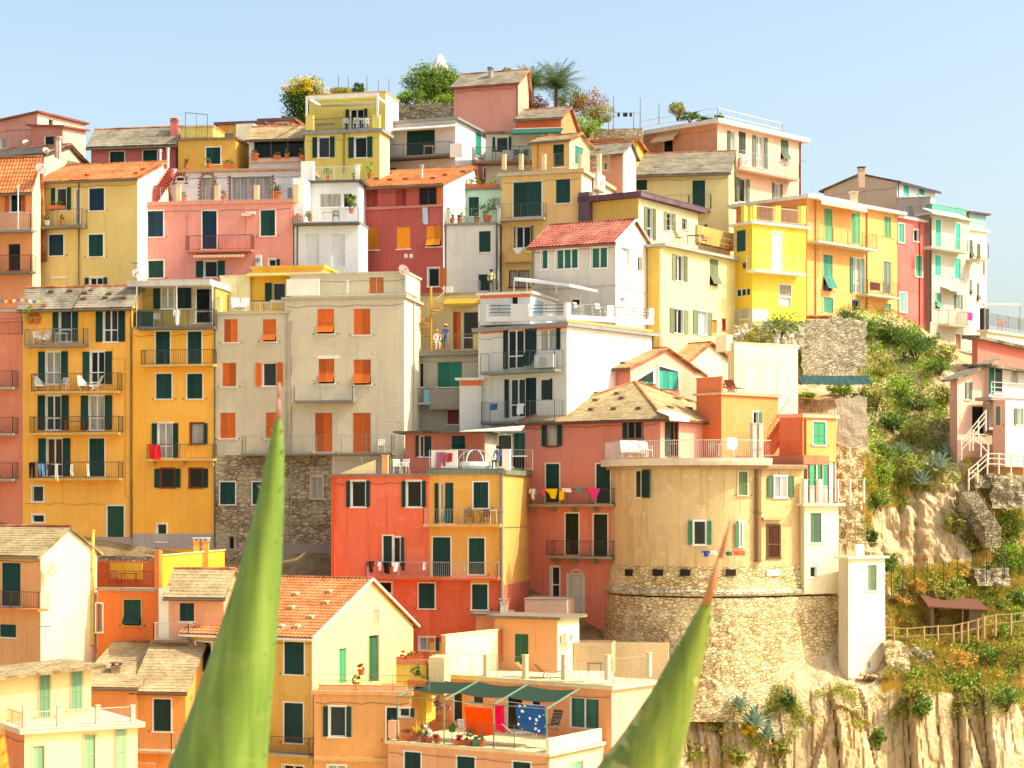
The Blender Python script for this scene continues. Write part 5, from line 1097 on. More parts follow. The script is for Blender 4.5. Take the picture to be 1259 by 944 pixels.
oh3.R.wins(K('C6', ('C',752,150,785,278), ('C',798,150,822,278), ('C',832,150,868,278)), sur=None); f = oh3.R
for x in (995, 1003, 1011, 1019, 1026): f.posts([x], 569, 618, wd=.07, o0=.85, o1=.92, col='6a3028')
# outside stairs
stp = MB(); A_ = og.R.world(944, 551, 1.2); B_ = og.R.world(970, 512, 2.2)
for i in range(12):
    p = A_.lerp(B_, i/12); q = A_.lerp(B_, (i+1)/12); dv = og.uR.cross(Vector((0,0,1)))*.5
    stp.hexa([p-dv-Vector((0,0,.4)), q-dv-Vector((0,0,.4)), q+dv-Vector((0,0,.4)), p+dv-Vector((0,0,.4))], [p-dv+Vector((0,0,.22)), Vector((q.x,q.y,p.z+.22))-dv, Vector((q.x,q.y,p.z+.22))+dv, p+dv+Vector((0,0,.22))])
stp.build('stairs', stucco('d86a2e'), og.root); rl = MB()
for i in range(13): p = A_.lerp(B_, i/12); rl.bar(p+Vector((0,0,.2)), p+Vector((0,0,1.1)), .012)
rl.bar(A_+Vector((0,0,1.1)), B_+Vector((0,0,1.1)), .025); rl.build('railing', paint('7a4a34'), og.root)

# ---- round tower
TC = Vector((11.87, 119.5, 0)); TR = 5.8
def zy(py, Y): return ZC+(YH-py)/F*Y
tow = empty('tower', (TC.x, TC.y-TR, zy(860, 113.7)), 'round plastered tower on a battered rubble stone base at the cliff edge', 'tower')
def plan(off, ph0=-100, ph1=27.5, full=True):
    if full is None: full = False; short = True
    else: short = False
    P = [TC+Vector((math.sin(R(p)), -math.cos(R(p)), 0))*(TR+off) for p in [ph0+(ph1-ph0)*i/40 for i in range(41)]]
    d = Vector((math.cos(R(27.5)), math.sin(R(27.5)), 0)); e = P[-1]; P += [e+d*(L) for L in ((.6,1.2,1.9,2.7,3.5,4.4,5.3,6.2) if full else (.4,.8,1.2,1.6,2.0,2.4,2.8,3.1))]
    if short: P = P[:42]
    P.append(P[-1]+Vector((-math.sin(R(27.5)), math.cos(R(27.5)), 0))*6+Vector((0,0,0))); return P
def loft(profile, mat, name, nz=1, ph1=27.5, jitter=0, full=True):
    mb = MB(); ps = []
    for a, b in zip(profile, profile[1:]):
        for i in range(nz): t = i/nz; ps.append((a[0]+(b[0]-a[0])*t, a[1]+(b[1]-a[1])*t))
    ps.append(profile[-1]); rows = [plan(o, full=full) for o, z in ps]; n = len(rows[0])
    # finer along the wall
    fine = 4 if jitter else 1; m0 = 0; R_ = []
    for (o, z), r in zip(ps, rows):
        q = []
        for i in range(n-1):
            for j in range(fine): q.append(r[i].lerp(r[i+1], j/fine))
        q.append(r[-1]); row = []
        for p in q:
            v = Vector((p.x, p.y, z))
            if jitter: dirv = (v-Vector((TC.x, TC.y+2, z))).normalized(); v += dirv*(noise.fractal(v*1.3, 1, 2, 4)*jitter+noise.noise(v*4)*jitter*.4)
            row.append(v)
        R_.append(row)
    w_ = len(R_[0]); mb.v = [v for row in R_ for v in row]
    for j in range(len(R_)-1):
        for i in range(w_-1): a = j*w_+i; mb.f.append((a, a+1, a+w_+1, a+w_)); mb.uv.append([(0,0)]*4)
    mb.f.append(tuple((len(R_)-1)*w_+i for i in range(w_))); mb.uv.append([(0,0)]*w_)
    return mb.build(name, mat, tow, smooth=False)
z_ = lambda py: zy(py, 113.7)
loft([(1.1, z_(885)), (.55, z_(800)), (.22, z_(735))], stonemat('warm', 3.0), 'stone_base', 26, jitter=.10)
loft([(.30, z_(733)), (.40, z_(730)), (.40, z_(727)), (.25, z_(725))], stonemat('pale', 2.2), 'string_course', 2, jitter=.03)
loft([(.2, z_(728)), (.10, z_(697))], stonemat('warm', 3.0), 'parapet_wall', 12, jitter=.06, full=False)
loft([(.02, z_(699)), (0, z_(575))], stucco('d4b27c', 1.3), 'wall', 1, full=False)
loft([(.62, z_(572)), (.66, z_(568)), (.66, z_(563))], stucco('d8cbb0', .8), 'terrace_slab', 1, full=None)
loft([(.30, z_(576)), (.34, z_(573)), (.34, z_(570.5))], stucco('a88468', .8), 'ledge_slab', 1, full=False)
twp = []
def cylface(px):
    rx = (px-CX)/F; a_ = 1+rx*rx; b_ = -2*(rx*TC.x+TC.y); c_ = TC.x**2+TC.y**2-TR**2; Y = (-b_-math.sqrt(b_*b_-4*a_*c_))/(2*a_)
    P = Vector((rx*Y, Y, 0)); n = (P-Vector((TC.x, TC.y, 0))).normalized(); u = Vector((-n.y, n.x, 0)); f = Face(P-n*.03, u, n, 1, tow); f.shc = '4f8a62'; return f
for (st_, cr, q, kw) in (('OR','C4',(880,378,915,542),dict(c=DKGREEN,rw=2.6,sash='d8d0bc')), ('O','C6',(62,485,135,628),dict(rw=.75,g='mid')), ('OL','C6',(335,488,352,640),dict(rw=2.2)), ('S','C6',(330,192,382,332),dict(c='5f7048'))):
    x0, y0 = k2(cr, q[0], q[1]); x1, y1_ = k2(cr, q[2], q[3]); f = cylface((x0+x1)/2); f.win(st_, x0, y0, x1, y1_, cut=False, o=.06, sur='dccfa8', **kw)
for x in (774, 808, 842, 899):
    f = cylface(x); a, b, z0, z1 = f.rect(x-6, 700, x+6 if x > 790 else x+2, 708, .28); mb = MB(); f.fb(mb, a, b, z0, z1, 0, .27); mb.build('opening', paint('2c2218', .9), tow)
f = cylface(929); f.pipe(932, 570, 690, '8c6c48', .2, .15); f.posts([928, 936], 521, 565, wd=.28, o0=-.1, o1=.2, col='c4b8a8')
f = Face(plan(0)[40], Vector((math.cos(R(27.5)), math.sin(R(27.5)), 0)), Vector((math.sin(R(27.5)), -math.cos(R(27.5)), 0)), 6, tow); f.shc = '4a6a48'; TF = f
f.wins(K('C6', ('O',540,218,618,345,dd(rw=.85,g='curtain',sash='ece8e0')), ('W',502,512,575,705,dd(sash='6a4a2c',g='brown'))), cut=False, o=.03, sur='d8c8a0')
f.block(989-50, 636, 964, 639, 0, .3, 'b8a070', 'ledge'); f.block(943, 700, 960, 708, 0, .2, 'e8dcc0', 'ledge')
# rails of the terrace on the tower
Pn = [Vector((p.x, p.y, 0)) for p in plan(.5, full=None)[6:42]]; mb = MB(); zs_ = z_(563); zt_ = z_(541)
for i, (a, b) in enumerate(zip(Pn, Pn[1:])):
    mb.bar(a+Vector((0,0,zt_)), b+Vector((0,0,zt_)), .03)
    for j in range(3): p = a.lerp(b, j/3); mb.bar(p+Vector((0,0,zs_)), p+Vector((0,0,zt_)), .012, cap=False)
mb.build('railing', paint('d0ccc4', .4), tow)
# cream tower house and white buttress pillar
ct = House('slim cream tower house with a corner balcony between the round tower and the cliff', 984, 989, 1031, 622, 726, 115.2, 62, 'd8cca4', ('flat', dict(col='e0d4b8', th=.12, oh=.3)), wallR='eee2be', shc='4a6a50', ext=.2)
ct.R.wins(K('C6', ('C',757,440,823,615,), ('W',757,758,795,822,dd(g='mid'))), sur=None); ct.R.edge_rail(990, 1030, 599, 618, style='thin', col='8a8a84', o=.2); ct.R.posts([991, 1009], 590, 618, wd=.25, col='efe8d8')
wp = House('tall white buttress house with one green shutter at the foot of the cliff wall', 1031, 1043, 1088, 687, 838, 114.5, 56, 'cdbba0', ('flat', dict(col='e6dcc8', th=.1, oh=.2)), wallR='ecdcc0', shc='6a7c60', ext=.1)
wp.R.wins(K('C6', ('C',1100,748,1152,900)), sur=None); wp.R.wins([('W', 1067, 813, 1071, 822)], sur=None); wp.R.edge_rail(1063, 1086, 667, 686, style='bars', col='9a8a6c'); wp.L.edge_rail(1031, 1043, 667, 686, style='bars', col='c8b898'); wp.R.block(1053, 669, 1063, 687, -.3, -.1, 'ece4d0', 'parapet')
# ---- lower left
hl = House('cream gabled house with a slate roof and a satellite dish at the lower left', -60, 50, 119, 681, 800, 108, 30, 'e8a468', ('gR', 84, 650, dict(kind='slatewarm', oh=.35, gutter='8a7a5c')), wallR='f2e6b4')
hl.L.wins(K('D1', ('C',12,348,122,605), ('C',0,715,95,790)), sur=None); hl.L.balcony(-20, 47, 748, 727, .8, 'dc8848', '6a4a34'); hl.R.dish(61, 701, .45, 'c9a07c', .5); hl.R.pipe(114, 652, 792, 'e0c064', .11)
og2 = House('bright orange house with one green flap shutter and a railed terrace on top', 120, 196, 206, 727, 800, 110, 14, 'e67018', ('flat', dict(col='a89c84', th=.12, oh=.1)), wallR='f2ecd8')
og2.L.wins(K('D1', ('F',738,568,840,720)), sur='c8a05c'); og2.L.win('W', 118.5, 742, 126, 777, sur='ece4cc', g='curtain'); og2.L.edge_rail(120, 188, 702, 722, style='bars', col='a83c20'); og2.L.block(190, 676, 195.5, 723, -.4, 0, 'e87a1c', 'pillar')
og2.L.block(120, 690, 190, 722, -2.6, -2.4, 'd86a20', 'back_wall'); og2.L.block(135, 692, 175, 712, -2.35, -2.3, 'ecb818', 'painted_band')
ywl = House('bright yellow terrace wall house rising behind the peach cottage', 188, 195, 276, 684, 735, 112.5, 60, 'e6a020', ('shed', 686, 677, dict(col='ecdca8', th=.06, oh=.05)), wallR='f0cc14')
ywl.chimney(242, 662, 680, 114, .34, 'ec9c1c', 'd8d4cc'); ywl.chimney(253, 662, 680, 114, .34, 'ec9c1c', 'd8d4cc')
rwl = House('rubble stone garden wall with a pale coping above the orange terrace', 121, 190, None, 684, 705, 116, 5, '8c8070', ('none',), cat='wall', name='garden_wall', depth=.5, mat=stonemat('wall', 2.6))
ptc = House('small peach cottage with a slate roof beside the yellow terrace wall', 207, 275, None, 731, 790, 107.5, 6, 'e6a070', ('gR', 285, 702, dict(kind='slatewarm', oh=.3)), depth=5)
ptc.L.wins(K('D1', ('C',1070,588,1155,695)), sur=None); ptc.L.balcony(188, 232, 787, 766, .8, '7a7064', 'c8c0b0', 'bars'); ptc.L.block(195, 723, 207, 788, 0, .05, 'efe6d0', 'corner_wall')
dk = House('orange house with a brown slate roof and a dark green balcony door', 166, 228, None, 848, 960, 104.5, 5, 'e09a3c', ('gR', 250, 794, dict(kind='slatewarm', oh=.3, gutter='6a5040')), depth=7)
dk.L.wins(K('D2', ('C',915,535,1018,726))); dk.L.balcony(150, 211, 923, 901, .8, 'c8b89c', 'b8a890', 'bars'); dk.chimney(143.5, 815, 836, 106.5, .5, '9c805c', '6a5444')
dk2 = House('', 98, 168, None, 845, 880, 104.6, 5, 'd89a50', ('gR', 210, 793, dict(kind='slatewarm', oh=.3)), depth=7, of=dk); dk.L.edge_rail(168, 190, 938, 950, o=1.5, style='bars', col='d8c8b0')
bl = House('cream house at the bottom left with a wide terrace and pale green shutters', -30, 30, 169, 902, 1000, 94, 60, 'e07c48', ('flat', dict(col='cfc0a4', th=.22, oh=.3)), wallR='f0dc9c', shc='8cae84')
bl.R.wins(K('D2', ('C',195,815,262,1000), ('C',502,748,565,960), ('C',690,710,746,960)), sur='d8b488', sill=False)
blu = House('', -60, -25, 112, 838, 920, 96.2, 60, 'e08c50', ('shed', 830, 822, dict(kind='slatewarm', th=.14, oh=.6)), wallR='f2d490', of=bl, shc='7aa47c', ext=0)
blu.R.wins(K('D2', ('C',236,372,296,640), ('C',426,345,486,600)), sur='cfa67c', sill=False)
bl.R.posts([31, 73, 121, 164], 868, 893, wd=.2, o0=-.2, o1=0, col='dcc49c'); bl.R.edge_rail(31, 166, 872, 893, style='bars', col='d8ccb8') ; bl.L.edge_rail(2, 28, 873, 898, style='bars', col='a86a48')
# ---- yellow house with the orange roof
yo = House('yellow house with a bright orange tiled roof and a cream gable behind the agave leaf', 229, 386, 508, 782, 960, 104, 26, 'd6a848', ('gR', 455, 714, dict(kind='tile', oh=.4, verge='e8e0d0', gutter='ddd6c8')), wallR='f2e48e')
yo.L.wins(K('D3', ('G',198,720,290,905,dd(sur='e8e0d0')), ('C',725,722,842,915)) + K('D4', ('C',240,558,352,795)) + [('W', 348, 941, 373, 960)]); yo.L.balcony(318, 380, 927, 906, .9, 'a8a890', '6a4438', 'bars'); yo.L.pipe(384, 785, 940, 'e0d4b4', .05)
yo.R.wins(K('D4', ('D',742,155,800,430,dd(c='2c6a48',sur='d8b890')), ('D',566,232,612,470,dd(c='3f9c6c')), ('W',770,0,800,85,dd(sash='dcb888',g='curtain'))), sur=None, sill=False)
yo.vents([k2('D3', *p) for p in ((258,520),(172,628),(792,440),(990,425),(768,520),(972,490),(884,578),(705,632),(800,635),(545,400) )], col='c8a88c', size=.36)
pl = House('peach house below the yellow gable with a railed terrace and one green shuttered window', 386, 505, None, 855, 960, 101.8, 4, 'dd9a52', ('flat', dict(col='e2a870', th=.16, oh=.12)), depth=5)
pl.L.wins(K('D4', ('O',508,578,604,758,dd(rw=.6)), ('C',850,585,912,780,dd(c=DKGREEN)), ('OR',925,588,985,640,dd(rw=.8)))); pl.L.block(386, 931, 478, 936, 0, .1, 'd8a468', 'string_course'); pl.L.wins([('W', 403, 941, 425, 960)])
pl.L.edge_rail(392, 528, 830, 850, style='rails', col='a87450', o=-.05); pl.L.block(392, 842, 500, 852, -.35, -.15, 'ecb07c', 'parapet')
pl.L.edge_rail(394, 530, 804, 850, style='rails', col='8a6a50', o=-3.0) if False else None
cwl = House('cream terrace corner with a sun lit wall and a raised yellow planter', 487, 524, None, 816, 855, 103.5, 4, 'e0c040', ('none',), depth=2.5); cwl.L.block(487, 811, 524, 817, -.3, .02, 'c87848', 'trough'); cwl.L.block(527, 808, 546, 855, -1.5, .3, 'e0c890', 'side_wall')
lc = House('cream walled terrace house with an orange room and a deck above the green awning', 527, 545, 805, 835, 880, 101.6, 8, 'ecd09c', ('flat', dict(col='e8dcb8', th=.14, oh=.1)), wallR='ecd09c', depth=5) if False else None
ut = House('upper peach terrace house with square posts, two loungers and a green door', 527, 752, 802, 848, 960, 100.5, 38, 'e29a64', ('flat', dict(col='dccca0', th=.2, oh=.2)), wallR='e8b88c', ext=1)
ut.L.posts([596, 644, 692, 745], 806, 836, wd=.24, o0=-.25, o1=0, col='d4c29c'); ut.L.edge_rail(548, 745, 808, 836, style='thin', col='b8ac94', o=-.15); ut.R.posts([800], 803, 832, wd=.24, o0=-.25, o1=0, col='d4c29c'); ut.R.edge_rail(753, 800, 808, 838, style='thin', col='b8ac94')
utr = House('', 608, 685, 712, 762, 845, 108.5, 26, 'e8a060', ('flat', dict(col='7c6c54', th=.14, oh=.35)), wallR='f2e4b8', of=ut, ext=0)
utr.L.wins(K('D5', ('C',934,578,1015,760,dd(c='2c5c38'))), sur=None, sill=False); utr.L.pipe(617, 775, 812, 'c06a3c', .06)
utw = House('', 543, 548, 612, 782, 840, 108, 62, 'e0986a', ('shed', 782, 775, dict(col='ecdcb8', th=.05, oh=.03)), wallR='f4ecbc', of=ut, ext=0)
uts = House('', 705, 752, None, 790, 830, 110, 4, 'b89c78', ('none',), depth=2, of=ut, ext=0); utr.R.acunit(697, 778, 708, 790)
ux = House('', 585, 615, None, 757, 800, 112, 5, 'd88c5c', ('flat', dict(col='6a6050', th=.1, oh=.3)), of=ut, depth=4, ext=0)
fl = MB(); q = [ut.L.pt(0,ut.zt-.05), ut.L.pt(ut.wL,ut.zt-.05), ut.L.pt(ut.wL,ut.zt-.05)+Vector((.6,11,0)), ut.L.pt(0,ut.zt-.05)+Vector((-1,11,0))]; q = [p+ut.uR*.4 for p in q[:2]]+q[2:]
fl.hexa([p-Vector((0,0,.2)) for p in q], [p+Vector((0,0,.2)) for p in q]); fl.build('terrace_floor', stucco('e0d2a8', .8), ut.root)
House('plain cream plaster wall at the foot of the round tower', 745, 822, None, 790, 850, 112.6, 3, 'd9c090', ('none',), cat='wall', name='plaster_wall', depth=.4)
# lower terrace with the pergola
lt = House('peach house at the bottom with a flowered terrace under a dark green pergola', 477, 672, 812, 932, 1000, 96.5, -4, 'dc9058', ('flat', dict(col='e6d6b0', th=.14, oh=.12)), wallR='f0dcb0', ext=1) if False else None
lt = House('peach house at the bottom with a flowered terrace under a dark green pergola', 477, 675, 812, 930, 1000, 96.0, 32, 'e2a070', ('flat', dict(col='e0cc9c', th=.14, oh=.12)), ext=1, wallR='ecc89c')
lt.L.wins(K('D6', ('C',182,850,278,960), ('C',495,878,600,960), ('C',828,910,932,960)))
ltr = lt
ltr.R.wins([('C', 702, 937, 716, 960, dict(c='7ab08c')), ('C', 740, 925, 752, 960, dict(c='7ab08c'))], sur='e0b088')
ltr.R.block(675, 902, 740, 930, -.2, 0, 'efdcac', 'parapet')
f = lt.L; f.edge_rail(482, 672, 888, 915, style='thin', col='5a6058', o=-.1)
f.block(477, 886, 486, 908, -.35, 0, 'efb890', 'pillar')
f.block(487, 900, 535, 908, -2.6, -2.4, 'efd8b0', 'low_wall')
pgm = MB(); tops = []
for x in (489, 546, 607, 672):
    a = f.world(x, 915 if x < 600 else 921, -.12); zt = f.at(x, 856+(x-489)*.085, -.12)[1]; t = Vector((a.x, a.y, zt)); pgm.bar(a, t, .045, 6); tops.append(t)
for a, b in zip(tops, tops[1:]): pgm.bar(a, b, .03)
for i, t in enumerate(tops):
    bk = t+f.n*-3.2+Vector((0,0,.75)); pgm.bar(t, bk, .05)
pgm.build('pergola', paint('6f8c72', .5), lt.root)
gm = MB()
for (i, a, b) in ((0, tops[0], tops[1]), (1, tops[1], tops[2]), (2, tops[2], tops[3])):
    a2 = a+f.n*-1.3+Vector((0,0,.26)); b2 = b+f.n*-1.3+Vector((0,0,.26)); a3 = a+f.n*-3.2+Vector((0,0,.7)); b3 = b+f.n*-3.2+Vector((0,0,.7))
    gm.grid(lambda u, v: (a2.lerp(b2, u)).lerp(a3.lerp(b3, u), v)-Vector((0,0,.12*math.sin(math.pi*u))), 6, 3)
gm.build('awning', cloth('2c4034'), lt.root, smooth=True)
ltb = House('', 520, 752, None, 868, 960, 100.3, -8, 'dd9450', ('none',), depth=2, of=lt, ext=0) if False else None
ut.L.wins([('G',556,850,568,888),('G',580,852,594,866),('G',622,856,642,898),('G',652,856,664,868),('G',700,858,736,896,dict(g='green'))], sur=None, sill=False)
# ---- houses at the right edge
rp = House('pink house with a sagging slate roof and green shutters at the right edge', 1168, 1177, 1220, 466, 575, 127, 52, 'c08c80', ('shed', 467, 446, dict(kind='slate', th=.14, oh=.4)), wallR='ecbea6', shc='4f7c68')
rp.R.wins(K('C7', ('OR',908,530,930,635,dd(rw=1.2,g='mid')), ('G',950,672,1032,840)), sur=None)
r2_ = House('white house with a slatted balcony and a beige blind at the right edge', 1205, 1216, 1330, 452, 500, 128.5, 50, 'c8b8ac', ('shed', 452, 470, dict(kind='slate', th=.14, oh=.8)), wallR='e6ddd2', shc='1e6c5c')
r2_.R.wins(K('C7', ('OL',1080,432,1130,600,dd(rw=1.1)), ('G',1180,465,1222,540)), sur=None); r2_.R.edge_rail(1219, 1300, 472, 490, o=1.2, style='rails', col='ece4dc'); r2_.R.block(1219, 490, 1300, 494, 0, 1.3, '9c8c80', 'balcony')
r3_ = House('cream lower house with green shutters above the white rail stairs', 1221, 1236, 1330, 492, 545, 125.5, 55, 'e0a890', ('none',), wallR='f2dcc0', shc='6a8c78')
r3_.L.wins(K('C7', ('C',1092,675,1120,788)), sur='e8c8b0'); r3_.R.wins(K('C7', ('O',1215,688,1235,785,dd(rw=1.2,g='curtain'))), sur='e8c8b0')
r4_ = House('brown basement house with glass doors behind the white railing', 1212, 1222, 1330, 546, 600, 126.5, 55, 'b87c4c', ('none',), wallR='c8945c', shc='3a6a58'); r4_.R.wins(K('C8', ('G',1135,35,1210,140)), sur=None, g='green')
r5_ = House('salmon house with a long sloping roof edge high at the right edge', 1195, 1202, 1330, 417, 450, 140, 50, 'c8645a', ('shed', 417, 446, dict(kind='slate', th=.2, oh=.5)), wallR='d8705e')
r6_ = House('unfinished grey terrace house with open posts at the right edge', 1205, 1213, 1330, 408, 425, 150, 40, 'c8bca0', ('flat', dict(col='ccc4b0', th=.15, oh=.2)), wallR='d8ceb4', shc=DKGREEN)
f = r6_.R; f.edge_rail(1214, 1300, 392, 406, style='bars', col='7a7468'); pq = MB()
for x in (1211, 1254): a = f.world(x, 408, -.5); pq.bar(a, Vector((a.x, a.y, f.at(x, 374)[1])), .06)
pq.bar(f.world(1209, 374, -.5), f.world(1254, 374, -.5), .1); pq.build('pergola', paint('b8a898'), r6_.root); f.block(1209, 379, 1216, 408, -.9, -.6, paint('26303c'), 'screen')
for h_ in HOUSES: h_.finish()
# ------------------------------------------------------------------ hill, cliff, sea
COLS = {  # photo column: (row height, distance) from the crest down to the foot
 -300: [(215,170),(240,160),(300,149),(352,142),(450,138),(580,133),(700,126),(800,117),(950,108),(1250,96)],
 0:    [(205,168),(230,158),(300,148),(352,142),(450,138),(580,133),(700,126),(800,117),(950,108),(1250,96)],
 105:  [(212,166),(235,158),(300,148),(352,142),(450,138),(580,133),(700,126),(800,117),(950,108),(1250,96)],
 300:  [(175,166),(235,156),(300,148),(352,142),(450,138),(580,133),(700,126),(800,117),(950,108),(1250,96)],
 380:  [(138,166),(200,158),(290,148),(352,142),(450,138),(580,133),(700,124),(800,117),(950,108),(1250,96)],
 560:  [(132,166),(200,158),(290,149),(352,142),(450,138),(560,132),(700,124),(800,118),(950,108),(1250,96)],
 650:  [(140,164),(200,158),(290,149),(352,142),(450,138),(560,132),(700,124),(800,118),(950,108),(1250,96)],
 760:  [(166,164),(215,158),(290,149),(352,142),(450,138),(560,132),(700,124),(800,118),(950,110),(1250,100)],
 850:  [(200,170),(262,160),(330,152),(410,142),(480,137),(560,131),(680,126),(846,114.5),(930,111.5),(1250,107)],
 910:  [(250,172),(330,158),(398,146),(440,140),(500,136),(560,131),(680,126),(846,114.3),(930,111.5),(1250,107)],
 985:  [(300,172),(330,158),(392,143),(470,139.5),(490,135),(560,128),(690,124),(826,114.6),(900,112),(1250,107)],
 1032: [(300,172),(330,160),(390,142.8),(468,139.2),(490,134),(560,123),(700,119.5),(832,114.6),(880,112),(1250,107)],
 1062: [(300,172),(330,162),(391,144),(445,141),(490,133),(560,124.5),(700,121),(835,114.8),(872,112.4),(1250,107)],
 1100: [(300,172),(340,162),(400,147),(440,142),(480,136),(560,127.5),(700,121.5),(770,119.4),(850,113.4),(1250,107)],
 1170: [(405,176),(418,166),(434,146),(470,137),(530,131),(590,126),(710,121.5),(764,119.3),(855,113),(1250,107)],
 1259: [(425,172),(438,162),(458,143),(500,137),(560,133),(600,129),(720,123),(752,120.5),(868,113),(1250,107)],
 1500: [(425,172),(440,162),(470,141),(510,137),(560,133),(600,129),(720,123),(745,120.5),(880,113),(1250,107)]}
CK = sorted(COLS)
def colrow(px):
    px = max(CK[0], min(CK[-1], px))
    for a, b in zip(CK, CK[1:]):
        if a <= px <= b:
            t = (px-a)/(b-a); return [(p[0]+(q[0]-p[0])*t, p[1]+(q[1]-p[1])*t) for p, q in zip(COLS[a], COLS[b])]
def surf(px, py, lift=0):
    r = colrow(px)
    for (y0, Y0), (y1, Y1) in zip(r, r[1:]):
        if y0 <= py <= y1: return hdisp(ray(px, py, Y0+(Y1-Y0)*(py-y0)/(y1-y0)))+Vector((0, 0, lift))
    return hdisp(ray(px, py, r[0][1] if py < r[0][0] else r[-1][1]))
def hdisp(p):
    """rough the ground: slabs on the sea cliff, lumps on the slope above"""
    px = CX+F*p.x/p.y; py = YH-(p.z-ZC)*F/p.y
    if px < 820: return p
    k = min(1, (px-820)/60); d = noise.fractal(p*.35, 1, 2.1, 5)*.7*k
    cl = min(1, max(0, (py-835)/25))
    if cl > 0:
        q = Vector((p.x*.42+p.z*.015, p.y*.1, p.z*.045)); v = noise.voronoi(q); c = noise.cell(v[1][0]*7.3); c2 = noise.cell(v[1][0]*3.1+Vector((9,2,5)))
        edge = v[0][1]-v[0][0]; q2 = Vector((p.x*1.1-p.z*.03, 3, p.z*.09)); w2 = noise.voronoi(q2); d = d*(1-cl*.85)+cl*(c*.5+(q.x-v[1][0].x)*(c2-.35)*.9-.35*(edge < .04)+.14*noise.cell(w2[1][0]*5.7)-.15*(w2[0][1]-w2[0][0] < .05)+.16*noise.fractal(Vector((p.x*1.6, 0, p.z*.9)), 1, 2, 4))
    elif py > 560 and px > 1040: d += .45*noise.fractal(p*1.3, 1, 2, 4)+.9*abs(noise.noise(Vector((p.x*.9, p.y*.5, p.z*.35))))+.25*noise.noise(p*3.1)
    return p+Vector((0, -1, .25))*d*(.9)
def sheet(name, xs, mat, nr):
    mb = MB(); rows = None; pts = []
    for x in xs:
        r = colrow(x); col = []; c0 = ray(x, r[0][0], r[0][1])
        col.append(Vector((c0.x*1.5, c0.y+90, c0.z-25))); col.append(Vector((c0.x*1.05, c0.y+12, c0.z-1.5)))
        for (y0, Y0), (y1, Y1), n in zip(r, r[1:], nr):
            for j in range(n): t = j/n; col.append(hdisp(ray(x, y0+(y1-y0)*t, Y0+(Y1-Y0)*t)))
        col.append(hdisp(ray(x, r[-1][0], r[-1][1]))); b = col[-1]; col.append(Vector((b.x, b.y-6, -.5))); pts.append(col)
    h = len(pts[0]); mb.v = [v for c in pts for v in c]
    for i in range(len(pts)-1):
        for j in range(h-1): a = i*h+j; mb.f.append((a, a+1, a+h+1, a+h)); mb.uv.append([(0,0)]*4)
    o = mb.build(name, mat, None); o['kind'] = 'structure'; return o
def soilmat():
    m, nt, b = newmat('soil', '8a7250', .95, spec=.1); n = tex(nt, 'TexNoise', coords(nt, (.6,.6,.6)), Scale=1.0, Detail=8, Roughness=.7)
    x = ramp(nt, n.outputs[0], [(.3, '5c4c34'), (.5, '8c7654'), (.7, 'b09a70')]); nt.links.new(x, b.inputs['Base Color']); bump(nt, b, n.outputs[0], .8, .2); return m
def rockmat():
    m, nt, b = newmat('rock', 'd8b98c', .95, spec=.1)
    t = nt.nodes.new('ShaderNodeTexCoord'); mp = nt.nodes.new('ShaderNodeMapping'); mp.inputs['Rotation'].default_value = (0, R(9), 0); mp.inputs['Scale'].default_value = (.9,.5,.16); nt.links.new(t.outputs['Object'], mp.inputs[0])
    n1 = tex(nt, 'TexNoise', mp.outputs[0], Scale=1.6, Detail=9, Roughness=.66); n2 = tex(nt, 'TexNoise', coords(nt, (.35,.35,.35)), Scale=1.0, Detail=6, Roughness=.65)
    n3 = tex(nt, 'TexNoise', coords(nt, (3,3,3)), Scale=1.0, Detail=8, Roughness=.7); v = tex(nt, 'TexVoronoi', mp.outputs[0], Scale=1.3, feature='DISTANCE_TO_EDGE')
    x = ramp(nt, n1.outputs[0], [(.26, '94785a'), (.40, 'c8ac82'), (.55, 'dcc49c'), (.72, 'e8d8b8')])
    x = mixc(nt, ramp(nt, n2.outputs[0], [(.52, 0.), (.64, .5)]), x, lin('c8a068')); x = mixc(nt, ramp(nt, n3.outputs[0], [(.54, 0.), (.7, .45)]), x, lin('a0845c'))
    x = mixc(nt, ramp(nt, v.outputs[0], [(.0, .35), (.02, 0.)]), x, lin('5c4830'))
    nt.links.new(x, b.inputs['Base Color']); a = N(nt, 'Math', operation='ADD'); nt.links.new(n1.outputs[0], a.inputs[0]); nt.links.new(n3.outputs[0], a.inputs[1]); bump(nt, b, a.outputs[0], .9, .25); return m
sheet('hill', list(range(-300, 820, 24))+[820], soilmat(), (4,4,4,4,4,4,4,4,4))
sheet('cliff', [820+i*2 for i in range(341)], rockmat(), (4,6,14,14,18,24,36,34,100))
sea = MB(); sea.poly([(-4000,-400,0),(4000,-400,0),(4000,7000,0),(-4000,7000,0)]); sm, snt, sb = newmat('sea', '1d4a5c', .15, spec=.5); sn = tex(snt, 'TexNoise', coords(snt, (.2,.2,.2)), Scale=1.0, Detail=5); bump(snt, sb, sn.outputs[0], .4, .5)
o = sea.build('sea', sm); o['kind'] = 'structure'
def hn(x, y):
    t = max(0, min(1, (y+12)/70)); z = 43.2-30*t*t*(3-2*t)+max(0, -y-12)*.35; k = max(0, (abs(x)-110)/60); return max(-.6, z-k*k*12+noise.noise(Vector((x*.05, y*.05, 0)))*1.5-(1.2 if abs(y) < 8 else 0))
hm = MB(); hm.grid(lambda u, v: (lambda x, y: (x, y, hn(x, y)))(-260+520*u, -150+268*v), 90, 60)
gm_, gnt, gb = newmat('bounce_slope_soil', 'd6c69c', .95, spec=.1); gn = tex(gnt, 'TexNoise', coords(gnt, (.15,.15,.15)), Scale=1.0, Detail=8, Roughness=.7); gnt.links.new(ramp(gnt, gn.outputs[0], [(.35, 'b8a67c'), (.55, 'd8c89c'), (.7, 'd4caa8')]), gb.inputs['Base Color'])
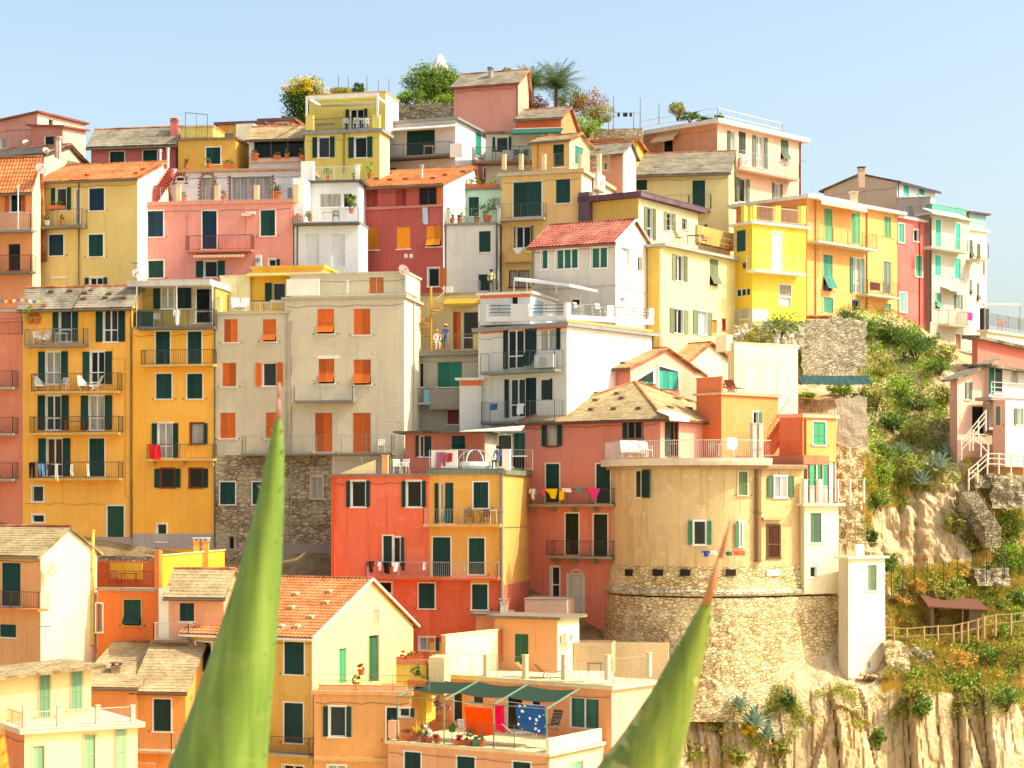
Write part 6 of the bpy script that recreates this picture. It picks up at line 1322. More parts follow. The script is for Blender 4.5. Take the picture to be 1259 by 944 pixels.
o = hm.build('bounce_slope', gm_, None, smooth=True); o['kind'] = 'structure'  # unseen pale slope under the camera, added to bounce warm light onto the facades
# ------------------------------------------------------------------ vegetation
def inside(x, y, poly):
    c = False; n = len(poly)
    for i in range(n):
        x0, y0 = poly[i]; x1, y1 = poly[i-1]
        if (y0 > y) != (y1 > y) and x < (x1-x0)*(y-y0)/(y1-y0)+x0: c = not c
    return c
def cover(name, label, cat, polys, n, cols, size, h, seed, thr=.0, blade=False):
    rng = random.Random(seed); mb = MB(); tot = 0; guard = 0
    bx = [(min(p[0] for p in q), max(p[0] for p in q), min(p[1] for p in q), max(p[1] for p in q)) for q in polys]; ar = [(b[1]-b[0])*(b[3]-b[2]) for b in bx]
    while tot < n and guard < n*12:
        guard += 1; k = rng.choices(range(len(polys)), ar)[0]; b = bx[k]; x = rng.uniform(b[0], b[1]); y = rng.uniform(b[2], b[3])
        if not inside(x, y, polys[k]): continue
        if noise.noise(Vector((x*.035, y*.035, seed)))+.5*noise.noise(Vector((x*.11, y*.11, seed+3))) < thr+rng.uniform(-.15, .15): continue
        p = surf(x, y); m = rng.randint(3, 6) if not blade else rng.randint(4, 7); tot += m
        for _ in range(m):
            q = p+Vector((rng.gauss(0, .18), rng.gauss(0, .18)-.05, rng.uniform(0, h)))
            if blade:
                q = p+Vector((rng.gauss(0,.1), rng.gauss(0,.1), 0)); t = Vector((rng.gauss(0,.12), rng.gauss(0,.12)-.05, h*rng.uniform(.6,1.3))); w_ = size*.35; mb.poly([q-Vector((w_,0,.05)), q+Vector((w_,0,-.05)), q+t])
            else:
                s_ = size*rng.uniform(.6, 1.4); a = Vector((rng.gauss(0,1), rng.gauss(0,1), rng.gauss(0,.8))).normalized(); c = a.cross(Vector((rng.gauss(0,1), rng.gauss(0,1), rng.gauss(0,1)))).normalized(); mb.poly([q-a*s_, q-c*s_*.45, q+a*s_, q+c*s_*.45])
    o = mb.build(name, leafmat(cols), None); tag(o, label, cat, kind='stuff'); return o
UP = [(1030,380),(1062,378),(1110,384),(1145,400),(1176,426),(1168,445),(1165,560),(1180,600),(1125,610),(1095,590),(1062,560),(1062,470)]
MID = [(1062,560),(1120,590),(1110,625),(1075,625),(1060,680),(1055,600)]
RT = [(1180,560),(1259,600),(1259,800),(1200,800),(1160,740),(1195,700),(1215,650),(1190,600)]
LOW = [(1088,700),(1259,700),(1259,870),(1200,850),(1088,850)]
CLF = [(850,820),(960,835),(990,870),(960,944),(850,944)]
cover('ground_cover', 'low green scrub covering the slope above the cliff', 'scrub', [UP, MID, RT, LOW], 42000, GRN+OLV[:2], .10, .35, 3, -.25)
cover('ground_cover', 'bright yellow green weeds spread over the terraces and slope', 'scrub', [UP, MID, RT, LOW], 16000, LIME+('b0b848',), .10, .4, 9, .05)
cover('dry_grass', 'dry golden grass and rusty weeds on the slope by the path', 'grass', [LOW, RT, MID], 36000, DRY+('d8b04c',), .075, .45, 5, -.05, True)
cover('cliff_weeds', 'yellow green tufts growing in the cracks of the cliff below the tower', 'weeds', [CLF, [(960,850),(1259,830),(1259,880),(1000,900)]], 11000, OLV+('a8b040',), .08, .3, 12, .18)
TS = 'shrubs on the slope'
n_ = 0
WHERE = [(1043,397,1.0,.9,DKG,'dark shrub at the left top of the hedge below the orange house'), (1068,402,1.2,1.0,GRN,'green shrub on top of the hedge below the orange house'), (1092,408,1.2,1.1,DKG,'dark shrub on top of the hedge below the coral house'), (1114,414,1.2,1.1,GRN,'green shrub on top of the hedge below the grey white house'), (1136,424,1.1,1.0,DKG,'dark shrub on the slope top below the grey white house'), (1157,436,1.0,.9,OLV,'olive shrub on the slope top at the brown roof'), (957,398,1.7,1.3,GRN,'big rounded green shrub on the wall top below the bright yellow house',135.5), (932,408,1.1,.8,OLV,'olive shrub left of the big round one under the bright yellow house',135), (990,445,.7,1.2,LIME,'fresh green shrub climbing beside the cream wall house'),
 (990,486,.9,.6,LIME,'bright lime shrub on the wall above the small orange house'), (1034,478,1.0,.8,LIME,'lime green shrub under the end of the dark netting'), (1062,487,.8,.8,GRN,'dark green shrub at the right end of the dark netting'),
 (1036,405,1.0,1.3,DKG,'dark shrub hanging at the left end of the upper hedge'), (1062,410,1.3,1.2,GRN,'green shrub second from the left in the upper hedge'), (1085,410,1.3,1.3,DKG,'dark shrub in the middle of the upper hedge below the coral house'), (1108,420,1.4,1.4,GRN,'leafy shrub in the hedge right of its middle'), (1125,435,1.2,1.5,DKG,'dark bush at the right end of the upper hedge'),
 (1152,452,1.0,1.0,GRN,'green bush under the brown roof edge'), (1160,490,.9,1.3,OLV,'thin olive bush beside the pink house with the slate roof'), (1045,440,.6,1.0,DKG,'dark trailing shrub hanging down the grey rock wall'), (1082,455,1.3,1.2,OLV,'olive bush below the hedge, nearest the rock wall'), (1075,495,1.2,1.3,OLV,'tall olive bush right of the dark netting'),
 (1105,480,1.2,1.1,LIME,'light green bush in the middle of the upper slope'), (1130,495,1.1,1.0,GRN,'green bush above the agaves'), (1095,520,1.0,.9,DKG,'small dark bush above the left agave'), (1120,535,1.1,.9,OLV,'olive bush between the agaves'), (1085,555,1.1,1.1,GRN,'green bush left of the largest agave'), (1082,585,1.0,1.0,LIME,'lime bush just above the golden rock face'),
 (1075,612,.9,.9,GRN,'green bush at the left edge of the golden rock face'), (1070,655,.5,.7,DKG,'dark bush behind the small railed terrace'), (1088,690,.7,.8,GRN,'green bush at the corner of the white buttress house'), (1170,645,.8,.9,OLV,'olive bush on the right edge of the rock face'), (1200,670,1.1,1.1,OLV,'olive bush below the end of the stone stairs'),
 (1235,650,1.2,1.2,GRN,'green bush right of the stone stairs'), (1250,690,1.3,1.1,LIME,'light bush low at the right edge'), (1225,700,1.1,1.0,DKG,'dark bush above the small shed'), (1180,700,.9,.8,DRY,'rusty brown bush left above the shed'), (1130,720,1.0,.7,DRY,'golden bush between the posts above the path'),
 (1108,735,.9,.7,DRY,'orange brown bush left of the path'), (1160,730,.9,.7,OLV,'olive bush right behind the shed roof'), (1225,745,.9,.8,GRN,'green bush right of the shed'), (1250,735,.9,.9,GRN,'green bush at the right edge above the fence'), (1212,805,.9,.8,GRN,'dark green bush under the path fence'),
 (1180,810,1.0,.8,DRY,'golden bush under the path fence'), (1250,810,1.1,1.1,OLV,'olive bush under the fence at the right edge'), (1130,870,.6,.9,GRN,'green bush in the cleft of the cliff top'), (1120,845,.9,.6,OLV,'low olive bush along the cliff top'), (1235,860,1.0,1.1,GRN,'green bush at the cliff top near the right edge'),
 (1200,850,.9,.7,OLV,'olive bush at the cliff top left of the right edge'), (1080,905,.4,.9,GRN,'narrow green bush in a cliff crack below the buttress'), (880,885,.6,.5,OLV,'yellow green tuft below the tower on the left'), (920,890,.6,.5,YEL,'yellow tuft of the cliff between two agaves'), (958,915,.6,.5,OLV,'yellow green tuft low in the cliff right of the agaves'),
 (968,860,.5,.8,DKG,'dark bush in a cliff crack under the stone wall'), (1030,905,.5,.5,OLV,'pale tuft in the middle of the cliff'), (905,925,.6,.5,OLV,'tuft under the largest cliff agave'), (978,440-13,.7,.9,DKG,'dark shrub pinned to the rock wall at the cream house'), (1075,745,.6,.8,GRN,'leafy shrub at the start of the path beside the white buttress')]
for (x, y, rx, rz, cols, lb, *Yo) in WHERE:
    P = surf(x, min(y+8, 1000)) if not Yo else ray(x, y+14, Yo[0]); P.y -= .3; bush(P+Vector((0,0,-.2)), rx, rz*.75, cols, lb, group=TS, n=900, leaf=.10, variant=n_ % 3); n_ += 1
AGV = [(1147,580,1.6,'largest grey green agave on the slope'), (1128,598,1.3,'agave with spread leaves left below the largest one'), (1105,556,1.0,'small pale agave at the top of the agave group'), (925,893,1.7,'big agave on the cliff below the tower'), (905,870,1.1,'smaller agave above the big cliff agave'), (942,905,1.1,'agave right below the big cliff agave'), (1160,560,1.0,'small agave right of the largest slope agave')]
for x, y, r, lb in AGV: P = surf(x, y); P.y -= .9; agave(P, r, lb, group='agaves')
# trees and garden on the ridge
def tree(P, h, rx, rz, cols, label, tr=.12, lean=.2, n=7500, cat='tree', name='tree', leaf=.12, group=None):
    root = empty(name, P, label, cat, group); rng = random.Random(int(P[0]*31)); mb = MB(); Z = Vector((0,0,0)); a = Vector((0,0,-.4)); 
    for i in range(4): b = Vector((lean*math.sin(i*1.3), lean*math.cos(i*2.1)*.5, h*.55*(i+1)/4)); mb.bar(a, b, tr*(1-i*.15), 8, tr*(1-(i+1)*.15)); a = b
    for i in range(9): t = i*2.4; e = a+Vector((math.cos(t)*rx*.7, math.sin(t)*rx*.5, h*.45*rng.uniform(.4, 1))); mb.bar(a-Vector((0,0,rng.uniform(0,h*.2))), e, tr*.4, 5, .02)
    mb.build('trunk', paint('5c4a38', .9), root, off=Z); m2 = MB(); leaves(m2, (0,0,h*.8), (rx, rx*.8, rz), n, leaf, rng); m2.build('crown', leafmat(cols), root, off=Z); return root
tree(ray(531,141,164), 3.2, 2.2, 1.7, GRN, 'leafy green tree on the ridge in front of the white spire')
tree(ray(556,138,165), 2.6, 1.2, 1.3, LIME, 'smaller light green tree right of the spire')
bm_ = tree(ray(374,152,163), 2.2, 1.8, 1.9, DKG, 'round bush tree crowned with yellow broom flowers on the ridge')
m2 = MB(); leaves(m2, (0.1,-.3,2.9), (1.8,1.3,1.0), 2600, .09, random.Random(4)); m2.build('blossom', leafmat(YEL), bm_, off=Vector((0,0,0)))
def palm(P, h, r, label, cols=DKG, n=34):
    root = empty('palm_tree', P, label, 'palm'); Z = Vector((0,0,0)); mb = MB()
    for i in range(8): mb.bar((0,0,h*i/8-.3),(0,0,h*(i+1)/8-.3), .2-.008*i, 8, .17-.008*i)
    mb.build('trunk', paint('6a5438', .9), root, off=Z); c = MB(); rng = random.Random(2)
    for i in range(n):
        t = i*2.399; el = R(80-95*(i/n)); pr = None; L = r*rng.uniform(.85, 1.1)
        for k in range(11):
            q = k/10; rad = L*(q*math.cos(el)+.25*q*q); z = h-.3+L*(q*math.sin(el)+.45*q-.75*q*q*(1-.3*math.sin(el))); p = Vector((math.cos(t)*rad, math.sin(t)*rad, z)); sd = Vector((-math.sin(t), math.cos(t), 0))
            if pr is not None:
                ax = p-pr
                for s_ in (-1, 1):
                    for jj in (0, .5): b = pr+ax*jj; w_ = r*.34*math.sin(math.pi*min(1, q+.12))**.6+.04; tip = b+sd*s_*w_+ax*.9-Vector((0,0,w_*.45)); c.poly([b, b+ax*.35, tip])
            pr = p
    c.build('crown', leafmat(cols), root, off=Z); return root
palm(ray(684,128,159), 1.7, 2.7, 'fan of dark palm fronds rising above the ridge garden', n=22, cols=('3f5a34','55703f','6c8450'))
palm(ray(654,128,165), 1.9, 2.2, 'half hidden palm just right of the salmon tower', n=22)
for (x, y, rx, rz, cols, lb, Y) in ((655,140,1.2,1.0,MIXF,'flowering shrub right beside the salmon tower',160), (700,136,1.4,1.2,GRN,'green shrub right of the palm',161), (722,140,1.6,1.3,MIXF,'big orange flowering bush at the right of the ridge garden',161), (738,150,1.1,.9,OLV,'olive bush right below the flowering bush',160), (722,163,1.1,.9,LIME,'light bush at the foot of the ridge garden',158),
     (420,113,.9,.5,OLV,'low bush on the roof of the tall pale yellow house',152), (441,110,.6,.6,DKG,'dark small bush behind the yellow roof edge',153), (497,122,1.1,.8,LIME,'yellow green shrub on the stone garden wall, leftmost',161), (512,124,1.0,1.0,GRN,'green shrub in the middle of the stone garden wall',161), (545,124,1.3,.7,LIME,'lime shrub at the right end of the stone garden wall',161), (352,150,.7,.6,DKG,'dark shrub under the broom tree',161),
     (833,140,.7,.9,OLV,'round pot tree at the left corner of the peach roof',158.5), (848,142,1.1,.45,DKG,'row of cactus like shrubs on the peach roof',158.6), (885,143,.4,.4,GRN,'tiny shrub on the corner of the peach roof',158.5), (868,146,.8,.35,DKG,'low dark shrub at the middle of the peach roof',158.4), (624,93,.5,.7,OLV,'thin shrub above the salmon tower roof',163)):
    big = 640 < x < 745; bush(ray(x, y+(5 if big else 6), Y), rx*(1.2 if big else 1), rz*(.95 if big else .8), cols, lb, group='shrubs on the ridge and roofs', n=1800 if big else 1000, leaf=.09)
gw_ = House('dry stone garden wall on the ridge under the trees', 478, 562, None, 126, 152, 159, 4, '85786a', ('none',), cat='wall', name='garden_wall', depth=.8, mat=stonemat('wall', 2.4)); gw_.finish()
gw2 = House('low dry stone wall with a clothes line above it on the ridge', 730, 790, None, 157, 172, 159, 4, '9c9280', ('none',), cat='wall', name='garden_wall', depth=.6, mat=stonemat('pale', 2.8)); gw2.finish()
spb = MB(); P = ray(541, 150, 185); spb.hexa([P+Vector(q) for q in ((-.9,-.9,0),(.9,-.9,0),(.9,.9,0),(-.9,.9,0))], [P+Vector(q) for q in ((-.75,-.75,5.0),(.75,-.75,5.0),(.75,.75,5.0),(-.75,.75,5.0))])
spb.lathe(P+Vector((0,0,5)), [(.75,0),(.62,.6),(.4,1.1),(.15,1.4)], 12); spb.thing('spire', stucco('f0efec'), P, 'white tip of a bell tower showing above the trees', 'tower')
for i, (x, y0, y1_, Y) in enumerate(((396,95,118,156),(416,92,112,156),(428,93,112,156),(451,92,112,156),(465,98,125,158),(478,96,125,158),(733,122,160,159),(754,117,165,158),(787,120,158,158),(810,126,152,158),(779,137,160,158),(748,140,165,159))):
    P = ray(x, y1_, Y); mb = MB(); mb.bar(P, ray(x+.3, y0, Y), .035, 5, .02)
    mb.thing('garden_pole', paint('6a645c', .7), P, ['thin pole %s' % w_ for w_ in ('above the left end of the pale yellow roof','second above the pale yellow roof','third above the pale yellow roof','at the right of the pale yellow roof','on the left of the stone garden wall','left of the spire over the garden wall','left of the clothes line on the ridge','tallest, beside the clothes line','right of the clothes line on the ridge','next to the peach house roof','carrying the end of the clothes line','short, among the ridge bushes')][i], 'pole', 'thin poles of the ridge gardens')
cl = MB(); a = ray(733,138,159); b = ray(779,138,158); cl.bar(a, b, .01); cl.bar(ray(760,141,158), ray(787,139,158), .01); cl.thing('clothes_line', paint('5a5650'), a, 'clothes line strung between poles on the ridge', 'clothes line')
for i, (x, w_) in enumerate(((759,3),(766,3),(769,2.5),(774,3))):
    mb = MB(); a = ray(x, 138.5, 158.4); mb.grid(lambda u, v: (a.x+u*w_/15, a.y+.03*math.sin(u*9), a.z-v*.32), 4, 4); mb.thing('small_garment', cloth('26262c'), a, 'small dark garment on the ridge clothes line, %s' % ('first','second','third','last')[i]+' from the left', 'laundry', 'washing hung out to dry')
# ------------------------------------------------------------------ path, fences, shed, stairs at the cliff
def fence(pts, h, label, col, rails=(.5, 1.0), post=.05, step=2, name='fence', r=.03, lift=0):
    root = empty(name, pts[0], label, 'fence'); mb = MB()
    for a, b in zip(pts, pts[1:]):
        for q in rails: mb.bar(a+Vector((0,0,h*q)), b+Vector((0,0,h*q)), r)
    mb.build('rails', paint(col, .7), root)
    for p in pts: m = MB(); m.bar(p-Vector((0,0,.3)), p+Vector((0,0,h+.05)), post, 6); m.build('post', paint(col, .7), root)
    return root
fp = []
for x, y in ((1088,791),(1099,792),(1115,793),(1136,791),(1153,790),(1172,789),(1182,787),(1190,785),(1202,782),(1210,779),(1224,776),(1243,775),(1262,773)): P = ray(x, y, 116.6); fp.append(P)
fence(fp, .98, 'brown wooden rail fence along the cliff path', 'b8986c', post=.07, r=.045)
fence([ray(x, y, 119.4) for x, y in ((1096,728),(1110,730),(1125,700+25),(1140,722),(1160,720),(1177,715),(1196,712),(1213,710),(1235,706),(1258,702))], 1.5, 'row of thin dark vineyard posts above the path', '4a3c30', rails=(.95,), post=.03, r=.008)
hut = empty('shed', ray(1175, 770, 117.4), 'small dark open shed with a rusty roof beside the path', 'shed')
mb = MB(); c = hut.location; mb.box(c.x-1.5, c.x-1.3, c.y, c.y+2, c.z-.4, c.z+1.2); mb.box(c.x-1.5, c.x+1.6, c.y+1.9, c.y+2.05, c.z-.4, c.z+1.2); mb.box(c.x+.8, c.x+1.6, c.y, c.y+.1, c.z-.4, c.z+1.0); mb.box(c.x+1.5, c.x+1.6, c.y+.1, c.y+1.9, c.z-.4, c.z+1.1); mb.build('wall', paint('7a6248', .9), hut)
mb = MB(); mb.hexa([(c.x-1.7,c.y-.3,c.z+1.15),(c.x+1.9,c.y-.3,c.z+.95),(c.x+1.9,c.y+2.2,c.z+1.45),(c.x-1.7,c.y+2.2,c.z+1.75)], [(c.x-1.7,c.y-.3,c.z+1.22),(c.x+1.9,c.y-.3,c.z+1.02),(c.x+1.9,c.y+2.2,c.z+1.52),(c.x-1.7,c.y+2.2,c.z+1.82)]); mb.build('roof', paint('6c4434', .9), hut)
mb = MB(); mb.bar((c.x+.4,c.y-.1,c.z-.3),(c.x+.4,c.y-.1,c.z+1.05),.05); mb.build('post', paint('8a7458'), hut)
# white railed stairs under the right-hand houses
def W(x, y, Y): return ray(x, y, Y)
fence([W(x, y, 124-(x-1190)*.0) for x, y in ((1191,597),(1202,588),(1214,577),(1228,577),(1243,579),(1259,581),(1275,583))], 1.0, 'white horizontal railing in front of the brown basement', 'ece0d0', rails=(.35,.7,1.0), post=.05, r=.05)
fence([W(x, y, 125) for x, y in ((1182,560),(1192,549),(1203,535),(1212,524))], 1.0, 'white stair railing rising to the pink house door', 'ece0d0', rails=(.35,.7,1.0), post=.05, r=.05)
fence([W(x, y, 124.6) for x, y in ((1196,548),(1206,556),(1215,566))], 1.0, 'short white railing on the stair landing', 'ece0d0', rails=(.5,1.0), post=.05, r=.05)
ss = MB(); n = 16; A_ = W(1192,604,123.2); B_ = W(1222,650,121.6)
for i in range(n): p = A_.lerp(B_, i/n); ss.box(p.x-.5, p.x+.5, p.y-.2, p.y+1.6, p.z-1.3, p.z)
ss.thing('stone_stairs', stonemat('wall', 2.8), A_, 'weathered stone stairs running down the slope under the white railing', 'stairs')
fence([W(x, y, 121.8) for x, y in ((1190,604),(1200,618),(1210,633),(1222,650))], 1.0, 'wire handrail beside the stone stairs', '8a7e68', rails=(.6,1.0), post=.035, r=.015)
for (x0, x1, ya, yb, Y, lb) in ((902,992,397,430,136.6,'rubble wall carrying the bright yellow house'), (985,1066,392,476,139.4,'high grey rubble retaining wall below the large orange house'), (1196,1259,583,600,125.2,'stone terrace wall under the white railing'), (1218,1300,590,625,124.6,'brown stone terrace wall right of the stone stairs'), (1200,1240,700,720,120.5,'broken dry stone wall above the shed'), (1088,1117,790,846,115.0,'rubble wall below the start of the path fence'), (1117,1150,797,822,115.6,'low rubble wall under the path fence'), (1029,1062,618,668,119.2,'rubble wall with a small railed terrace beside the slim cream tower'), (1030,1060,548,612,121,'rubble retaining wall right of the small orange house'), (1028,1066,490,550,123,'plastered grey wall below the netting')):
    mb = MB(); nx = max(6, int((x1-x0)/2.5)); nz = max(5, int((yb-ya)/2.5)); a = ray(x0, ya, Y); b = ray(x1, yb, Y)
    def fn(u, v):
        p = Vector((a.x+(b.x-a.x)*u, Y, b.z+(a.z-b.z)*v)); g = .25 if x0 in (1028, 985) else 1; return p+Vector((noise.noise(p*1.7)*.25 if u in (0, 1) else 0, -.3*(1-v)+(noise.noise(p*2.1)*.2+noise.noise(p*5)*.1)*g, (noise.noise(p*1.3)*.35+noise.noise(p*4)*.15 if v == 1 else 0)))
    mb.grid(fn, nx, nz)
    def fn2(u, v): p = fn(u, 1); return p+Vector((0, v*1.2, 0))
    mb.grid(fn2, nx, 2); mb.thing('stone_wall', stonemat('pale' if x0 < 1000 else 'warm' if x0 < 1100 else 'wall', 3.2) if x0 != 1028 else stucco('b5a68c', 1.0), Vector((a.x, Y, b.z)), lb, 'wall')
net = MB(); a = ray(981, 461, 133.5); b = ray(1066, 463, 133.5)
net.grid(lambda u, v: (a.x+(b.x-a.x)*u, 133.5-2*v, a.z-.05*math.sin(u*3)-.06*noise.noise(Vector((u*20,v*2,0)))-v*.75), 60, 6); net.thing('shade_netting', cloth('33504e'), a, 'dark green shade netting stretched above the lime shrubs', 'netting')
fence([ray(x, y, 119) for x, y in ((1030,612),(1045,612),(1062,612))], 1.1, 'glass panelled railing of the small cliff terrace', 'e6dcc8', rails=(.1,1.0), post=.08)
fence([ray(x, y, 118.6) for x, y in ((1030,666),(1042,666),(1052,666),(1064,666))], 1.15, 'thin grey railing over the rubble terrace', 'a89c80', rails=(.1,1.0), post=.03, r=.02)
rt = MB()
for i in range(30): x = 985+i*1.25; p = ray(x, 389.5, 141.2); rt.bar(p, p+Vector((.1,0,0)), .13, 8)
rt.thing('coping_tiles', roofmat('tile'), ray(985,390,141.2), 'row of terracotta coping tiles on the retaining wall top', 'coping')
# ------------------------------------------------------------------ pots, furniture, washing, people
ff = wa.L
def pots(f, lst, grp):
    for t in lst: x, y, o, lb = t[:4]; k = t[4] if len(t) > 4 else {}; pot_plant(f.world(x, y, o), lb, group=grp, **k)
pots(ym.L, [(229,206.5,.6,'round terracotta pot on the white house roof, leftmost'), (257,206,.6,'wide terracotta bowl in front of the dark green door'), (282,205.5,.6,'long terracotta trough left of the glass veranda', dict(box=.9,h=.3))], 'potted plants on the terraces')
pots(gv.L, [(314,197,.3,'big terracotta pot at the corner of the glass veranda', dict(pr=.3,ph=.5)), (341,195,.3,'small pot in the middle of the veranda ledge', dict(box=.5,h=.25)), (353,194.5,.3,'low pale pot right on the veranda ledge'), (377,195,.5,'broad planter at the foot of the yellow house', dict(box=.9,h=.4)), (371,195,.5,'round pot left of the broad planter')], 'potted plants on the terraces')
pots(wa.L, [(340,246,2.6,'big terracotta pot with a small palm on the pink terrace', dict(kind='palm',pr=.38,ph=.6,h=1.1,cols=DKG)), (275,246.5,2.6,'little potted cactus on the pink terrace'), (226,247,2.6,'tiny pot at the stairs of the pink terrace')], 'potted plants on the terraces')
pots(wn_.L, [(366,273,.1,'terracotta pot left on the white railed balcony', dict(pr=.25,ph=.45,h=.3)), (432,262,.2,'leafy green plant hanging over the white railing', dict(h=1.1,n=400,leaf=.1)), (381,272,.1,'dark plant pot beside the sun blind on the white balcony')], 'potted plants on the terraces')
pots(wn2.L, [(404,222,-.4,'slim plant on the small white roof terrace', dict(h=.9,n=200)), (455,219,-.2,'fresh green pot plant at the right of the white roof terrace', dict(h=.9,cols=LIME,n=250)), (437,222,-.2,'little plant behind the white post')], 'potted plants on the terraces')
pots(yl.L, [(49,277,.5,'bushy balcony plant left on the mustard balcony', dict(h=.8)), (58,277,.5,'white tub with weeds on the mustard balcony', dict(pot='d8d4cc')), (76,277,.5,'red leaved plant in the middle of the mustard balcony', dict(cols=MIXF)), (70,257,.15,'flower box under the white window of the mustard house', dict(box=1.2,h=.3))], 'potted plants on the terraces')
pots(nw.L, [(556,274,-.3,'first small pot on the narrow house terrace'), (565,274,-.5,'dark pot second on the narrow house terrace', dict(cols=DKG)), (586,274,-.4,'pot left of the big oleander', dict(cols=DKG)), (599,274,-.5,'big terracotta pot with an oleander on the narrow house terrace', dict(h=1.3,n=500,pr=.32,ph=.55,cols=DKG))], 'potted plants on the terraces')
pots(mt.L, [(573,230.5,.1,'flower trough left on the mint house roof', dict(box=1.2,h=.6,cols=OLV)), (585,231,.1,'flower trough in the middle of the mint house roof', dict(box=1.1,h=.7,cols=GRN)), (604,231,.1,'agave like trough plant right on the mint house roof', dict(box=1.2,h=.7,cols=OLV))], 'potted plants on the terraces')
pots(sal.L, [(46,398,.2,'orange leaved shrub in a pot on the flagged veranda', dict(h=1.5,n=500,cols=('c8642c','d8843c','a84c28'))), (37,398,.2,'yellow green shrub in a pot on the flagged veranda', dict(h=1.1,n=350,cols=LIME))], 'potted plants on the terraces')
f = lt.L
pots(f, [(500,911,-.35,'terracotta trough of red flowers at the left end of the pergola terrace', dict(box=.8,h=.5,cols=('c8402c','5a7a2c','e0682c'))), (512,909,-.6,'yellow flowering plant behind the first trough', dict(cols=YEL,h=.6)), (521,912,-.5,'grassy green plant third on the pergola terrace', dict(h=.8,n=260)), (527,914,-.3,'white flowering plant on the pergola terrace', dict(cols=('f4f2ec','ffffff','e4e4dc'),h=.7,n=260)),
     (538,915,-.35,'red flowered pot right of the white flowers', dict(cols=('d83c3c','8c2c2c','f06050'))), (566,916,-.3,'wide pot of magenta flowers below the orange towel', dict(box=.7,cols=('b81c5c','d82c74','8c1c44'),h=.45)), (578,917,-.5,'dark green plant between magenta flowers and teal pot', dict(h=.6)), (585,917,-.35,'teal glazed pot on the pergola terrace', dict(pot='3fa08c',h=.25)), (592,917,-.4,'terracotta pot right of the teal one', dict(h=.3)), (556,900,-1.8,'green plastic pot at the back of the pergola terrace', dict(pot='2c8c3c',h=.15)), (541,887,-2.6,'flowers trailing at the wall behind the pergola', dict(cols=('e8d4dc','3c5a2c','c85c7c'),h=1.1,n=300))], 'potted plants on the terraces')
pots(pl.L, [(512,842,-.5,'leafy plant in a terracotta trough beside the yellow planter', dict(box=.9,h=.8,n=300,cols=DKG)), (438,846,-.9,'round dark plant by the cream gable wall', dict(cols=DKG,h=.5)), (444,830,-1.6,'plant on the white pedestal by the gable wall', dict(cols=MIXF,h=.4))], 'potted plants on the terraces')
pots(cwl.L, [(497,813,-.3,'orange flowers left in the yellow planter', dict(box=.8,h=.4,cols=('e0682c','c84c2c','5a7a2c'))), (510,812,-.3,'orange flowers in the middle of the yellow planter', dict(box=.8,h=.4,cols=('e0682c','d8843c','5a7a2c')))], 'potted plants on the terraces')
pots(bl.L, [(16,896,-.4,'orange flower pot on the bottom left terrace', dict(cols=('e0682c','d84c2c','5a7a2c'),h=.8)), (10,897,-.5,'second orange flower pot on the bottom left terrace', dict(cols=('e0682c','d8943c','5a7a2c'),h=.6))], 'potted plants on the terraces')
pots(yq.R, [(894+4,306,2.6,'small red flower pot on the corner of the long balcony', dict(cols=('d83c2c','b82c24','5a7a2c'),h=.25,n=60))], 'potted plants on the terraces')
pots(ru.L, [(543,429,.9,'straggly plant left of the spiral stairs terrace', dict(h=.5))], 'potted plants on the terraces')
# chairs, tables, loungers
C_ = 'chairs on the terraces'
def fch(f, x, y, o, rot, lb, **k): chair(f.world(x, y, o), rot, lb, **k)
fch(y1.L,48,480,.45,25,'white folding deck chair with a pink towel, leftmost on the upper yellow balcony',kind='deck'); fch(y1.L,79,480,.45,-10,'white folding chair in the middle of the upper yellow balcony'); fch(y1.L,102,480,.45,30,'white reclining deck chair right on the upper yellow balcony',kind='deck'); fch(y1.L,117,480,.45,-60,'white deck chair at the right end of the upper yellow balcony',kind='deck')
table(y1.L.world(64,480,.5),'low white table on the upper yellow balcony',w=.7,d=.45,h=.45); table(y1.L.world(92,531,.5),'brown wooden table on the third yellow balcony',col='8a4a28',w=1.3,d=.5)
fch(y1.L,45,423,.4,20,'white chair left on the top yellow balcony'); fch(y1.L,55,423,.4,-20,'white high backed chair on the top yellow balcony',kind='deck'); table(y1.L.world(76,423,.4),'white plastic table on the top yellow balcony')
fch(y2.L,193,401,.4,10,'grey chair on the veranda of the second yellow house',col='8c8c84'); fch(bg1.L,291,384,-.5,20,'white high backed chair left on the beige roof terrace',kind='deck'); fch(bg1.L,299,384,-.5,-10,'white high backed chair second on the beige roof terrace',kind='deck'); table(bg1.L.world(318,383,-.6),'brown table on the beige roof terrace',col='8c5a3c'); table(bg1.L.world(340,383,-.6),'white table by the green shutter on the beige roof terrace')
fch(bg2.L,469,556,.4,0,'white chair at the right end of the long beige balcony'); fch(ro.L,488,582,-.5,10,'white chair left on the red roof terrace'); fch(ro.L,497,582,-.6,-20,'white chair second on the red roof terrace')
fch(rb.L,577,645-1,.45,15,'dark folding chair left on the orange balcony',col='4a3c30'); fch(rb.L,597,644,.45,-15,'dark folding chair right on the orange balcony',col='4a3c30'); table(rb.L.world(586,644,.5),'round dark table on the orange balcony',col='5a4a38',w=.6,rnd=True); table(rb.L.world(607,645,.6),'white plastic side table on the orange balcony',w=.5,d=.4,h=.85)
TF_ = lambda x, y, Y: ray(x, y, Y)
for i, (x, r) in enumerate(((770,10),(779,0),(787,-10))): chair(TF_(x, 562, 114.2+.2*i), r, 'white high backed chair on the tower terrace, %s from the left' % ('first','second','third')[i], kind='deck')
chair(TF_(796, 562, 114), 30, 'white garden armchair right of the three tall chairs'); table(TF_(893, 561, 113.6), 'pale table under the awning of the tower terrace', w=1.0); chair(TF_(876,562,113.5), 0, 'grey chair on the tower terrace under the awning', col='9c9488')
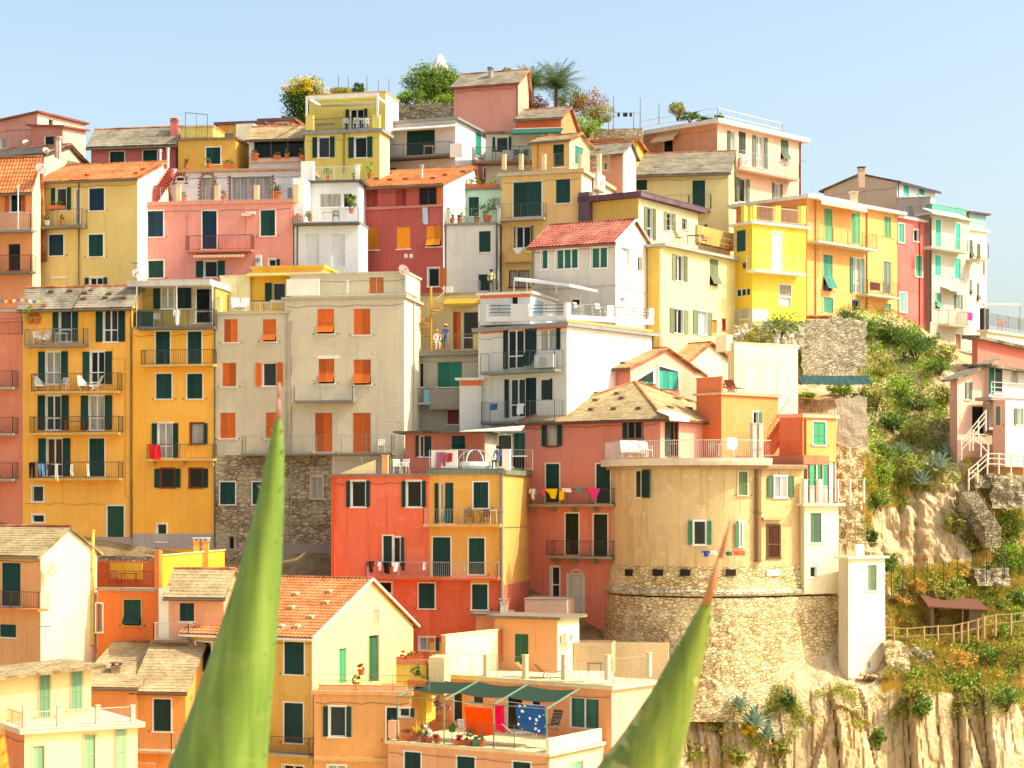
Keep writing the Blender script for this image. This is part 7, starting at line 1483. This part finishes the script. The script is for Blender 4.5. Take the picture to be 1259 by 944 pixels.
fch(yt_.L,425,158,-.7,10,'white chair left on the yellow upper terrace'); fch(yt_.L,438,158,-.7,0,'white chair in the middle of the yellow upper terrace'); fch(yt_.L,449,158,-.7,-20,'white chair right on the yellow upper terrace'); table(yt_.L.world(444,158,-.8),'white table on the yellow upper terrace'); lounger(yt_.L.world(395,158,-1.2),80,'grey sun lounger on the yellow upper terrace',col='9c9c98')
fch(wn_.L,378,273,.2,0,'dark chair left on the white railed balcony',col='3a3a3c'); table(wn_.L.world(403,273,.2),'white table on the white railed balcony'); fch(wn_.L,413,273,.2,0,'dark chair right on the white railed balcony',col='4a4a4c')
table(gw.L.world(527,191,.5),'pale table on the balcony of the grey white house',col='d8c8b0'); table(ga.L.world(611,197,.6),'green table on the green railed balcony',col='2c5048'); fch(ga.L,636,197,.6,20,'green chair on the green railed balcony',col='2c5048'); fch(ga.L,645,197,.6,-20,'second green chair on the green railed balcony',col='2c5048')
fch(yp.R,835,300,-.4,50,'wooden chair left on the long balcony',col='8a5a3c'); fch(yp.R,868,303,-.4,50,'wooden chair in the middle of the long balcony',col='7a5038'); table(yp.R.world(852,302,-.5),'wooden table on the long balcony',col='8c6a48',w=.9)
fch(og.R,893,482,-.6,60,'brown deck chair on the terracotta roof terrace',col='9c5a48',kind='deck'); lounger(og.R.world(903,483,-.9),150,'brown lounger lying on the terracotta roof terrace',col='8c5a40',cloth_='a8664c')
fch(oh2.R,990,508,-.5,50,'dark chair left on the small orange terrace',col='5a3c2c'); fch(oh2.R,1004,508,-.5,50,'dark chair right on the small orange terrace',col='5a3c2c')
fch(og2.L,140,720,-.6,20,'dark metal chair on the orange terrace',col='5c3024'); table(og2.L.world(158,720,-.8),'dark metal table on the orange terrace',col='5c3024',w=1.0)
fch(lt.L,571,905,-1.4,40,'white folding chair behind the orange towel'); lounger(lt.L.world(640,908,-1.6),100,'white sun lounger under the pergola'); fch(lt.L,681,898,-1.8,-30,'dark lounge chair right under the pergola',col='4a4a40',kind='deck')
lounger(ut.L.world(655,832,-1.3),70,'brown cushioned lounger left on the upper peach terrace',col='a87848',cloth_='b87a48'); lounger(ut.L.world(678,833,-1.4),110,'brown cushioned lounger right on the upper peach terrace',col='a87848',cloth_='c08450'); table(ut.L.world(731,832,-1.0),'dark woven table on the peach terrace right',col='6a5440')
table(wb.L.world(615,394,-1.2),'dark table behind the slotted parapet',col='3a3a3a'); fch(wb.L,640,394,-1.2,0,'dark chair behind the slotted parapet',col='2c2c2e'); table(wb.R.world(722,388,-1.4),'white table on the bright side of the slotted terrace'); fch(wb.R,738,389,-1.4,40,'white chair on the bright side of the slotted terrace'); fch(wb.R,712,388,-1.4,60,'second white chair on the bright side of the slotted terrace')
chair(TF_(1232,406,149), 20, 'red brown chair on the unfinished grey terrace', col='b86a4c')
cr = MB(); f = ro.L
# covered whirlpool tub / pool toy on the sun terrace
tubf = rb.L; c = tubf.world(584, 577, -1.3); tb_ = empty('paddling_pool', c, 'round padded white tub with a clear hood on the sun terrace', 'tub'); Z0 = Vector((0,0,0))
m = MB(); m.lathe((0,0,0), [(.95,0),(1.05,.2),(1.0,.42),(.8,.45),(.75,.3)], 24); m.build('tub', paint('e6e8ea', .4), tb_, off=Z0); m = MB(); m.lathe((0,0,.3), [(.76,0),(.4,.12),(.05,.14)], 20); m.build('cover', cloth('3c78a8'), tb_, off=Z0, smooth=True)
m = MB()
for k in range(3):
    t0 = R(60*k); m.path([Vector((math.cos(t0)*math.cos(t)*1.0, math.sin(t0)*math.cos(t)*1.0, .42+math.sin(t)*.75)) for t in [math.pi*i/12 for i in range(13)]], .03, 6)
m.build('hood_frame', paint('dfe4e6', .3), tb_, off=Z0)
# washing
Lw = laundry
q = [(('C4',(245,488,285,552)),'f0ece4','white shirt hung leftmost on the pink balcony','shirt'), (('C4',(285,486,310,522)),'8a6c9c','small purple cloth on the pink balcony','towel'), (('C4',(312,488,342,524)),'e0503c','red garment on the pink balcony','shirt'), (('C4',(342,488,418,545)),'f0c818','big yellow cloth on the pink balcony','triangle'), (('C4',(425,500,455,552)),'f0c818','small yellow cloth left of the white pegs','towel'), (('C4',(440,484,495,508)),'f4ece0','white towel bundled on the pink balcony rail','towel'), (('C4',(520,482,560,508)),'2c9cb0','turquoise cloth on the pink balcony','triangle'), (('C4',(595,486,668,550)),'e83c8c','hot pink cloth on the pink balcony','triangle')]
for (cr_n, r4), col, lb, kd in q:
    x0, y0 = k2(cr_n, r4[0], r4[1]); x1, y1_ = k2(cr_n, r4[2], r4[3]); Lw(pn.L, x0, y0, x1, y1_, col, lb, kd, o=1.0)
for cx0, cy0, cx1, cy1, col, lb, kd in ((172,430,208,520,'26242a','black trousers at the left end of the lowest yellow balcony','trousers'), (228,436,268,508,'6c9cc0','light blue jeans on the lowest yellow balcony','trousers'), (278,438,312,512,'3a3a40','dark shirt on the lowest yellow balcony','shirt'), (330,436,346,535,'ece8e0','long white cloth on the lowest yellow balcony','towel'), (420,440,436,505,'ece8e0','thin white strip on the lowest yellow balcony','towel'), (515,435,532,508,'ece8e0','white strip by the closed shutter of the lowest yellow balcony','towel')):
    Lw(y1.L, 0+cx0/S, 480+cy0/S, cx1/S, 480+cy1/S, col, lb, kd, o=.83)
Lw(y2.L, 183, 547, 197.5, 564.5, 'e02c30', 'bright red towel on the balcony of the second yellow house', 'towel', o=.8)
Lw(y2.L, 213, 381, 222, 398, 'e8e4e0', 'white and dark garment on the veranda rail of the second yellow house', 'shirt', o=.74)
Lw(lt.L, 572, 870, 606, 903, 'ff5210', 'big orange towel hung under the pergola', 'towel', o=-.7, name='towel'); Lw(lt.L, 609, 866, 620, 899, 'ee1458', 'crimson towel right of the orange one', 'towel', o=-1.0); Lw(lt.L, 635, 867, 671, 900, '285a9c', 'blue towel with white moons and dots', 'towel', o=-.5, col2='f0f4f8', scale=3.2)
ln = MB(); ln.bar(lt.L.world(546,858,-.3), lt.L.world(600,871,-.9), .012); ln.bar(lt.L.world(600,860,-.5), lt.L.world(672,868,-.6), .012); ln.thing('clothes_line', paint('d8d4cc'), lt.L.world(546,858,-.3), 'clothes line under the pergola carrying three towels', 'clothes line')
for cx0, cy0, cx1, cy1, col, lb, kd in ((250,822,292,890,'3c2c2c','dark jumper leftmost on the red house balcony','shirt'), (312,828,340,880,'ece8e4','white shirt on the red house balcony','shirt'), (336,828,392,895,'1c1c20','black garment on the red house balcony','shirt'), (395,830,440,882,'f0ece8','white vest on the red house balcony','shirt'), (445,832,478,878,'2c2c34','black top right on the red house balcony','shirt'), (582,828,598,875,'e8e4dc','small white cloth alone on the red house balcony','towel')):
    Lw(ro.L, 400+cx0/S, 520+cy0/S, 400+cx1/S, 520+cy1/S, col, lb, kd, o=.97)
Lw(cylface(868), 863, 677, 873, 684, '2c4c9c', 'blue shirt under the tower window', 'shirt', o=.5); Lw(cylface(876), 874, 677, 882, 682, 'ece8e0', 'white cloth beside the blue shirt', 'towel', o=.5); Lw(cylface(898), 892, 678, 900, 683, '3c6a5c', 'green cloth under the right tower window', 'towel', o=.5); Lw(cylface(908), 901, 677, 916, 683, 'e0604c', 'red cloth under the right tower window', 'towel', o=.5)
Lw(rd.L, 519.5, 255, 526, 275, 'b8c8dc', 'pale blue towel hanging from the red house window', 'towel', o=.12); Lw(oh_.L, 630, 305, 643, 312, 'f0ece4', 'white cloth below the ochre window', 'triangle', o=.55); Lw(oh_.L, 644, 306, 653, 311, 'd8d048', 'yellow green cloth below the ochre window', 'towel', o=.55)
Lw(wb.L, 603, 496, 612, 504, '44648c', 'blue cloth on the lower rail of the white banded house', 'towel', o=.92); Lw(wb.L, 636, 496, 644, 509, 'e4e0dc', 'white cloth on the lower rail of the white banded house', 'towel', o=.92)
Lw(rc.L, 521, 479, 528, 496, '7cb4c8', 'light blue towel on the recessed grey balcony', 'towel', o=.92); Lw(rb.L, 536, 556, 548, 574, '9c5c74', 'patterned mauve cloth on the white screen', 'towel', o=-.06); Lw(rb.L, 549, 557, 556, 568, 'a8344c', 'red patterned cloth on the white screen', 'towel', o=-.06)
Lw(wg.R, 1190, 384, 1196, 394, 'e83c8c', 'pink cloth on the balcony of the tall grey white house', 'towel', o=.95); Lw(wg.R, 1196, 381, 1203, 400, 'f4f0ec', 'white sheet on the balcony of the tall grey white house', 'towel', o=.95); Lw(oj.R, 1069, 347, 1082, 357, '5c3c34', 'dark patterned mat on the small orange balcony', 'towel', o=1.02)
Lw(ct.R, 0+886+8, 538, 906, 552, 'f2ece2', 'white sheet hung on the tower terrace', 'towel', o=1.2)
for i, x in enumerate(range(0, 46, 5)):
    mb = MB(); a = sal.L.world(x, 368+1.2*math.sin(x*.2), .5); mb.poly([a, a+Vector((.24,0,0)), a+Vector((.12,0,-.26))]); mb.poly([a+Vector((.12,.01,-.26)), a+Vector((.24,.01,0)), a+Vector((0,.01,0))])
    mb.thing('pennant', cloth(('3c6cc0','e8c81c','d83c34','e8e4dc')[i % 4]), a, '%s pennant of the bunting on the veranda, %s from the left' % (('blue','yellow','red','white')[i % 4], ('first','second','third','fourth','fifth','sixth','seventh','eighth','ninth','tenth')[i]), 'pennant', 'bunting at the veranda')
# people
person(rb.L.world(612, 577, -1.0), -30, 'person in a blue top sitting under the canopy of the sun terrace', '3c5c9c', '3a3a44', seated=True)
person(rc.L.world(537.5, 431, .15), 10, 'person in white sitting beside the spiral staircase', 'e8e4e0', 'd8d0c4', seated=True, hair='c89858')
person(rc.L.world(548, 431, .1), -15, 'person in blue with a straw hat beside the spiral staircase', '5068a8', '44588c', seated=False, hat='e8c468')
person(nw.L.world(604, 361, .5), 0, 'person with dark hair and a cream shirt leaning out below the narrow grey house', 'ded6a0', '6a6250', hair='1c1814')
# ------------------------------------------------------------------ the two agave leaves close to the eye
def lfm(a, b, c, name, sc_):
    m, nt, bs = newmat(name, a, .5, spec=.3); n = tex(nt, 'TexNoise', coords(nt, (70,70,3.5)), Scale=1.0, Detail=5); n2 = tex(nt, 'TexNoise', coords(nt, (9,9,14)), Scale=2.2, Detail=2)
    x = ramp(nt, n.outputs[0], [(.3, b), (.5, a), (.7, c)]); x = mixc(nt, ramp(nt, n2.outputs[0], [(.60, 0.), (.63, sc_)]), x, lin('c4b47c')); nt.links.new(x, bs.inputs['Base Color']); bs.inputs['Subsurface Weight'].default_value = 0; return m
def bigleaf(rows, dist, label, mats, lean=0, spine=None, thick=.3, n=10, fold=.55):
    """rows: (y, xl, xr); a thick, channelled leaf tapering to a horny point"""
    P = lambda x, y, d: ray(x, y, d)
    base = P((rows[-1][1]+rows[-1][2])/2, rows[-1][0], dist); root = empty('agave_leaf', base, label, 'agave leaf', 'agave leaves in the foreground'); ring = []; mb = MB(); sub = []
    for (r0, r1) in zip(rows, rows[1:]):
        for j in range(6): t = j/6; sub.append(tuple(r0[k]+(r1[k]-r0[k])*t for k in range(3)))
    sub.append(rows[-1]); m = 16
    for (y, xl, xr) in sub:
        c = (xl+xr)/2; w_ = (xr-xl)/2; wm = w_/F*dist; pts = []
        for k in range(m):
            t = 2*math.pi*k/m; u = math.cos(t); v = math.sin(t); th = wm*(thick+.04); yy = v*th if v > 0 else v*th*.9; yy += -wm*fold*(1-abs(u-.12)**1.3)+wm*fold
            p = P(c+u*w_, y, dist+lean*(y-rows[0][0])/900); pts.append(p+Vector((0, yy, 0)))
        ring.append(pts)
    mb.v = [p for r in ring for p in r]
    for i in range(len(ring)-1):
        for k in range(m): k2_ = (k+1) % m; mb.f.append((i*m+k, i*m+k2_, (i+1)*m+k2_, (i+1)*m+k)); mb.uv.append([(0,0)]*4)
    mb.f.append(tuple(range(m))); mb.uv.append([(0,0)]*m); mb.f.append(tuple((len(ring)-1)*m+k for k in reversed(range(m)))); mb.uv.append([(0,0)]*m)
    mb.build('blade', mats[0], root, smooth=True)
    s_ = MB(); (x0, y0), (x1, y1_) = spine; a = P(x0, y0, dist); b = P(x1, y1_, dist); r1 = (rows[0][2]-rows[0][1])/2/F*dist*.98; mid = a.lerp(b, .45); s_.bar(b, mid, r1, 12, r1*.55); s_.bar(mid, a, r1*.55, 12, .0016); s_.build('spine', mats[1], root, smooth=True)
    for (y, xl, xr) in sub[6::5]:
        for x, sgn in ((xl, -1), (xr, 1)): a = P(x-sgn*1.5, y, dist+.0); b = P(x+sgn*1.6, y-4, dist); th = MB(); th.bar(a, b, .0014, 6, .0003); th.build('tooth', paint('7a7440', .6), root)
    return root
bigleaf([(513,338.5,345.5),(530,334,347.5),(560,327,349),(620,314,348.5),(700,291,345),(780,264,339),(860,235,332),(944,201,325),(1040,165,318),(1200,110,305),(1400,60,290)], 1.9, 'tall green agave leaf with a brown spine rising in front of the beige house', (lfm('6a8434', '587430', '7f9644', 'agave_green', .06), paint('a8746c', .5)), spine=((343,470),(342,514)))
bigleaf([(742,862,874),(760,853,875),(800,830,868),(850,803,858),(900,770,848),(944,738,838),(1040,672,812),(1200,570,780),(1400,450,740)], 1.9, 'scarred green agave leaf slanting in front of the tower cliff', (lfm('6f8030', '5a6c28', '8c9040', 'agave_scarred', .5), paint('b8784c', .5)), spine=((899,640),(868,743)))
bigleaf([(905,-14,4),(925,-16,7),(944,-18,9),(1000,-24,11),(1200,-60,14)], 1.7, 'orange edge of an agave leaf in the bottom left corner', (lfm('c8942c', 'a87a2c', 'd8ac48', 'agave_dry', .1), paint('a8683c', .5)), spine=((-6,880),(-5,906)))
# aerials and cables
for i, (x, y0, y1_, Y, lb) in enumerate(((50.5,205,216,136.5,'aerial above the orange tiled roof at the left edge'), (166,322,345,127,'aerial beside the dish on the second yellow house'), (56,768,792,97,'aerial on the slate roof at the bottom left'), (965,112+90,222,148,'aerial on the peach house front'), (861,203,214,150,'aerial on the slate roof under the peach house'), (806,204,213,150,'aerial at the left of the slate roof under the peach house'))): antenna(x, y0, y1_, Y, lb)
y2.L.dish(167, 337, .32, '5a5a60', .2); bt.L.dish(495.5, 333, .4, '7c2c34', .3)
